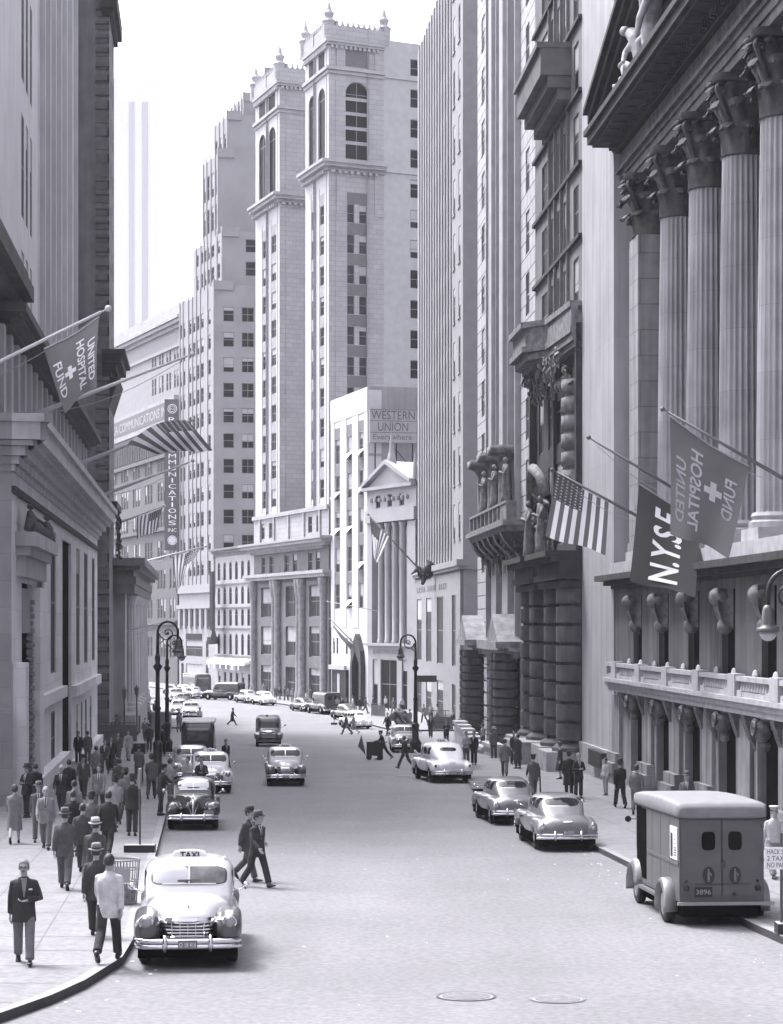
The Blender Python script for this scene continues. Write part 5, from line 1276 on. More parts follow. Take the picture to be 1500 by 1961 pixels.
wd = [('UNITED', vword(.22, .08, .30, .86, True)), ('HOSPITAL', vword(.44, .28, .14, .90, True)), ('FUND', vword(.90, .74, .24, .66, True))]
band_flag('hospital_flag', cl, M_FUHF, 'grey hospital fund flag with mirrored white lettering and cross, hanging on the right', wd, (.60, .45, .12))
cl = Cloth(PT(190, 607, 65.5), PT(85, 668, 66.3), PT(184, 738, 64.6), PT(122, 790, 65.6), .22, 2.2, .08, .15, ph=2.2)
wd = [('UNITED', vword(.22, .06, .25, .85, True)), ('HOSPITAL', vword(.44, .28, .16, .92, True)), ('FUND', vword(.92, .74, .30, .82, True))]
band_flag('hospital_flag', cl, M_FUHF, 'dark hospital fund flag with white cross under the nearest left flagpole', wd, (.60, .55, .12))
cl = Cloth(PT(1224, 927, 76), PT(1342, 997, 75.4), PT(1205, 1112, 72.5), PT(1330, 1142, 70.6), .22, 1.8, .05, .15, ph=.3)
band_flag('exchange_flag', cl, M_FNY, 'black flag lettered N.Y.S.E. in white beside the grey hospital flag', [('N.Y.S.E.', lambda a, c: (.28 + .46 * (1 - c), .93 - .86 * a))])
# buildings around the crossing behind and beside the camera, which shade the street; the tall rear block is added to dim camera-facing sides
for nm, x0, x1, y0, y1, h, lab in (('hall_building', -45, 30, -60, -38, 24, 'low hall behind the viewpoint'), ('unseen_shade_block', -90, 60, -110, -75, 130, 'unseen block added far behind the viewpoint to darken facing walls'), ('corner_bank', -110, -40, -60, 50, 55, 'tall corner building outside the left edge'), ('corner_office', 26, 90, -60, 40, 95, 'tall building outside the right edge')):
    o = empty(nm, ((x0 + x1) / 2, (y0 + y1) / 2, 3), lab, 'building'); m = MB(); m.box(x0, x1, y0, y1, 0, h); m.build('wall', M_LIME, o)
    m = MB()
    for z in range(6, int(h) - 3, 4):
        for k in range(int((y1 - y0) / 4)):
            y = y0 + 2 + k * 4
            for x in ((x1, x1 + .02) if x1 < 0 else (x0 - .02, x0)): pass
            m.box(x1, x1 + .03, y, y + 1.6, z, z + 2.3) if x1 < 0 else m.box(x0 - .03, x0, y, y + 1.6, z, z + 2.3)
    w_ = m.build('window', M_GLASS, o); w_['kind'] = 'stuff'
# ------------------------------------------------------------------ cars
M_CHROME = mat('chrome', 0.75, 0.12, metal=1.0, noise=0.05)
M_TYRE = mat('tyre', 0.015, 0.8, noise=0.2)
M_HUB = mat('hubcap', 0.5, 0.3, metal=0.8, noise=0.05)
M_CGLASS = mat('car_glass', 0.02, 0.05, noise=0.0, spec=0.5, ior=1.5)
M_CGLSKY = mat('sky_mirror_windscreen', 0.35, 0.06, metal=0.85, noise=0.0)  # part metal, so the bright sky reflection is built into the pane
M_CGLIN = mat('dim_windscreen', 0.12, 0.15, noise=0.5, nscale=3)
M_UNDERSHADE = mat('underbody_shade', 0.004, 0.9, noise=0.0, spec=0.0)  # near-black: the shade beneath vehicles is put into this colour
M_LENS = mat('headlamp_lens', 0.35, 0.08, metal=0.6, noise=0.0)
M_TAIL = mat('tail_lamp', 0.06, 0.2, noise=0.0)
M_GRILLE = mat('grille_dark', 0.01, 0.5, noise=0.0)
M_PLATE = mat('licence_plate', 0.18, 0.5, noise=0.1)
def paint(name, g): return mat(name, g, 0.28, noise=0.05, nscale=2, spec=0.5, coat=0.7)
def cloft(m, st, n=28, x0=0.0, mi=0):
    """st: (y, halfwidth, zbottom, ztop, exponent)"""
    rs = []
    for y, w_, zb, zt, e in st:
        zm, hh = (zb + zt) / 2, (zt - zb) / 2; ring = []
        for i in range(n):
            t = 2 * math.pi * i / n; c, s_ = math.cos(t), math.sin(t)
            ring.append((x0 + w_ * math.copysign(abs(c) ** (2 / e), c), y, zm + hh * math.copysign(abs(s_) ** (2 / e), s_)))
        rs.append(ring)
    m.rings(rs, mi)
def smooth_st(st, k=3):
    """Catmull-Rom the loft stations"""
    out = []
    for i in range(len(st) - 1):
        p0, p1, p2, p3 = st[max(i - 1, 0)], st[i], st[i + 1], st[min(i + 2, len(st) - 1)]
        for j in range(k):
            t = j / k; out.append(tuple(.5 * ((2 * b_) + (-a + c) * t + (2 * a - 5 * b_ + 4 * c - d) * t * t + (-a + 3 * b_ - 3 * c + d) * t ** 3) for a, b_, c, d in zip(p0, p1, p2, p3)))
    out.append(st[-1]); return [(y, max(.02, w_), zb, max(zt, zb + .02), max(1.6, e)) for y, w_, zb, zt, e in out]
class Body:
    def __init__(s, me): s.t = BVHTree.FromPolygons([v.co.copy() for v in me.vertices], [tuple(p.vertices) for p in me.polygons])
    def hit(s, o, d): return s.t.ray_cast(Vector(o), Vector(d), 8)
def patch(m, body, org, d, U, V, w_, h, e=4.0, off=.012, nu=12, nv=8, mi=0, skew=0.0, taper=0.0, thick=0.0):
    """rounded panel laid on the body: cast from org + a*U + b*V along d"""
    org, d, U, V = map(Vector, (org, d, U, V)); d.normalize(); vs = []; ok = True
    for j in range(nv + 1):
        for i in range(nu + 1):
            a, b_ = 2 * i / nu - 1, 2 * j / nv - 1
            r = (abs(a) ** e + abs(b_) ** e) ** (1 / e); mxx = max(abs(a), abs(b_)); k = mxx / r if r > 1e-6 else 1
            a, b_ = a * k, b_ * k
            o = org + U * (a * w_ / 2 * (1 - taper * b_) + skew * b_ * w_ / 2) + V * (b_ * h / 2)
            h_ = body.hit(o, d)
            if h_[0] is None: vs.append(None); ok = False
            else: vs.append(tuple(h_[0] - d * off * 0 + (h_[1] if h_[1].dot(d) < 0 else -h_[1]) * off))
    fs = []
    for j in range(nv):
        for i in range(nu):
            f = (j * (nu + 1) + i, j * (nu + 1) + i + 1, (j + 1) * (nu + 1) + i + 1, (j + 1) * (nu + 1) + i)
            if all(vs[q] is not None for q in f): fs.append(f)
    vs = [v if v is not None else (0, 0, -50) for v in vs]
    use = sorted({q for f in fs for q in f}); mp = {q: i for i, q in enumerate(use)}
    m.add([vs[q] for q in use], [tuple(mp[q] for q in f) for f in fs], mi)
def build_car(name, body_m, fend_m, vox=.035, kind='sedan', wsg=None, wing_front=None, taxi=None, low=False, plate='9T 4216'):
    """car at the origin, facing +y; returns template tree"""
    o = empty(name, (0, 0, 0)); buick = kind == 'buick'; old = kind == 'old'; van = kind == 'van'; dark = fend_m
    H = {'sedan': 1.70, 'buick': 1.60, 'old': 1.66, 'van': 2.0}[kind]
    m = MB()
    lower = [(-2.46, .45, .50, .74, 2.6), (-2.36, .62, .42, .88, 2.8), (-2.05, .72, .36, 1.0, 3), (-1.45, .76, .34, 1.05, 3.2), (-.9, .84, .30, 1.06, 3.4), (0, .88, .30, 1.05, 3.6), (.75, .85, .30, 1.06, 3.4), (1.05, .74, .32, 1.10, 3), (1.5, .58, .34, 1.10, 2.6), (2.0, .48, .38, 1.05, 2.5), (2.3, .40, .42, .96, 2.4), (2.42, .30, .48, .82, 2.3)]
    if old: lower = [(y, w_ * (.86 if abs(y) > 1.2 else .93), zb, zt * (1.04 if y > 1 else 1), e) for y, w_, zb, zt, e in lower]; lower[-3:] = [(2.0, .36, .38, 1.08, 2.3), (2.3, .27, .42, 1.0, 2.2), (2.44, .14, .46, .86, 2.2)]
    if buick: lower = [(y, w_, zb, zt - (.0 if y < 1 else .02), e) for y, w_, zb, zt, e in lower]; lower[:3] = [(-2.52, .5, .48, .78, 2.6), (-2.4, .68, .42, .93, 2.8), (-2.05, .76, .36, 1.02, 3)]
    cloft(m, smooth_st(lower))
    if van: top = [(-2.4, .78, .8, H - .12, 5), (-2.3, .84, .8, H, 6), (0, .86, .8, H + .02, 6), (.4, .84, .8, H - .02, 5), (.7, .78, .8, H - .2, 4), (.98, .70, .8, 1.12, 3.5)]
    elif buick: top = [(-1.95, .50, .8, .98, 2.6), (-1.6, .62, .8, 1.22, 2.8), (-1.2, .68, .8, 1.48, 3), (-.75, .71, .8, H - .02, 3.2), (-.1, .73, .8, H, 3.4), (.4, .71, .8, H - .04, 3.2), (.8, .69, .8, 1.38, 3), (1.12, .66, .8, 1.08, 2.8)]
    else: top = [(-2.1, .42, .8, .98, 2.6), (-1.75, .62, .8, 1.22, 2.8), (-1.3, .72, .8, 1.48, 3), (-.8, .77, .8, H - .02, 3.4), (-.1, .80, .8, H, 3.8), (.35, .79, .8, H - .02, 3.8), (.66, .77, .8, 1.52, 3.6), (1.0, .74, .8, 1.10, 3.2)]
    if old: top = [(y, w_ * .93, zb, zt, e - .3) for y, w_, zb, zt, e in top]
    cloft(m, smooth_st(top))
    fz = .93 if not old else .90
    ff = [(.55, .06, .5, .70, 2.4), (.8, .14, .40, .86, 2.6), (1.05, .20, .50, .92, 2.6), (1.22, .22, .66, .95, 2.4), (1.5, .23, .70, .97, 2.4), (1.85, .24, .60, .96, 2.4), (2.08, .24, .44, .93, 2.5), (2.3, .22, .42, .88, 2.4), (2.46, .12, .52, .78, 2.2)]
    rf = [(-2.5, .10, .46, .72, 2.2), (-2.35, .20, .40, .84, 2.4), (-2.05, .22, .42, .92, 2.4), (-1.75, .22, .60, .95, 2.4), (-1.42, .22, .68, .96, 2.4), (-1.1, .21, .60, .94, 2.4), (-.85, .17, .42, .90, 2.6), (-.6, .10, .45, .80, 2.6), (-.4, .04, .55, .70, 2.4)]
    if old: ff = [(y, w_ * 1.05, zb, zt - .04, 2.1) for y, w_, zb, zt, e in ff]
    fx = .68 if not old else .66
    same = fend_m is body_m
    if same:
        for s in (-1, 1): cloft(m, smooth_st(ff), 20, s * fx); cloft(m, smooth_st(rf), 20, s * .70)
    me = remesh(m, vox, 4, 'body', [body_m]); body = link('body', me, o); allm = [me]
    if not same:
        for s in (-1, 1):
            for st, x in ((ff, fx), (rf, .70)):
                k = MB(); cloft(k, smooth_st(st), 20, s * x); fm = remesh(k, vox, 3, 'fender', [fend_m]); link('fender', fm, o); allm.append(fm)
    V, Fc = [], []
    for q in allm:
        b0 = len(V); V += [v.co.copy() for v in q.vertices]; Fc += [tuple(i + b0 for i in p.vertices) for p in q.polygons]
    class A: pass
    bd = Body(me); al = Body.__new__(Body); al.t = BVHTree.FromPolygons(V, Fc)
    G = wsg or M_CGLASS
    # windscreen, split in two panes
    wz, wh = ((1.30, .34) if not buick else (1.28, .32)) if not van else (1.42, .40)
    dw = (0, -1, -.30)
    gl = MB(); patch(gl, bd, (0, 3, wz + .8), dw, (1, 0, 0), (0, 0, 1), (1.14 if kind == 'buick' else 1.26) if not old else 1.04, wh, 5, .010); gl2 = gl
    k = MB(); patch(k, bd, (0, 3, wz + .8), dw, (1, 0, 0), (0, 0, 1), (1.20 if kind == 'buick' else 1.33) if not old else 1.10, wh + .05, 5, .004); k.build('windscreen_seal', M_BLACK, o, 1)
    if taxi != 'hero':
        gl.build('windscreen', G, o, 1)
    else:
        for s in (-1, 1):
            g1 = MB(); patch(g1, bd, (s * .32, 3, wz + .8), dw, (1, 0, 0), (0, 0, 1), .61, wh, 6, .010); g1.build('windscreen', M_CGLSKY if s > 0 else M_CGLIN, o, 1)  # one pane given the bright sky reflection, the other a dull tone
    k = MB(); patch(k, bd, (0, 3, wz + .8), dw, (1, 0, 0), (0, 0, 1), .03, wh + .02, 9, .016, 2, 6)
    for s in (-1, 1): patch(k, bd, (0, 3, wz + .8 + s * (wh / 2 + .012)), dw, (1, 0, 0), (0, 0, 1), 1.02, .022, 9, .014, 14, 1)
    k.build('windscreen_trim', M_CHROME if taxi != 'hero' else body_m, o, 1)
    # rear window
    if van:
        for s in (-.3, .3): g1 = MB(); patch(g1, bd, (s, -4, 1.5), (0, 1, 0), (1, 0, 0), (0, 0, 1), .42, .4, 4, .008); g1.build('rear_window', G, o, 1)
    else:
        g1 = MB(); patch(g1, bd, (0, -4, 1.34 + 1.15), (0, 1, -.42), (1, 0, 0), (0, 0, 1), 1.0 if buick else .72, .34 if buick else .26, 4, .008); g1.build('rear_window', G, o, 1)
        g1 = MB(); patch(g1, bd, (0, -4, 1.34 + 1.15), (0, 1, -.42), (1, 0, 0), (0, 0, 1), 1.06 if buick else .78, .39 if buick else .31, 4, .004); g1.build('rear_window_rim', M_CHROME if buick else dark, o, 1)
    # side windows
    for s in (-1, 1):
        for yc, ww in ((.28, .58), (-.42, .62), (-1.0, .34)) if not van else ((.28, .6),):
            g1 = MB(); patch(g1, bd, (s * 3, yc, 1.33), (-s, 0, 0), (0, 1, 0), (0, 0, 1), ww, .30, 3.5, .008, taper=-.0 if abs(yc) < .5 else .25); g1.build('side_window', G, o, 1)
        k = MB(); patch(k, al, (s * 3, -.1, 1.10), (-s, 0, 0), (0, 1, 0), (0, 0, 1), 2.1, .03, 9, .012, 20, 1); patch(k, al, (s * 3, .0, .40), (-s, 0, 0), (0, 1, 0), (0, 0, 1), 1.6, .04, 9, .012, 16, 1)
        if buick: patch(k, al, (s * 3, 1.1, .80), (-s, 0, 0), (0, 1, -.12), (0, 0, 1), 2.2, .035, 9, .014, 20, 1); patch(k, al, (s * 3, -1.6, .62), (-s, 0, 0), (0, 1, -.15), (0, 0, 1), 1.2, .03, 9, .014, 14, 1)
        k.build('side_trim', M_CHROME, o, 1)
        k = MB(); k.tube([(s * .78, .72, 1.12), (s * .96, .80, 1.2)], .012, 5); k.ball((s * 1.0, .81, 1.24), .065, 10, sq=(1, .4, 1)); k.build('mirror', M_CHROME, o, 1)
    # lamps
    for s in (-1, 1):
        xl = s * (.70 if not old else .66); h_ = al.hit((xl, 4, .80), (0, -1, 0)); yl = (h_[0].y if h_[0] else 2.4)
        k = MB(); k.lathe([(.125, yl - .10), (.125, yl + .0), (.105, yl + .02)], (xl, 0, .80), 20, ax=1); hl = k.build('headlight', M_CHROME, o, 1)
        k = MB(); k.lathe([(.10, yl + .015), (.085, yl + .045), (.05, yl + .06), (.01, yl + .065)], (xl, 0, .80), 20, ax=1); k.build('lens', M_LENS, hl, 1)
        k = MB(); k.box(xl - .09, xl + .09, yl - .08, yl + .01, .585, .64); k.build('parking_lamp', M_LENS, o)
        xr = s * .74; h_ = al.hit((xr, -4, .72), (0, 1, 0)); yr = h_[0].y if h_[0] else -2.4
        k = MB(); k.ball((xr, yr, .74), .07, 10, sq=(.8, .5, 1.5 if buick else 1)); k.build('tail_light', M_TAIL if not buick else M_CHROME, o, 1)
    # bumpers with guards and number plates
    for sgn, nm in ((1, 'front'), (-1, 'rear')):
        k = MB(); yb = 2.56 * sgn
        for zc in (.49, .40):
            rs = []
            for i in range(21):
                a = -1 + i / 10; x = a * (.90 if not old else .84); y = yb - sgn * (.10 * a * a + (.14 * (abs(a) - .85) / .15 if abs(a) > .85 else 0))
                rs.append([(x, y + sgn * dy, zc + dz) for dy, dz in ((0, -.04), (.03, -.02), (.035, .02), (.01, .045), (-.02, .045), (-.02, -.04))])
            k.rings(rs)
        for x in (-.38, .38): k.tube([(x, yb + sgn * .03, .33), (x, yb + sgn * .06, .45), (x, yb + sgn * .03, .60)], [.03, .045, .03], 8)
        k.build('bumper', M_CHROME, o, 1)
        k = MB(); px_, pz = (0, .44) if not old or sgn < 0 else (-.52, .60)
        if buick and sgn < 0: pz = .56
        k.box(px_ - .16, px_ + .16, yb + sgn * .045, yb + sgn * .06, pz - .06, pz + .08); p_ = k.build('licence_plate', M_PLATE if not old else M_SIGNM, o)
        k = MB(); text(k, plate, lambda a, c: (px_ - sgn * (-.14 + a * .28) if sgn > 0 else px_ - .14 + a * .28, yb + sgn * .062, pz - .035 + c * .08)); k.build('plate_number', M_BLACK if old else M_SIGNW, p_)
    # grille
    if not old:
        k = MB(); patch(k, al, (0, 4, .68), (0, -1, 0), (1, 0, 0), (0, 0, 1), .98, .26, 6, .01, 16, 6); g_ = k.build('grille', M_GRILLE, o, 1)
        for j in range(5):
            k = MB(); patch(k, al, (0, 4, .575 + j * .052), (0, -1, 0), (1, 0, 0), (0, 0, 1), 1.04, .024, 9, .045, 16, 1); k.build('bar', M_CHROME, g_, 1)
        k = MB()
        for j in range(-3, 4): patch(k, al, (j * .13, 4, .68), (0, -1, 0), (1, 0, 0), (0, 0, 1), .012, .24, 9, .05, 1, 6)
        k.build('upright', M_CHROME, g_, 1)
        k = MB(); patch(k, al, (0, 4, .825), (0, -1, 0), (1, 0, 0), (0, 0, 1), 1.3, .045, 5, .04, 20, 1); k.build('grille_top_bar', M_CHROME, o, 1)
    else:
        for s in (-1, 1):
            k = MB(); patch(k, al, (s * .24, 4, .62), (0, -1, 0), (1, 0, s * -.25), (0, 0, 1), .30, .26, 2.4, .012, 8, 8); k.build('grille', M_GRILLE, o, 1)
            k = MB(); patch(k, al, (s * .10, 4, .70), (0, -1, 0), (1, 0, 0), (s * .35, 0, 1), .018, .34, 9, .03, 1, 8); k.build('grille_trim', M_CHROME, o, 1)
        k = MB(); patch(k, bd, (0, 2.1, 3), (0, 0, -1), (1, 0, 0), (0, 1, 0), .03, 1.6, 9, .014, 1, 16); patch(k, bd, (0, 4, .74), (0, -1, 0), (1, 0, 0), (0, 0, 1), .03, .5, 9, .02, 1, 8); k.build('hood_strip', M_CHROME, o, 1)
    # bonnet ornament, wipers, boot handle, wheels, underside with its shade box
    h_ = bd.hit((0, 2.15, 3), (0, 0, -1)); k = MB(); z = h_[0].z if h_[0] else 1.05; k.tube([(0, 1.95, z + .01), (0, 2.1, z + .04), (0, 2.26, z + .05)], [.01, .025, .008], 8); k.build('bonnet_ornament', M_CHROME, o, 1)
    k = MB(); patch(k, bd, (0, 3, wz + .8 - wh / 2 + .05), dw, (1, 0, 0), (0, 0, 1), .46, .025, 5, .03, 8, 1); k.build('wiper', M_BLACK, o, 1)
    if not van: k = MB(); patch(k, al, (0, -4, .86), (0, 1, 0), (1, 0, 0), (0, 0, 1), .30, .05, 3, .02, 8, 2); k.build('boot_handle', M_CHROME, o, 1)
    for x in (-.74, .74):
        for y in (1.5, -1.45):
            s = 1 if x > 0 else -1; k = MB(); k.lathe([(.19, -.09), (.31, -.10), (.345, -.06), (.35, 0), (.345, .06), (.31, .10), (.19, .09)], (x, y, .35), 26, ax=0); wh_ = k.build('wheel', M_TYRE, o, 1)
            k = MB(); k.lathe([(.20, .03), (.19, .085), (.12, .10), (.02, .12)] if s > 0 else [(.20, -.03), (.19, -.085), (.12, -.10), (.02, -.12)], (x, y, .35), 20, ax=0); k.build('hubcap', M_HUB, wh_, 1)
    k = MB(); k.box(-.84, .84, -2.3, 2.3, .19, .46); k.build('underbody_shade', M_UNDERSHADE, o)  # underside box lowered to keep the gap below dark
    if taxi:
        k = MB(); rs = []
        for a in [i / 10 for i in range(-10, 11)]:
            hh = .14 * (1 - a * a * .3) * (1 if abs(a) < .95 else .6); rs.append([(a * .30, .02, H - .04), (a * .30, .14, H - .04), (a * .30, .12, H - .03 + hh), (a * .30, .04, H - .02 + hh)])
        k.rings(rs); sg = k.build('roof_sign', M_SIGNW, o, 0)
        k = MB()
        for s_ in (1, -1): text(k, 'TAXI', lambda a, c: (s_ * (.17 - a * .34), (.146 if s_ > 0 else .015), H - .025 + c * .105), 0, .03)
        k.build('lettering', M_BLACK, sg)
        if taxi == 'hero':
            for x in (-.62, .62): k = MB(); k.ball((x, .1, H - .04), .04, 8); k.build('roof_lamp', M_SIGNW, o, 1)
    ROOTLOC.pop(o.name, None)
    return tree_of(o)
def put(t, px, py, rz, label, group=None, s=1.0, dz=0.0, cat='car', first=None, pitch=True, pos=None):
    key = t[0].name
    if not t[0].get('used'): t[0]['used'] = 1; o = t[0]
    else: o = tmpl_copy(t)
    p = pos or GP(px, py, dz); o.location = p; o.scale = (s, s, s)
    a = math.atan(-0.0235) if p.y < 175 else 0
    h = R(rz); o.rotation_euler = (a * math.cos(h), -a * math.sin(h) * -1 * -1, h)
    tag(o, label, cat, group); return o
# rz: 0 faces away (+y), 180 faces the camera
SD = 3.96 + 0  # street direction, degrees left of the view axis
P_TAXI = paint('taxi_cream', .50); P_TDK = paint('taxi_dark', .07); P_BLK = paint('black_paint', .012); P_GREY = paint('grey_paint', .17); P_WHT = paint('white_paint', .70); P_MIDP = paint('mid_grey_paint', .30); P_DKG = paint('dark_grey_paint', .06)
T1 = build_car('taxi', P_TAXI, P_TDK, .028, 'sedan', taxi='hero', plate='O 18 416')
def cpos(px, py, sgn=1, back=2.5, h=0.0): return None
def carat(t, px, py, rz, label, group, s=1.0, near='front', cat='car'):
    """px, py: where the nearest tyres of the car meet the road (centre of that axle)"""
    p = GP(px, py); h = R(rz); fw = Vector((-math.sin(h), math.cos(h), 0))
    yax = 1.5 if near == 'front' else -1.45
    c = p - fw * yax * s; c.z = gz(c.y); return put(t, 0, 0, rz, label, group, s, pos=c, cat=cat)
GC = 'cars along the street'
carat(T1, 361, 1843, 180 + 5.0, 'cream roofed taxi with dark fenders, nearest at the left kerb', GC, 1.02)
T2 = build_car('parked_car', P_BLK, P_BLK, .03, 'old', wsg=M_CGLSKY, plate='6Z 7188')
carat(T2, 370, 1587, 185, 'shiny black car with a white reflecting windscreen, second at the left kerb', GC, .97)
T3 = build_car('parked_car', P_GREY, P_GREY, .032, 'buick', plate='4N 2270')
carat(T3, 1077, 1626, 4.5, 'grey sedan parked at the right kerb nearest behind the mail truck', GC, .98, 'rear')
carat(T3, 982, 1577, 6.5, 'grey sedan parked just beyond the other grey sedan', GC, .95, 'rear')
T4 = build_car('cab', P_WHT, P_WHT, .036, 'sedan', taxi='cab', plate='O 22 801')
carat(T4, 858, 1498, 10, 'white cab seen from behind, moving beyond the parked grey sedans', GC, 1.08, 'rear')
carat(T4, 404, 1518, 186, 'white cab facing us behind the black car', GC, 1.0)
T5 = build_car('cab', P_TAXI, P_DKG, .036, 'sedan', taxi='cab')
carat(T5, 547, 1504, 184, 'two tone cab with pale roof coming down the road towards us', GC, 1.0)
T6 = build_car('car', P_MIDP, P_MIDP, .045, 'sedan')
carat(T6, 366, 1500, 186, 'grey car close behind the white cab at the left kerb', GC, 1.0)
carat(T6, 776, 1441, 182, 'light grey car facing us at the far right kerb, a cart piled behind it', GC, 1.03)
T7 = build_car('car', P_DKG, P_DKG, .05, 'sedan')
for px_, py, rz, t, lab, nr, s in (
    (366, 1377, 186, T4, 'white car facing us beyond the dark delivery van', 'front', 1.0),
    (343, 1372, 186, T6, 'grey car at the left kerb left of the far white car', 'front', 1.0),
    (352, 1356, 190, T7, 'dark car third in the far left row', 'front', 1.0),
    (338, 1345, 190, T6, 'grey car farthest in the left row', 'front', 1.0),
    (690, 1396, 20, T4, 'white sedan parked at the far kerb beside the crossing couple', 'rear', .95),
    (673, 1380, 22, T7, 'dark sedan parked beyond the far white sedan', 'rear', .95),
    (588, 1363, 22, T7, 'small dark car parked left of the dark panel van', 'rear', .9),
    (512, 1351, 24, T4, 'white car parked below the columned base, right one of two', 'rear', .95),
    (480, 1347, 24, T6, 'grey car parked below the columned base, left one of two', 'rear', .95),
    (376, 1338, 26, T6, 'mid grey car before the setback tower, rightmost of three', 'rear', .9),
    (358, 1334, 28, T4, 'white car before the setback tower, middle of three', 'rear', .9),
    (341, 1332, 28, T7, 'dark car before the setback tower, leftmost of three', 'rear', .9),
    (272, 1352, 186, T6, 'grey car far down beside the columned bank', 'front', 1.1)):
    carat(t, px_, py, rz, lab, GC, s, nr)
T8 = build_car('van', P_DKG, P_DKG, .05, 'van')
carat(T8, 630, 1368, 24, 'dark panel van parked before the white office building', GC, 1.15, 'rear', 'van')
carat(T8, 448, 1341, 62, 'dark panel van standing before the arcaded building', GC, 1.1, 'rear', 'van')
carat(T8, 268, 1338, 186, 'dark van far down the left side of the street', GC, 1.25, 'front', 'van')
for t in (T1, T2, T3, T4, T5, T6, T7, T8): t[0].pop('used', None) if 'used' in t[0].keys() else None
for o in list(COL.objects):
    if 'used' in o.keys(): del o['used']

# ------------------------------------------------------------------ trucks
def wheel(parent, c, r, w_, hub=True, mt=None):
    k = MB(); k.lathe([(r * .55, -w_ / 2), (r * .88, -w_ / 2), (r, -w_ / 3), (r, w_ / 3), (r * .88, w_ / 2), (r * .55, w_ / 2)], c, 30, ax=0); wh_ = k.build('wheel', M_TYRE, parent, 1)
    k = MB(); k.lathe([(r * .58, -w_ * .52), (r * .5, -w_ * .2), (r * .2, -w_ * .3), (.02, -w_ * .35)], c, 20, ax=0); k.build('rim', mt or M_HUB, wh_, 1)
h = R(4.2); pr_ = GP(1383, 1775); TRL = pr_ + Vector((-math.sin(h) * .75, math.cos(h) * .75, 0)); TRL.z = gz(TRL.y)
o = empty('mail_truck', TRL, 'boxy grey mail truck with a pale rounded roof, seen from behind at the lower right', 'truck'); o.rotation_euler = (math.atan(-.0235), 0, h); ROOTLOC.pop(o.name)
P_TRUCK = mat('truck_paint', .105, .5, noise=.12, nscale=2.5, spec=.35)
m = MB(); W = .86
m.box(-W, W, -.75, 3.1, .50, 2.22); m.box(-W + .05, W - .05, 3.1, 3.85, .50, 1.2); m.box(-W + .1, W - .1, 3.1, 3.7, 1.2, 1.3)
m.box(-W, -W + .06, 3.62, 3.7, 1.2, 2.2); m.box(W - .06, W, 3.62, 3.7, 1.2, 2.2); m.box(-W, W, 3.60, 3.7, 2.1, 2.22)
m.box(-.45, .45, 3.8, 4.7, .55, 1.25)
bdy = m.build('body', P_TRUCK, o)
m = MB(); cloft(m, smooth_st([(-.86, .84, 2.20, 2.36, 6), (-.80, .90, 2.17, 2.44, 7), (-.5, .92, 2.16, 2.50, 7), (1.5, .92, 2.16, 2.53, 7), (3.4, .92, 2.16, 2.48, 7), (3.85, .88, 2.18, 2.38, 6), (3.9, .80, 2.22, 2.30, 5)]), 32); m.build('roof', mat('roof_canvas', .20, .7, noise=.12, nscale=4), o, 1)
for s in (-1, 1):
    m = MB(); m.box(s * .42 - .40, s * .42 + .40, -.768, -.75, .62, 2.14); dr = m.build('rear_door', P_TRUCK, o)
    def oval(m, cx, cz, rx, rz_, e, y0, y1, n=32): m.rings([[(cx + rx * math.copysign(abs(math.cos(t)) ** (2 / e), math.cos(t)), y, cz + rz_ * math.copysign(abs(math.sin(t)) ** (2 / e), math.sin(t))) for t in [2 * math.pi * i / n for i in range(n)]] for y in (y0, y1)])
    m = MB(); oval(m, s * .27, 1.72, .135, .185, 4, -.77, -.79); wn = m.build('window', M_GLASS, dr)
    m = MB(); oval(m, s * .27, 1.03, .12, .175, 2, -.77, -.778); em = m.build('emblem', mat('emblem_black', .015, .5), dr)
    m = MB(); cx, cz = s * .27, 1.03
    m.ball((cx - .005, -.782, cz + .115), .02, 8, sq=(1, .2, 1)); m.add([(cx - .022, -.781, cz + .09), (cx + .016, -.781, cz + .09), (cx + .026, -.781, cz - .1), (cx - .026, -.781, cz - .1)], [(0, 1, 2, 3)]); m.add([(cx + .03, -.782, cz + .07), (cx + .07, -.782, cz + .0), (cx + .05, -.782, cz - .02), (cx + .02, -.782, cz + .04)], [(0, 1, 2, 3)]); m.box(cx - .03, cx + .03, -.783, -.78, cz - .13, cz - .11)
    m.build('emblem_figure', mat('emblem_grey', .17, .6), em)
    m = MB(); m.ball((s * .72, -.80, .78), .06, 12, sq=(1, .5, 1.1)); m.ball((s * .72, -.79, .92), .03, 8); m.build('tail_light', M_BLACK, o, 1)
m = MB(); m.box(-.01, .01, -.775, -.768, .62, 2.14); m.box(-.55, .6, -.775, -.752, .90 - .06, .90 - .03); m.ball((.0, -.79, 1.32), .03, 8); m.build('door_seam', mat('seam_dark', .05, .6), o)
m = MB(); m.box(-.56, -.20, -.79, -.77, .60, .80); pl = m.build('licence_plate', M_GRILLE, o)
m = MB(); text(m, '3896', lambda a, c: (-.53 + a * .30, -.792, .65 + c * .10)); m.build('plate_number', M_MID, pl)
m = MB(); m.tube([(.24, -.78, .66), (.24, -.84, .66)], .035, 8); m.build('knob', M_BLACK, o)
m = MB(); m.box(-W - .012, W + .012, -.765, 3.75, 2.165, 2.19); m.build('rain_gutter', mat('seam_dark', .05), o)
for s in (-1, 1):
    for zz in (.75, 1.35, 2.0): m = MB(); m.tube([(s * .815, -.78, zz - .05), (s * .815, -.78, zz + .05)], .016, 6); m.box(s * .815 - .05, s * .815 + .05, -.772, -.765, zz - .025, zz + .025); m.build('hinge', P_TRUCK, o)
m = MB(); m.tube([(.05, -.80, 1.18), (.05, -.82, 1.26), (.05, -.80, 1.34)], .012, 5); m.build('door_handle', M_BLACK, o)
m = MB()
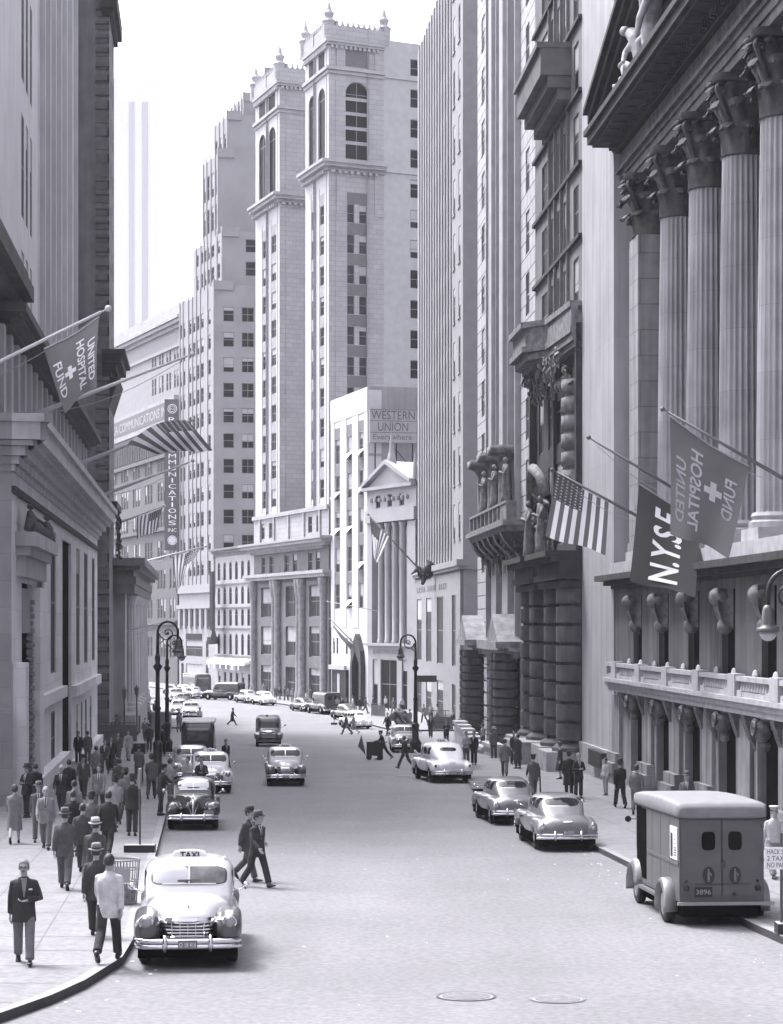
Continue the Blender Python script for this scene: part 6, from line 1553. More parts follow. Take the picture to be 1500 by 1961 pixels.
for yy in (.15, 1.05, 1.95): m.box(-W - .004, -W, yy, yy + .012, .52, 2.16)
for yy in [(-.70 + .12 * i) for i in range(27)]: m.ball((-W - .002, yy, 1.31), .008, 5); m.ball((-W - .002, yy, .56), .008, 5)
m.build('panel_seam', mat('seam_dark', .05), o)
m = MB(); m.box(-W - .05, W + .18, -.86, -.78, .44, .50); m.build('bumper', mat('step_steel', .30, .5), o)
m = MB(); m.box(-W - .02, -W, -.72, 2.45, 1.22, 1.29); m.build('side_rail', P_TRUCK, o)
m = MB(); m.box(-W - .015, -W, -.02 - .6, .02 + .05, 1.32, 1.98); ps = m.build('poster', mat('poster_paper', .62, .7, noise=.05), o)
m = MB(); m.quad((-W - .02, -.10 - .2, 1.62), (-W - .02, -.55, 1.62), (-W - .02, -.55, 1.88), (-W - .02, -.30, 1.88)); m.build('poster_block', M_SIGNW, ps)
m = MB(); m.quad((-W - .018, .0, 1.36), (-W - .018, -.2, 1.36), (-W - .018, -.2, 1.84), (-W - .018, .0, 1.84))
for k in range(4): m.quad((-W - .022, -.32, 1.40 + k * .05), (-W - .022, -.55, 1.40 + k * .05), (-W - .022, -.55, 1.42 + k * .05), (-W - .022, -.32, 1.42 + k * .05))
for k in range(3): m.quad((-W - .024, -.33, 1.64 + k * .08), (-W - .024, -.53, 1.64 + k * .08), (-W - .024, -.53, 1.655 + k * .08), (-W - .024, -.33, 1.655 + k * .08))
m.build('poster_print', M_BLACK, ps)
m = MB(); m.box(-W - .004, -W + .2, 2.55, 3.62, .62, 2.14); m.build('doorway', M_DARK, o)
for sx in (-1, 1):
    m = MB(); n = 14; rs = []
    for i in range(n + 1):
        a = R(200 - 215 * i / n); r = .50; cy, cz = 0.12, .40; y, z = cy - r * math.cos(a) * 1.0, cz + r * math.sin(a) * 1.05
        y2, z2 = cy - (r - .04) * math.cos(a), cz + (r - .04) * math.sin(a); rs.append([(sx * (W - .05), y, z), (sx * (W + .18), y, z - .01), (sx * (W + .24), y2, z2 - .02), (sx * (W - .05), y2, z2)])
    m.rings(rs); o_ = m.build('rear_fender', mat('fender_paint', .20, .35, noise=.05, coat=.5), o, 1)
    m = MB(); rs = []
    for i in range(n + 1):
        a = R(175 - 190 * i / n); r = .52; cy, cz = 3.55, .42; y, z = cy - r * math.cos(a) * -1, cz + r * math.sin(a) * 1.05
        y2, z2 = cy + (r - .05) * math.cos(a), cz + (r - .05) * math.sin(a); rs.append([(sx * (W - .3), y, z), (sx * (W + .08), y, z + .02), (sx * (W + .18), y2, z2 - .03), (sx * (W - .3), y2, z2)])
    m.rings(rs); m.build('front_fender', mat('fender_paint', .20), o, 1)
    wheel(o, (sx * (W + .05), .12, .38), .38, .20 * (1 if sx < 0 else -1)); wheel(o, (sx * (W - .05), 3.55, .38), .38, .18 * (1 if sx < 0 else -1))
m = MB(); m.box(-W - .12, -W, .7, 3.0, .42, .48); m.build('running_board', P_TRUCK, o)
m = MB(); m.box(-.80, .80, -.72, 3.9, .20, .498); m.build('underbody_shade', M_UNDERSHADE, o)  # underside box deepened to thicken the shade under the truck
m = MB(); m.tube([(-W, 3.5, 1.86), (-W - .16, 3.52, 1.86)], .01, 5); m.lathe([(.01, 3.50), (.07, 3.50), (.07, 3.53), (.01, 3.53)], (-W - .22, 0, 1.86), 14, ax=1); m.build('mirror', M_BLACK, o)

def boxvan(px, py, rz, wd, ht, ln, label, roof_g, side_m, s=1.0):
    p = GP(px, py); o = empty('delivery_van', p, label, 'van'); hh = R(rz); o.rotation_euler[2] = hh; ROOTLOC.pop(o.name); W = wd / 2
    m = MB(); cloft(m, smooth_st([(-ln / 2, W * .94, .4, ht - .15, 6), (-ln / 2 + .1, W, .35, ht - .03, 7), (ln / 2 - .7, W, .35, ht - .03, 7), (ln / 2 - .25, W * .97, .35, ht - .15, 6), (ln / 2, W * .90, .4, ht - .5, 5)]), 32); me = remesh(m, .05, 2, 'body', [side_m]); link('body', me, o)
    m = MB(); cloft(m, smooth_st([(-ln / 2 + .05, W * .9, ht - .14, ht - .05, 5), (-ln / 2 + .2, W * .99, ht - .15, ht, 5), (ln / 2 - .9, W * .99, ht - .15, ht, 5), (ln / 2 - .45, W * .8, ht - .2, ht - .06, 4)]), 28); m.build('roof', mat('van_roof_%d' % (roof_g * 100), roof_g, .5), o, 1)
    bd = Body(me)
    m = MB(); patch(m, bd, (0, 5, ht * .64), (0, -1, 0), (1, 0, 0), (0, 0, 1), wd * .62, ht * .24, 7, .02); m.build('windscreen', M_CGLIN, o, 1)
    m = MB(); patch(m, bd, (0, 5, ht * .80), (0, -1, -.0), (1, 0, 0), (0, 0, 1), wd * .62, ht * .06, 7, .03); m.build('visor', M_SIGNM, o, 1)
    m = MB(); patch(m, bd, (0, 5, ht * .34), (0, -1, 0), (1, 0, 0), (0, 0, 1), wd * .5, ht * .22, 3, .04)
    m.build('grille', mat('van_grille', .12, .5), o, 1)
    for sx in (-1, 1):
        m = MB(); m.ball((sx * W * .72, ln / 2 + .0, .75), .11, 10, sq=(1, .5, 1)); m.build('headlight', M_LENS, o, 1)
        for y in (ln / 2 - .75, -ln / 2 + .8): wheel(o, (sx * (W - .08), y, .36), .36, .18 * -sx)
    m = MB(); m.box(-W * .8, W * .8, -ln / 2 + .2, ln / 2 - .2, .2, .5); m.build('underbody_shade', M_UNDERSHADE, o)
    m = MB(); m.box(-W * .9, W * .9, ln / 2 + .02, ln / 2 + .1, .42, .52); m.build('bumper', M_CHROME, o); return o
boxvan(381, 1454, 184, 1.95, 2.35, 5.0, 'dark delivery van with a pale roof behind the white cab on the left', .5, P_BLK)
boxvan(378, 1332, 205, 2.3, 2.9, 5.0, 'tall grey truck far off before the setback tower', .5, P_DKG)
# the oncoming panel truck
p = GP(514, 1428); o = empty('panel_truck', p, 'dark panel truck with a horizontal chrome grille coming down the road', 'truck'); o.rotation_euler[2] = R(184); ROOTLOC.pop(o.name)
m = MB(); cloft(m, smooth_st([(-2.6, .80, .5, 1.95, 6), (-2.5, .86, .45, 2.02, 7), (.2, .88, .45, 2.04, 6), (.6, .86, .45, 1.96, 5), (.85, .82, .45, 1.70, 4), (1.15, .80, .45, 1.22, 4), (2.0, .70, .5, 1.18, 3), (2.25, .6, .55, 1.05, 3)])); 
for s in (-1, 1): cloft(m, smooth_st([(.7, .1, .5, .8, 2.4), (1.0, .22, .6, .98, 2.5), (1.5, .26, .75, 1.02, 2.5), (2.0, .26, .55, 1.0, 2.6), (2.3, .2, .55, .9, 2.5)]), 20, s * .74)
me = remesh(m, .045, 3, 'body', [P_DKG]); link('body', me, o); bd = Body(me)
m = MB(); patch(m, bd, (0, 5, 1.50), (0, -1, 0), (1, 0, 0), (0, 0, 1), 1.35, .40, 6, .02); m.build('windscreen', M_CGLASS, o, 1)
for j in range(5): m = MB(); patch(m, bd, (0, 5, .60 + j * .09), (0, -1, 0), (1, 0, 0), (0, 0, 1), 1.0 + .02 * j + (.15 if j == 4 else 0), .035, 7, .06, 16, 1); m.build('grille_bar', M_CHROME, o, 1)
m = MB(); patch(m, bd, (0, 5, 1.08), (0, -1, 0), (1, 0, 0), (0, 0, 1), .4, .09, 2.5, .03); m.build('badge', M_CHROME, o, 1)
for s in (-1, 1):
    m = MB(); m.ball((s * .74, 2.33, .84), .10, 12, sq=(1, .5, 1)); m.build('headlight', M_LENS, o, 1)
    for y in (1.5, -1.6): wheel(o, (s * .78, y, .36), .36, .18 * -s)
m = MB(); m.tube([(-.86, .8, 1.25), (-1.12, .85, 1.42)], .012, 5); m.ball((-1.15, .86, 1.45), .06, 8, sq=(1, .4, 1)); m.build('mirror', M_BLACK, o)
m = MB(); m.ball((.1, .3, 2.08), .09, 8); m.build('roof_lamp', M_BLACK, o); m = MB(); m.box(-.8, .8, 2.45, 2.52, .42, .52); m.build('bumper', mat('dull_chrome', .2, .3, metal=.6), o); m = MB(); m.box(-.75, .75, -2.3, 2.1, .25, .5); m.build('underbody_shade', M_UNDERSHADE, o)

# ------------------------------------------------------------------ people
M_SKIN = mat('skin', .34, .6, noise=.06); M_HAIRD = mat('dark_hair', .03, .6); M_HAIRG = mat('grey_hair', .22, .7); M_SHOE = mat('shoe_leather', .02, .35); M_SHIRT = mat('shirt_white', .62, .8, noise=.04); M_TIE = mat('tie_cloth', .05, .8)
def cloth(g): return mat('cloth_%03d' % round(g * 1000), g, .9, noise=.22, nscale=7, bump=.9, bscale=9)
Y, Z = 0, 1
def sag(l, a): return Vector((0, math.sin(R(a)) * l, -math.cos(R(a)) * l))
POSES = {  # thigh, knee bend for left/right; upper arm swing, abduction, elbow, inward for left/right; lean
    'walk_a': dict(L=(24, 4), Rr=(-16, 26), AL=(-18, 8, 12, 0), AR=(20, 8, 28, 4), lean=3),
    'walk_b': dict(L=(-18, 30), Rr=(20, 3), AL=(22, 8, 25, 4), AR=(-16, 9, 10, 0), lean=3),
    'stride': dict(L=(28, 5), Rr=(-22, 24), AL=(-24, 8, 14, 0), AR=(26, 8, 20, 4), lean=5),
    'stand': dict(L=(3, 3), Rr=(-3, 2), AL=(2, 9, 10, 2), AR=(4, 9, 14, 2), lean=0),
    'reach': dict(L=(6, 4), Rr=(-5, 4), AL=(10, 12, 70, 30), AR=(38, 8, 35, 0), lean=8),
    'hands': dict(L=(4, 3), Rr=(-2, 2), AL=(10, 14, 88, 48), AR=(12, 14, 84, 48), lean=0),
    'belly': dict(L=(22, 3), Rr=(-14, 20), AL=(8, 20, 72, 62), AR=(-10, 9, 14, 0), lean=2),
    'push': dict(L=(26, 8), Rr=(-26, 18), AL=(38, 8, 40, 4), AR=(36, 8, 42, 4), lean=14)}
GM = {}
def joints(pose):
    q = POSES[pose]; J = {}; hip = .93
    lo = 9
    for s, k in ((-1, 'L'), (1, 'Rr')):
        th, kn = q[k]; h = Vector((s * .095, 0, hip)); kne = h + sag(.43, th); an = kne + sag(.41, th - kn); J[k] = [h, kne, an, th - kn]; lo = min(lo, an.z)
    sh = .085 - lo
    for k in ('L', 'Rr'):
        for i in range(3): J[k][i] = J[k][i] + Vector((0, 0, sh))
    J['hip'] = hip + sh; ln = R(q['lean'])
    def up(x, y, z): return Vector((x, y + (z) * math.sin(ln), J['hip'] + z * math.cos(ln)))
    J['up'] = up
    for s, k in ((-1, 'AL'), (1, 'AR')):
        sw, ab, el, inn = q[k]; S = up(s * .168, 0, .485); u = Vector((s * math.sin(R(ab)), math.sin(R(sw)) * math.cos(R(ab)), -math.cos(R(sw)) * math.cos(R(ab)))).normalized()
        E = S + u * .29; f = Vector((-s * math.sin(R(inn)) + s * .05, math.sin(R(sw + el)) * math.cos(R(inn)), -math.cos(R(sw + el)) * math.cos(R(inn)) + .0)).normalized(); W_ = E + f * .25; J[k] = [S, E, W_, f]
    return J
def hand(m, W_, f, s):
    f = f.normalized(); sd = Vector((0, 1, 0)); sd = (sd - f * sd.dot(f)); sd = sd.normalized() if sd.length > .1 else Vector((1, 0, 0)); nn = f.cross(sd).normalized()
    P = lambda a, b_, c: tuple(W_ + f * a + sd * b_ + nn * c)
    rs = []
    for a, w_, t in ((-.01, .024, .02), (.02, .03, .018), (.06, .042, .017), (.09, .04, .014)): rs.append([P(a, w_ * math.cos(k * math.pi / 4), t * math.sin(k * math.pi / 4)) for k in range(8)])
    m.rings(rs)
    for k, (b_, l) in enumerate(((.031, .068), (.010, .078), (-.011, .072), (-.031, .056))):
        cv = -s * .012 * (1 + .2 * k); m.tube([P(.085, b_, 0), P(.085 + l * .45, b_ * 1.05, cv * .5), P(.085 + l * .8, b_, cv * 1.8), P(.085 + l * .95, b_, cv * 3)], [.0095, .009, .008, .006], 6)
    m.tube([P(.02, .03, 0), P(.05, .055, -s * .01), P(.085, .062, -s * .02)], [.013, .0105, .008], 6)
def g_body(pose, bare=False, turn=0):
    key = ('b', pose, bare, turn)
    if key in GM: return GM[key]
    J = joints(pose); up = J['up']; m = MB()
    # core, limbs, neck, head in one voxel surface
    m.rings([[tuple(up(rx * math.cos(t), ry * math.sin(t), z)) for t in [2 * math.pi * k / 16 for k in range(16)]] for rx, ry, z in ((.12, .09, -.08), (.14, .10, .05), (.12, .09, .2), (.14, .10, .38), (.15, .085, .49), (.07, .06, .54), (.055, .058, .58), (.052, .056, .66))])
    for k in ('L', 'Rr'):
        h, kn, an, a = J[k]; m.tube([tuple(h), tuple(h.lerp(kn, .5)), tuple(kn), tuple(kn.lerp(an, .35)), tuple(an)], [.075, .068, .052, .055, .036], 10)
    for k in ('AL', 'AR'):
        S, E, W_, f = J[k]; m.tube([tuple(S), tuple(E), tuple(W_), tuple(W_ + f * .02)], [.045, .036, .026, .024], 8)
    hc = up(0, .01, .712); tt = R(turn); ct, st_ = math.cos(tt), math.sin(tt)
    def hp(x, y, z):
        x, y, z = x * 1.09, y * 1.09, z * 1.07
        return tuple(hc + Vector((x * ct - y * st_, x * st_ + y * ct, z)))
    def blob(x, y, z, rx, ry, rz_, n=14):
        rs = []
        for k in range(9):
            a = -math.pi / 2 + math.pi * (k + (.02 if k == 0 else -.02 if k == 8 else 0)) / 8; rs.append([hp(x + rx * math.cos(a) * math.cos(2 * math.pi * i / n), y + ry * math.cos(a) * math.sin(2 * math.pi * i / n), z + rz_ * math.sin(a)) for i in range(n)])
        m.rings(rs)
    blob(0, -.005, .03, .076, .096, .10); blob(0, .03, -.055, .055, .062, .065); blob(0, .095, -.005, .013, .022, .028, 8); blob(0, .082, -.05, .026, .02, .014, 8); blob(0, .07, -.1, .026, .025, .02, 8); blob(0, .078, .045, .055, .02, .014, 8)
    for s in (-1, 1): blob(s * .077, -.005, 0, .010, .020, .032, 8)
    me = remesh(m, .011, 1, 'body', [M_SKIN])
    # hands with separate fingers appended
    mh = MB()
    for s, k in ((-1, 'AL'), (1, 'AR')): S, E, W_, f = J[k]; hand(mh, W_, f, s)
    v0 = [tuple(v.co) for v in me.vertices]; f0 = [tuple(p.vertices) for p in me.polygons]
    mm_ = bpy.data.meshes.new('body'); n0 = len(v0); mm_.from_pydata(v0 + [tuple(v) for v in mh.v], [], f0 + [tuple(i + n0 for i in f) for f in mh.f]); mm_.materials.append(M_SKIN)
    mm_.polygons.foreach_set('use_smooth', [True] * len(mm_.polygons)); mm_.update(); bpy.data.meshes.remove(me)
    GM[key] = mm_; J['hp'] = hp; GM[('j', pose, turn)] = J; return mm_
def g_jacket(pose, ln='suit'):
    key = ('k', pose, ln)
    if key in GM: return GM[key]
    J = joints(pose); up = J['up']; m = MB()
    prof = {'suit': [(-.17, .205, .150), (-.06, .195, .145), (.08, .182, .128), (.18, .180, .122), (.32, .198, .135), (.42, .198, .125), (.48, .172, .105), (.52, .12, .085), (.555, .075, .068), (.58, .060, .062)],
            'coat': [(-.48, .235, .20), (-.30, .225, .185), (-.06, .208, .16), (.10, .195, .14), (.32, .208, .142), (.43, .205, .132), (.49, .18, .11), (.53, .12, .088), (.56, .08, .07), (.585, .062, .064)],
            'shirt': [(-.02, .165, .115), (.06, .165, .115), (.18, .165, .11), (.32, .19, .12), (.42, .195, .115), (.50, .155, .09), (.55, .075, .068), (.57, .06, .06)],
            'dress': [(-.52, .25, .22), (-.3, .21, .18), (-.08, .18, .14), (.10, .14, .105), (.3, .165, .125), (.42, .165, .105), (.49, .13, .08), (.54, .06, .06)]}[ln]
    m.rings([[tuple(up(rx * math.copysign(abs(math.cos(t)) ** .8, math.cos(t)), ry * math.copysign(abs(math.sin(t)) ** .85, math.sin(t)) + (.012 if z < .1 else 0), z)) for t in [2 * math.pi * k / 28 for k in range(28)]] for z, rx, ry in prof])
    k_ = {'suit': 1, 'coat': 1.15, 'shirt': .82, 'dress': .75}[ln]
    for k in ('AL', 'AR'):
        S, E, W_, f = J[k]; c = S + Vector((0, 0, -.01)); e2 = E.lerp(W_, .97)
        m.tube([tuple(c + Vector((-.05 if c.x > 0 else .05, 0, .015))), tuple(c), tuple(c.lerp(E, .5)), tuple(E), tuple(E.lerp(W_, .5)), tuple(e2)], [.045 * k_, .062 * k_, .062 * k_, .056 * k_, .051 * k_, .046 * k_], 12)
    GM[key] = remesh(m, .016, 2, 'jacket', [cloth(.05)]); return GM[key]
def g_trousers(pose):
    key = ('t', pose)
    if key in GM: return GM[key]
    J = joints(pose); m = MB(); h0 = J['hip']
    m.rings([[(rx * math.cos(t), ry * math.sin(t), h0 + z) for t in [2 * math.pi * k / 20 for k in range(20)]] for z, rx, ry in ((-.10, .15, .11), (-.02, .165, .125), (.06, .162, .115), (.12, .155, .105))])
    for k in ('L', 'Rr'):
        h, kn, an, a = J[k]; e = kn.lerp(an, .93)
        m.tube([tuple(h + Vector((0, 0, .03))), tuple(h.lerp(kn, .35)), tuple(h.lerp(kn, .75)), tuple(kn), tuple(kn.lerp(an, .4)), tuple(kn.lerp(an, .75)), tuple(e)], [.098, .094, .084, .079, .078, .074, .078], 14)
    GM[key] = remesh(m, .015, 2, 'trousers', [cloth(.05)]); return GM[key]
def g_shoe(pose, k, wom=False):
    key = ('s', pose, k)
    if key in GM: return GM[key]
    J = joints(pose); an = J[k][2]; a = R(J[k][3]) * .8; m = MB(); ca, sa = math.cos(a), math.sin(a)
    rs = []
    for y, w_, zb, zt in ((-.075, .022, -.07, .0), (-.06, .036, -.083, .02), (0, .038, -.083, .035), (.06, .042, -.083, .0), (.12, .047, -.083, -.025), (.17, .040, -.083, -.04), (.195, .02, -.08, -.06)):
        ring = []
        for i in range(12):
            t = 2 * math.pi * i / 12; x = w_ * math.cos(t); z = (zb + zt) / 2 + (zt - zb) / 2 * math.copysign(abs(math.sin(t)) ** .7, math.sin(t)); ring.append((an.x + x, an.y + y * ca - z * sa, an.z + z * ca + y * sa))
        rs.append(ring)
    m.rings(rs); GM[key] = m.mesh('shoe', M_SHOE, smooth=True); return GM[key]
def g_head(pose, turn, what):
    key = ('h', pose, turn, what)
    if key in GM: return GM[key]
    hp = GM[('j', pose, turn)]['hp']; m = MB(lambda x, y, z: Vector(hp(x, y, z)))
    if what == 'hat':
        rs = [[(rx * math.cos(t), ry * math.sin(t) - .005, z + .012 * math.cos(2 * t) * (1 if rx > .12 else 0)) for t in [2 * math.pi * k / 28 for k in range(28)]] for rx, ry, z in ((.085, .10, .065), (.135, .155, .055), (.137, .157, .062), (.088, .105, .075), (.088, .104, .10), (.084, .10, .14), (.074, .09, .172), (.05, .066, .178), (.02, .05, .160), (.004, .02, .158))]
        m.rings(rs); GM[key] = m.mesh('hat', cloth(.05), smooth=True)
    elif what == 'band':
        m.rings([[(rx * math.cos(t), ry * math.sin(t) - .005, z) for t in [2 * math.pi * k / 28 for k in range(28)]] for rx, ry, z in ((.0895, .1065, .074), (.0895, .1065, .10))], cap=False); GM[key] = m.mesh('hat_band', M_BLACK, smooth=True)
    elif what == 'cap':
        m.rings([[(rx * math.cos(t), ry * math.sin(t) - .005 + dy, z) for t in [2 * math.pi * k / 24 for k in range(24)]] for rx, ry, z, dy in ((.084, .10, .06, 0), (.085, .10, .09, 0), (.115, .13, .125, 0), (.11, .125, .14, 0), (.02, .03, .145, 0))]); m.rings([[(.07 * math.cos(t), .07 + .07 * abs(math.sin(t)) * (1 if math.sin(t) > 0 else 0), z) for t in [2 * math.pi * k / 16 for k in range(16)]] for z in (.062, .068)]); GM[key] = m.mesh('cap', cloth(.02), smooth=True)
    elif what in ('hair', 'hairlong'):
        n = 20; rs = []; L_ = what == 'hairlong'
        for j in range(9):
            ring = []
            for i in range(n):
                t = 2 * math.pi * i / n; front = max(0, math.sin(t)); lo = (-1.15 if L_ else -.75) + 1.35 * front ** .8; a = lo + (math.pi / 2 - .05 - lo) * j / 8
                k = 1.07 + (.12 if L_ else 0) + .015 * math.sin(5 * t + j); ring.append((.076 * k * math.cos(a) * math.cos(t), -.008 + .097 * k * math.cos(a) * math.sin(t), .032 + .102 * k * math.sin(a)))
            rs.append(ring)
        m.rings(rs); GM[key] = m.mesh('hair', M_HAIRD, smooth=True)
    elif what == 'eyes':
        for s in (-1, 1): m.ball((s * .031, .083, .018), .010, 8, sq=(1.3, .6, .7))
        m.ball((0, .098, -.052), .016, 8, sq=(1.2, .3, .25)); GM[key] = m.mesh('eyes_and_mouth', mat('face_dark', .06, .6), smooth=True)
    elif what == 'glasses':
        for s in (-1, 1): m.tube([(s * .034 + .026 * math.cos(t), .100, .015 + .019 * math.sin(t)) for t in [2 * math.pi * k / 12 for k in range(13)]], .0035, 4); m.tube([(s * .06, .098, .018), (s * .082, .0, .02)], .003, 4)
        m.tube([(-.01, .104, .017), (.01, .104, .017)], .003, 4); GM[key] = m.mesh('glasses', M_BLACK)
    return GM[key]
def g_front(pose, ln):
    key = ('f', pose, ln)
    if key in GM: return GM[key]
    me = g_jacket(pose, ln); bd = Body(me); J = joints(pose); up = J['up']; out = []
    def tri(pts, off, n=8):
        m = MB(); vs = []
        a, b_, c, d = pts
        for j in range(n + 1):
            for i in range(5):
                p = Vector((a[0] + (b_[0] - a[0]) * i / 4, a[1])).lerp(Vector((d[0] + (c[0] - d[0]) * i / 4, d[1])), j / n); q = up(p.x, 0, p.y); h_ = bd.hit((q.x, q.y + 1, q.z), (0, -1, 0)); vs.append(tuple(h_[0] + Vector((0, off, 0))) if h_[0] else (q.x, q.y + .06, q.z))
        m.add(vs, [(j * 5 + i, j * 5 + i + 1, (j + 1) * 5 + i + 1, (j + 1) * 5 + i) for j in range(n) for i in range(4)]); return m
    a = tri(((-.052, .555), (.052, .555), (.008, .24), (-.008, .24)), .006).mesh('shirt_front', M_SHIRT); b_ = tri(((-.016, .54), (.016, .54), (.014, .26), (-.012, .26)), .012).mesh('tie', M_TIE)
    l1 = tri(((-.095, .535), (-.050, .56), (-.004, .22), (-.014, .215)), .010).mesh('lapel', cloth(.05)); l2 = tri(((.050, .56), (.095, .535), (.014, .215), (.004, .22)), .010).mesh('lapel', cloth(.05))
    GM[key] = (a, b_, l1, l2); return GM[key]
def place_m(o, m):
    if o.material_slots: o.material_slots[0].link = 'OBJECT'; o.material_slots[0].material = m
NP = [0]
def person(px, py, face, pose, top, leg, label, ln='suit', head='hat', hat=.05, hair=M_HAIRD, s=1.0, shirt=M_SHIRT, tie=True, group=None, dz=.15, front=None, turn=0, glasses=False, band=True, pos=None):
    """px, py: feet in the photograph; face: heading in degrees (0 away, 180 towards us, 90 left, -90 right)"""
    p = pos or GP(px, py, dz); o = empty('person', p, label, 'person', group); o.rotation_euler[2] = R(face); o.scale = (s, s, s); ROOTLOC.pop(o.name)
    mb_ = g_body(pose, False, turn)
    def add(name, me, mt=None):
        q = link(name, me, o)
        if mt: place_m(q, mt)
        return q
    add('body', mb_, M_SKIN); jk = add({'suit': 'jacket', 'coat': 'overcoat', 'shirt': 'shirt', 'dress': 'dress'}[ln], g_jacket(pose, ln), cloth(top))
    if ln != 'dress' and not (ln == 'coat' and leg is None): add('trousers', g_trousers(pose), cloth(leg if leg is not None else .05))
    for k in ('L', 'Rr'): add('shoe', g_shoe(pose, k), M_SHOE)
    if head == 'hat':
        h_ = add('hat', g_head(pose, turn, 'hat'), cloth(hat))
        if band: q = link('hat_band', g_head(pose, turn, 'band'), h_)
        add('hair', g_head(pose, turn, 'hair'), hair)
    elif head == 'cap': add('cap', g_head(pose, turn, 'cap'), cloth(hat)); add('hair', g_head(pose, turn, 'hair'), hair)
    elif head == 'bald': pass
    else: add('hair', g_head(pose, turn, 'hairlong' if head == 'long' else 'hair'), hair)
    if front or (front is None and abs(((face + turn + 180) % 360) - 180) > 60):
        add('eyes_and_mouth', g_head(pose, turn, 'eyes'))
        if ln in ('suit', 'coat'):
            f = g_front(pose, ln); add('shirt_front', f[0], shirt)
            if tie: add('tie', f[1], M_TIE)
            add('lapel', f[2], cloth(top)); add('lapel', f[3], cloth(top))
        if glasses: add('glasses', g_head(pose, turn, 'glasses'))
    return o
def item(name, me_mb, mt, label, cat, loc):
    o = me_mb.build(name, mt); tag(o, label, cat); return o
GL = 'people on the left pavement'; GR = 'people on the right pavement'; GF = 'people by the far crossing'
# near left
pm = person(46, 1846, 190, 'belly', .035, .16, 'man in open dark jacket with glasses and moustache walking towards us at the left edge', head='hair', hair=M_HAIRG, glasses=True, tie=False, shirt=cloth(.22), s=1.03, group=GL, turn=-8)
J = GM[('j', 'belly', -8)]; hp = J['hp']; m = MB(lambda x, y, z: Vector(hp(x, y, z))); m.tube([(-.028, .094, -.037), (0, .104, -.031), (.028, .094, -.037)], [.005, .009, .005], 6); link('moustache', m.mesh('moustache', M_HAIRD), pm)
jb = Body(g_jacket('belly', 'suit')); q = J['up'](-.105, 0, .37); h_ = jb.hit((q.x, 1, q.z), (0, -1, 0)); m = MB(); m.box(h_[0].x - .03, h_[0].x + .03, h_[0].y - .01, h_[0].y + .008, h_[0].z - .012, h_[0].z + .014); link('pocket_handkerchief', m.mesh('pocket_handkerchief', M_SIGNW), pm)
person(208, 1841, -4, 'walk_b', .55, .035, 'man in a loose white jacket walking away near the curved kerb', head='hair', s=1.06, group=GL)
person(184, 1795, 2, 'walk_a', .05, .04, 'dark suited man with a pale grey hat just ahead of the white jacket', hat=.22, group=GL, s=1.0)
person(124, 1703, 3, 'walk_a', .085, .10, 'big man in a grey suit walking away in the middle of the left pavement', hat=.12, s=1.06, group=GL)
person(182, 1726, 0, 'walk_b', .06, .05, 'dark suited man with a white straw hat with dark band', hat=.5, group=GL, s=1.02)
person(158, 1672, 0, 'walk_a', .05, .05, 'bareheaded man in dark suit with white collar ahead of the big grey man', head='hair', group=GL)
person(207, 1642, -3, 'stride', .022, .03, 'bareheaded man in a black suit left of the thin sign stand', head='hair', group=GL, s=1.05)
person(140, 1640, 4, 'stand', .018, .03, 'man in black seen between two lighter backs', head='hair', group=GL)
person(88, 1626, 184, 'walk_a', .22, .15, 'bald man in a light grey suit and dark tie walking towards us', head='bald', group=GL, s=1.03)
person(74, 1612, 188, 'walk_b', .11, .10, 'man in a grey hat behind the bald man in light grey', hat=.14, group=GL)
person(28, 1616, 6, 'walk_b', .17, None, 'woman in a long grey coat walking away at the far left', ln='coat', head='long', group=GL, s=.98)
person(52, 1566, 150, 'hands', .02, .02, 'man in a black suit and hat standing at the bank doorway', hat=.06, group=GL, s=1.02)
person(68, 1560, 20, 'stand', .02, .02, 'bareheaded man in black beside the hatted one at the bank doorway', head='hair', group=GL)
person(118, 1562, 176, 'walk_a', .025, .03, 'white haired man in a dark suit coming towards us', head='hair', hair=M_SHIRT, group=GL, s=1.02)
person(132, 1548, 10, 'stand', .02, .03, 'man in a dark coat beside the white haired man', ln='coat', head='hair', group=GL)
person(142, 1606, 5, 'walk_b', .16, .08, 'man in a mid grey jacket walking away behind the white haired man', head='hair', group=GL)
person(221, 1592, -5, 'walk_a', .30, .08, 'man in a pale jacket and black hat', hat=.02, group=GL)
person(240, 1578, -4, 'walk_b', .12, .05, 'man in a tweedy grey suit and hat beyond the pale jacket', hat=.07, group=GL, s=1.04)
person(253, 1601, 0, 'stand', .03, .035, 'man in a dark suit standing right by the thin sign stand pole', hat=.03, group=GL, s=1.04)
person(184, 1503, 2, 'walk_a', .19, .12, 'man in a light grey jacket walking away past the pair with a bag', head='hair', group=GL)
person(150, 1463, 185, 'stand', .02, .02, 'man in a dark suit standing by the bank wall', head='hair', group=GL, s=1.0)
person(168, 1463, 10, 'stand', .13, .11, 'grey suited man standing beside the dark one by the bank wall', head='hair', group=GL)
person(201, 1484, 178, 'walk_b', .08, .07, 'man in open jacket and white shirt coming towards us', head='hair', tie=False, group=GL)
pb = person(213, 1475, 182, 'walk_a', .03, .03, 'man in dark jacket carrying a bag towards us', head='hair', tie=False, group=GL)
b_ = GP(219, 1474, .15); m = MB(); m.ball((b_.x + .10, b_.y - .15, b_.z + .42), .22, 10, sq=(1, .6, 1.15)); m.tube([(b_.x + .02, b_.y - .15, b_.z + .62), (b_.x + .08, b_.y - .15, b_.z + .74), (b_.x + .16, b_.y - .15, b_.z + .62)], .012, 5); tag(m.build('travel_bag', cloth(.16), None, 1), 'round grey bag carried by the man in the dark jacket', 'bag')
person(246, 1457, 180, 'walk_a', .42, .38, 'man in a white suit coming towards us on the left pavement', head='hair', group=GL)
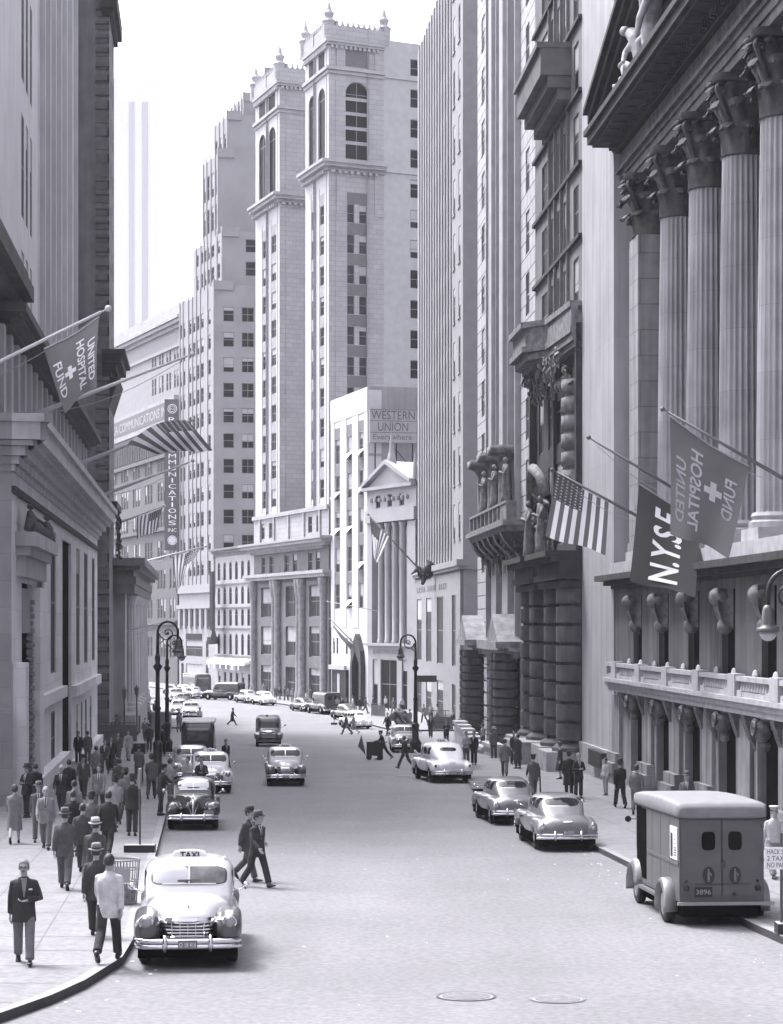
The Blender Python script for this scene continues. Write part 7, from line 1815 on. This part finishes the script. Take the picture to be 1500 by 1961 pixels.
person(266, 1501, -2, 'walk_b', .11, .05, 'man in a grey jacket walking away beside the long grating', head='hair', group=GL)
person(308, 1562, -60, 'reach', .04, .03, 'capped man in dark uniform reaching over to the black car', head='cap', hat=.02, group=GL, s=1.0)
person(326, 1545, -50, 'hands', .26, .12, 'man in a light shirt writing beside the black car', ln='shirt', head='hair', group=GL)
person(386, 1536, 182, 'hands', .03, .03, 'man in a dark suit and tie standing between the black car and the white cab', head='hair', dz=0, group=GF)
person(360, 1534, 150, 'hands', .42, .2, 'person in a white shirt between the black car and the grey car', ln='shirt', head='hair', dz=0, group=GF)
person(432, 1480, -150, 'walk_a', .02, .03, 'man in black leaning along beside the white cab', head='hair', dz=0, group=GF)
person(312, 1448, 10, 'stand', .02, .02, 'dark figure standing behind the left crook lamp post', group=GL)
for x, y, f, po, g, lg, lb, kw in ((175, 1640, 0, 'walk_a', .13, .07, 'grey suited man with a dark hat amid the backs', dict(hat=.03)), (228, 1540, -3, 'walk_a', .05, .05, 'man in dark suit close behind the tweedy one', dict(head='hair')), (160, 1530, 180, 'walk_a', .07, .05, 'man with a grey hat coming towards us mid pavement', {}), (226, 1462, 182, 'walk_a', .1, .06, 'grey suited man coming on left of the white suit', dict(head='hair')), (286, 1440, 0, 'stand', .05, .05, 'dark suited man by the first grating', dict(head='hair')), (290, 1530, 0, 'walk_b', .09, .05, 'grey suited man near the kerb before the long grating', {}), (190, 1560, 178, 'walk_b', .2, .1, 'light suited man coming towards us mid pavement', dict(head='hair'))):
    person(x, y, f, po, g, lg, lb, group=GL, **kw)
# road
person(492, 1699, -135, 'walk_a', .035, .035, 'man in dark suit and hat striding across the road, the nearer of two', hat=.09, dz=0, s=1.04, front=True, turn=20)
person(475, 1688, -120, 'walk_b', .06, .08, 'man in a hat walking behind the nearer striding man', hat=.05, dz=0, s=1.04)
person(445, 1389, -80, 'stride', .02, .025, 'lone dark coated man crossing the road far off', ln='coat', head='hair', dz=0, s=.95)
person(664, 1407, 70, 'stride', .04, .05, 'dark dressed walker of the couple crossing by the far white sedan', head='hair', dz=0)
person(678, 1406, 80, 'walk_b', .16, None, 'pale coated walker of the crossing couple', ln='dress', head='long', dz=0)
person(735, 1455, 85, 'push', .025, .03, 'man in black with a cap pushing the handcart', head='cap', dz=0)
person(776, 1472, 60, 'stride', .04, .04, 'bareheaded man in dark suit walking before the light grey car', head='hair', dz=0, s=1.02)
person(743, 1409, 150, 'walk_a', .015, .02, 'big man in black beyond the handcart pusher', head='hair', dz=0, s=1.08)
for i, (x, y, g, l) in enumerate(((762, 1398, .05, 'dark man'), (775, 1402, .4, 'white shirted man'), (785, 1396, .16, 'grey man'), (765, 1385, .3, 'pale man'))):
    person(x, y, (180, 0, 30, 200)[i], 'stand', g, .05, l + ' behind the light grey car, %s of its group' % ('leftmost', 'middle', 'rightmost', 'hindmost')[i], head='hair', dz=0, group=GF)
m = MB(); p = GP(770, 1425)
for k in range(16): m.ball((p.x + rnd.uniform(-.7, .7), p.y + 2 + rnd.uniform(-.3, .6), p.z + .9 + rnd.uniform(0, 1.2)), rnd.uniform(.15, .32), 8)
m.box(p.x - .8, p.x + .8, p.y + 1.6, p.y + 2.8, p.z + .2, p.z + .95)
tag(m.build('loaded_cart', mat('sacks', .2, .9, noise=.8, nscale=3), None, 1), 'cart piled with sacks standing behind the light grey car', 'cart')
# right pavement
person(825, 1413, 175, 'walk_a', .03, .04, 'man in dark suit walking towards us off the far crossing', head='hair', group=GR)
person(855, 1428, 178, 'hands', .05, .05, 'man in dark suit holding a paper before the low wall', head='hair', group=GR)
person(879, 1424, -30, 'walk_b', .02, None, 'woman in a full black skirt walking away by the low wall', ln='dress', head='long', hair=M_HAIRG, group=GR)
person(893, 1466, 200, 'hands', .30, .09, 'man in a white shirt and grey trousers behind the white cab', ln='shirt', head='hair', group=GR, s=1.03)
person(908, 1465, 160, 'stand', .015, .015, 'man all in black beside the white shirted man', group=GR, head='hair', s=1.03)
person(967, 1487, -6, 'walk_a', .15, .12, 'man in a mid grey suit walking away up the right pavement', head='hair', group=GR, s=1.04)
person(946, 1452, 20, 'stand', .12, .06, 'man leaning by the low wall with his hat pale', hat=.5, group=GR)
person(992, 1472, 40, 'stand', .05, .05, 'dark coated stout man by the pale pedestals', ln='coat', head='hair', group=GR)
person(984, 1464, -150, 'stand', .04, .04, 'dark figure half hidden left of the stout man', head='hair', group=GR)
person(925, 1440, 60, 'stand', .35, .1, 'pale figure sitting height at the end of the low wall', ln='shirt', head='hair', group=GR)
person(1022, 1530, 8, 'walk_b', .09, .10, 'capped man in grey uniform with a staff beside the parked sedans', head='cap', hat=.03, group=GR)
b_ = GP(1036, 1532, .15); m = MB(); m.tube([(b_.x, b_.y, b_.z + .05), (b_.x - .05, b_.y, b_.z + 1.25)], .03, 6); tag(m.build('staff', M_BLACK), 'black staff carried by the man in grey uniform', 'staff')
person(1073, 1492, 100, 'stand', .03, None, 'woman in a dark patterned dress against the pale pedestal', ln='dress', head='long', group=GR, s=.98)
person(1090, 1525, 0, 'stand', .022, .025, 'man in a long black overcoat talking before the plain slab', ln='coat', hat=.03, group=GR)
person(1108, 1529, 200, 'hands', .03, .03, 'bareheaded man listening to the one in the long black overcoat', head='hair', group=GR, hair=M_HAIRG)
person(1188, 1547, 8, 'walk_a', .015, .015, 'man in a black suit and hat walking away beyond the mail truck', hat=.03, group=GR, s=1.02)
person(1219, 1560, -8, 'walk_b', .13, .08, 'man in a mid grey jacket seen over the mail truck roof', head='hair', group=GR)
person(1160, 1523, 120, 'stand', .45, .3, 'small figure in white at the foot of the plain slab', ln='shirt', head='hair', group=GR, s=.85)
person(1316, 1586, 170, 'stand', .1, .06, 'man in a soft hat just showing over the mail truck roof', hat=.13, group=GR)
person(1482, 1682, -170, 'walk_b', .55, .25, 'man in a white shirt and cap at the right edge beyond the mail truck', ln='shirt', head='cap', hat=.5, group=GR, front=True)
# far crowd, individually placed
fc = [(586, 1352, .5, 'white shirted'), (596, 1347, .05, 'dark'), (545, 1341, .06, 'dark'), (552, 1342, .2, 'grey'), (536, 1341, .03, 'black clad'), (560, 1345, .3, 'pale'), (528, 1338, .1, 'grey suited'), (463, 1334, .5, 'white coated'), (505, 1333, .25, 'light grey'), (646, 1366, .4, 'pale shirted'), (655, 1367, .05, 'dark'), (664, 1366, .12, 'grey suited'), (676, 1366, .6, 'bright white shirted'), (690, 1366, .04, 'dark suited'), (700, 1366, .1, 'dim grey'), (715, 1366, .05, 'dark coated'), (739, 1362, .5, 'white shirted'), (754, 1368, .1, 'grey'), (770, 1366, .45, 'white topped'), (826, 1382, .4, 'pale'), (838, 1383, .45, 'white jacketed'), (812, 1384, .15, 'grey'), (868, 1400, .03, 'dark suited'), (903, 1408, .03, 'black clad'), (885, 1404, .5, 'white haired pale')]
NB = ('below the columned base', 'by the drugstore', 'before the dark arched door', 'before the temple front', 'at the foot of the ribbed tower', 'by the banded building')
def nb(x): return NB[0] if x < 600 else NB[1] if x < 670 else NB[2] if x < 708 else NB[3] if x < 800 else NB[4] if x < 860 else NB[5]
for i, (x, y, g, w_) in enumerate(fc):
    ln = 'shirt' if g > .25 else 'suit'
    person(x, y, rnd.choice((0, 180, 90, -90, 150)), rnd.choice(('stand', 'walk_a', 'walk_b')), g, rnd.choice((.04, .08, .15)), '%s person in far crowd %s' % (w_, nb(x)) + (', %s of those' % ('leftmost', 'second', 'third', 'fourth', 'fifth', 'sixth', 'seventh', 'eighth', 'ninth')[sum(1 for q in fc if nb(q[0]) == nb(x) and q[0] < x)]), ln=ln, head='hair', group='far crowd along the building fronts', s=rnd.uniform(.95, 1.03))
for i, (x, y, g, w_) in enumerate(((224, 1411, .08, 'dark stooping'), (218, 1423, .05, 'dark'), (278, 1421, .1, 'grey'), (290, 1400, .06, 'dark'), (284, 1382, .3, 'pale'), (297, 1376, .12, 'grey'), (276, 1370, .5, 'white'), (343, 1403, .15, 'walking grey'), (258, 1388, .2, 'light grey'), (383, 1392, .4, 'white shirted'))):
    person(x, y, rnd.choice((0, 180, 20)), rnd.choice(('stand', 'walk_a', 'walk_b')), g, .06, '%s figure %s' % (w_, ('stooping by the area railings', 'in front of the area railings', 'bending near the black trunk', 'far along the left pavement behind the lamp post', 'far along the left pavement in pale clothes', 'far left pavement near the kiosk', 'farthest on the left pavement', 'stepping off the kerb near the kiosk', 'between the two lamp pillars', 'beyond the delivery van roof')[i]), ln='shirt' if g > .25 else 'suit', head='hair', group=GL if i != 9 else GF, dz=.15 if i != 9 else 0)
for k, v in list(GM.items()):
    pass

# scraps of paper along the gutters
m = MB()
for k in range(170):
    y = rnd.uniform(30, 120) if k % 3 else rnd.uniform(30, 60); side = k % 2
    x = interp(LCURB, y) + rnd.uniform(.05, .9) if side else interp(RCURB, y) - rnd.uniform(.05, 1.2)
    if k % 9 == 0: x = rnd.uniform(interp(LCURB, y) + 1, interp(RCURB, y) - 1)
    r_, a = rnd.uniform(.015, .05), rnd.uniform(0, 3); c, s_ = r_ * math.cos(a), r_ * math.sin(a); z = gz(y) + .012
    m.add([(x - c, y - s_, z), (x + s_, y - c, z + .004), (x + c, y + s_, z + .006), (x - s_, y + c, z + .003)], [(0, 1, 2, 3)])
o = m.build('litter', mat('scrap_paper', .6, .9, noise=.1)); o['kind'] = 'stuff'; o['label'] = 'small scraps of paper lying along the gutters'
# ------------------------------------------------------------------ haze
m = MB(); m.box(-260, 260, -70, 700, -1.5, 170)
hz = m.build('haze', []); hz['kind'] = 'stuff'
mm = bpy.data.materials.new('air'); mm.use_nodes = True; t = mm.node_tree; t.nodes.remove(t.nodes['Principled BSDF'])
pv = t.nodes.new('ShaderNodeVolumePrincipled'); pv.inputs['Color'].default_value = (.95, .94, .99, 1); pv.inputs['Density'].default_value = 0.00017; pv.inputs['Anisotropy'].default_value = 0.0
t.links.new(pv.outputs[0], t.nodes['Material Output'].inputs['Volume']); hz.data.materials.append(mm)
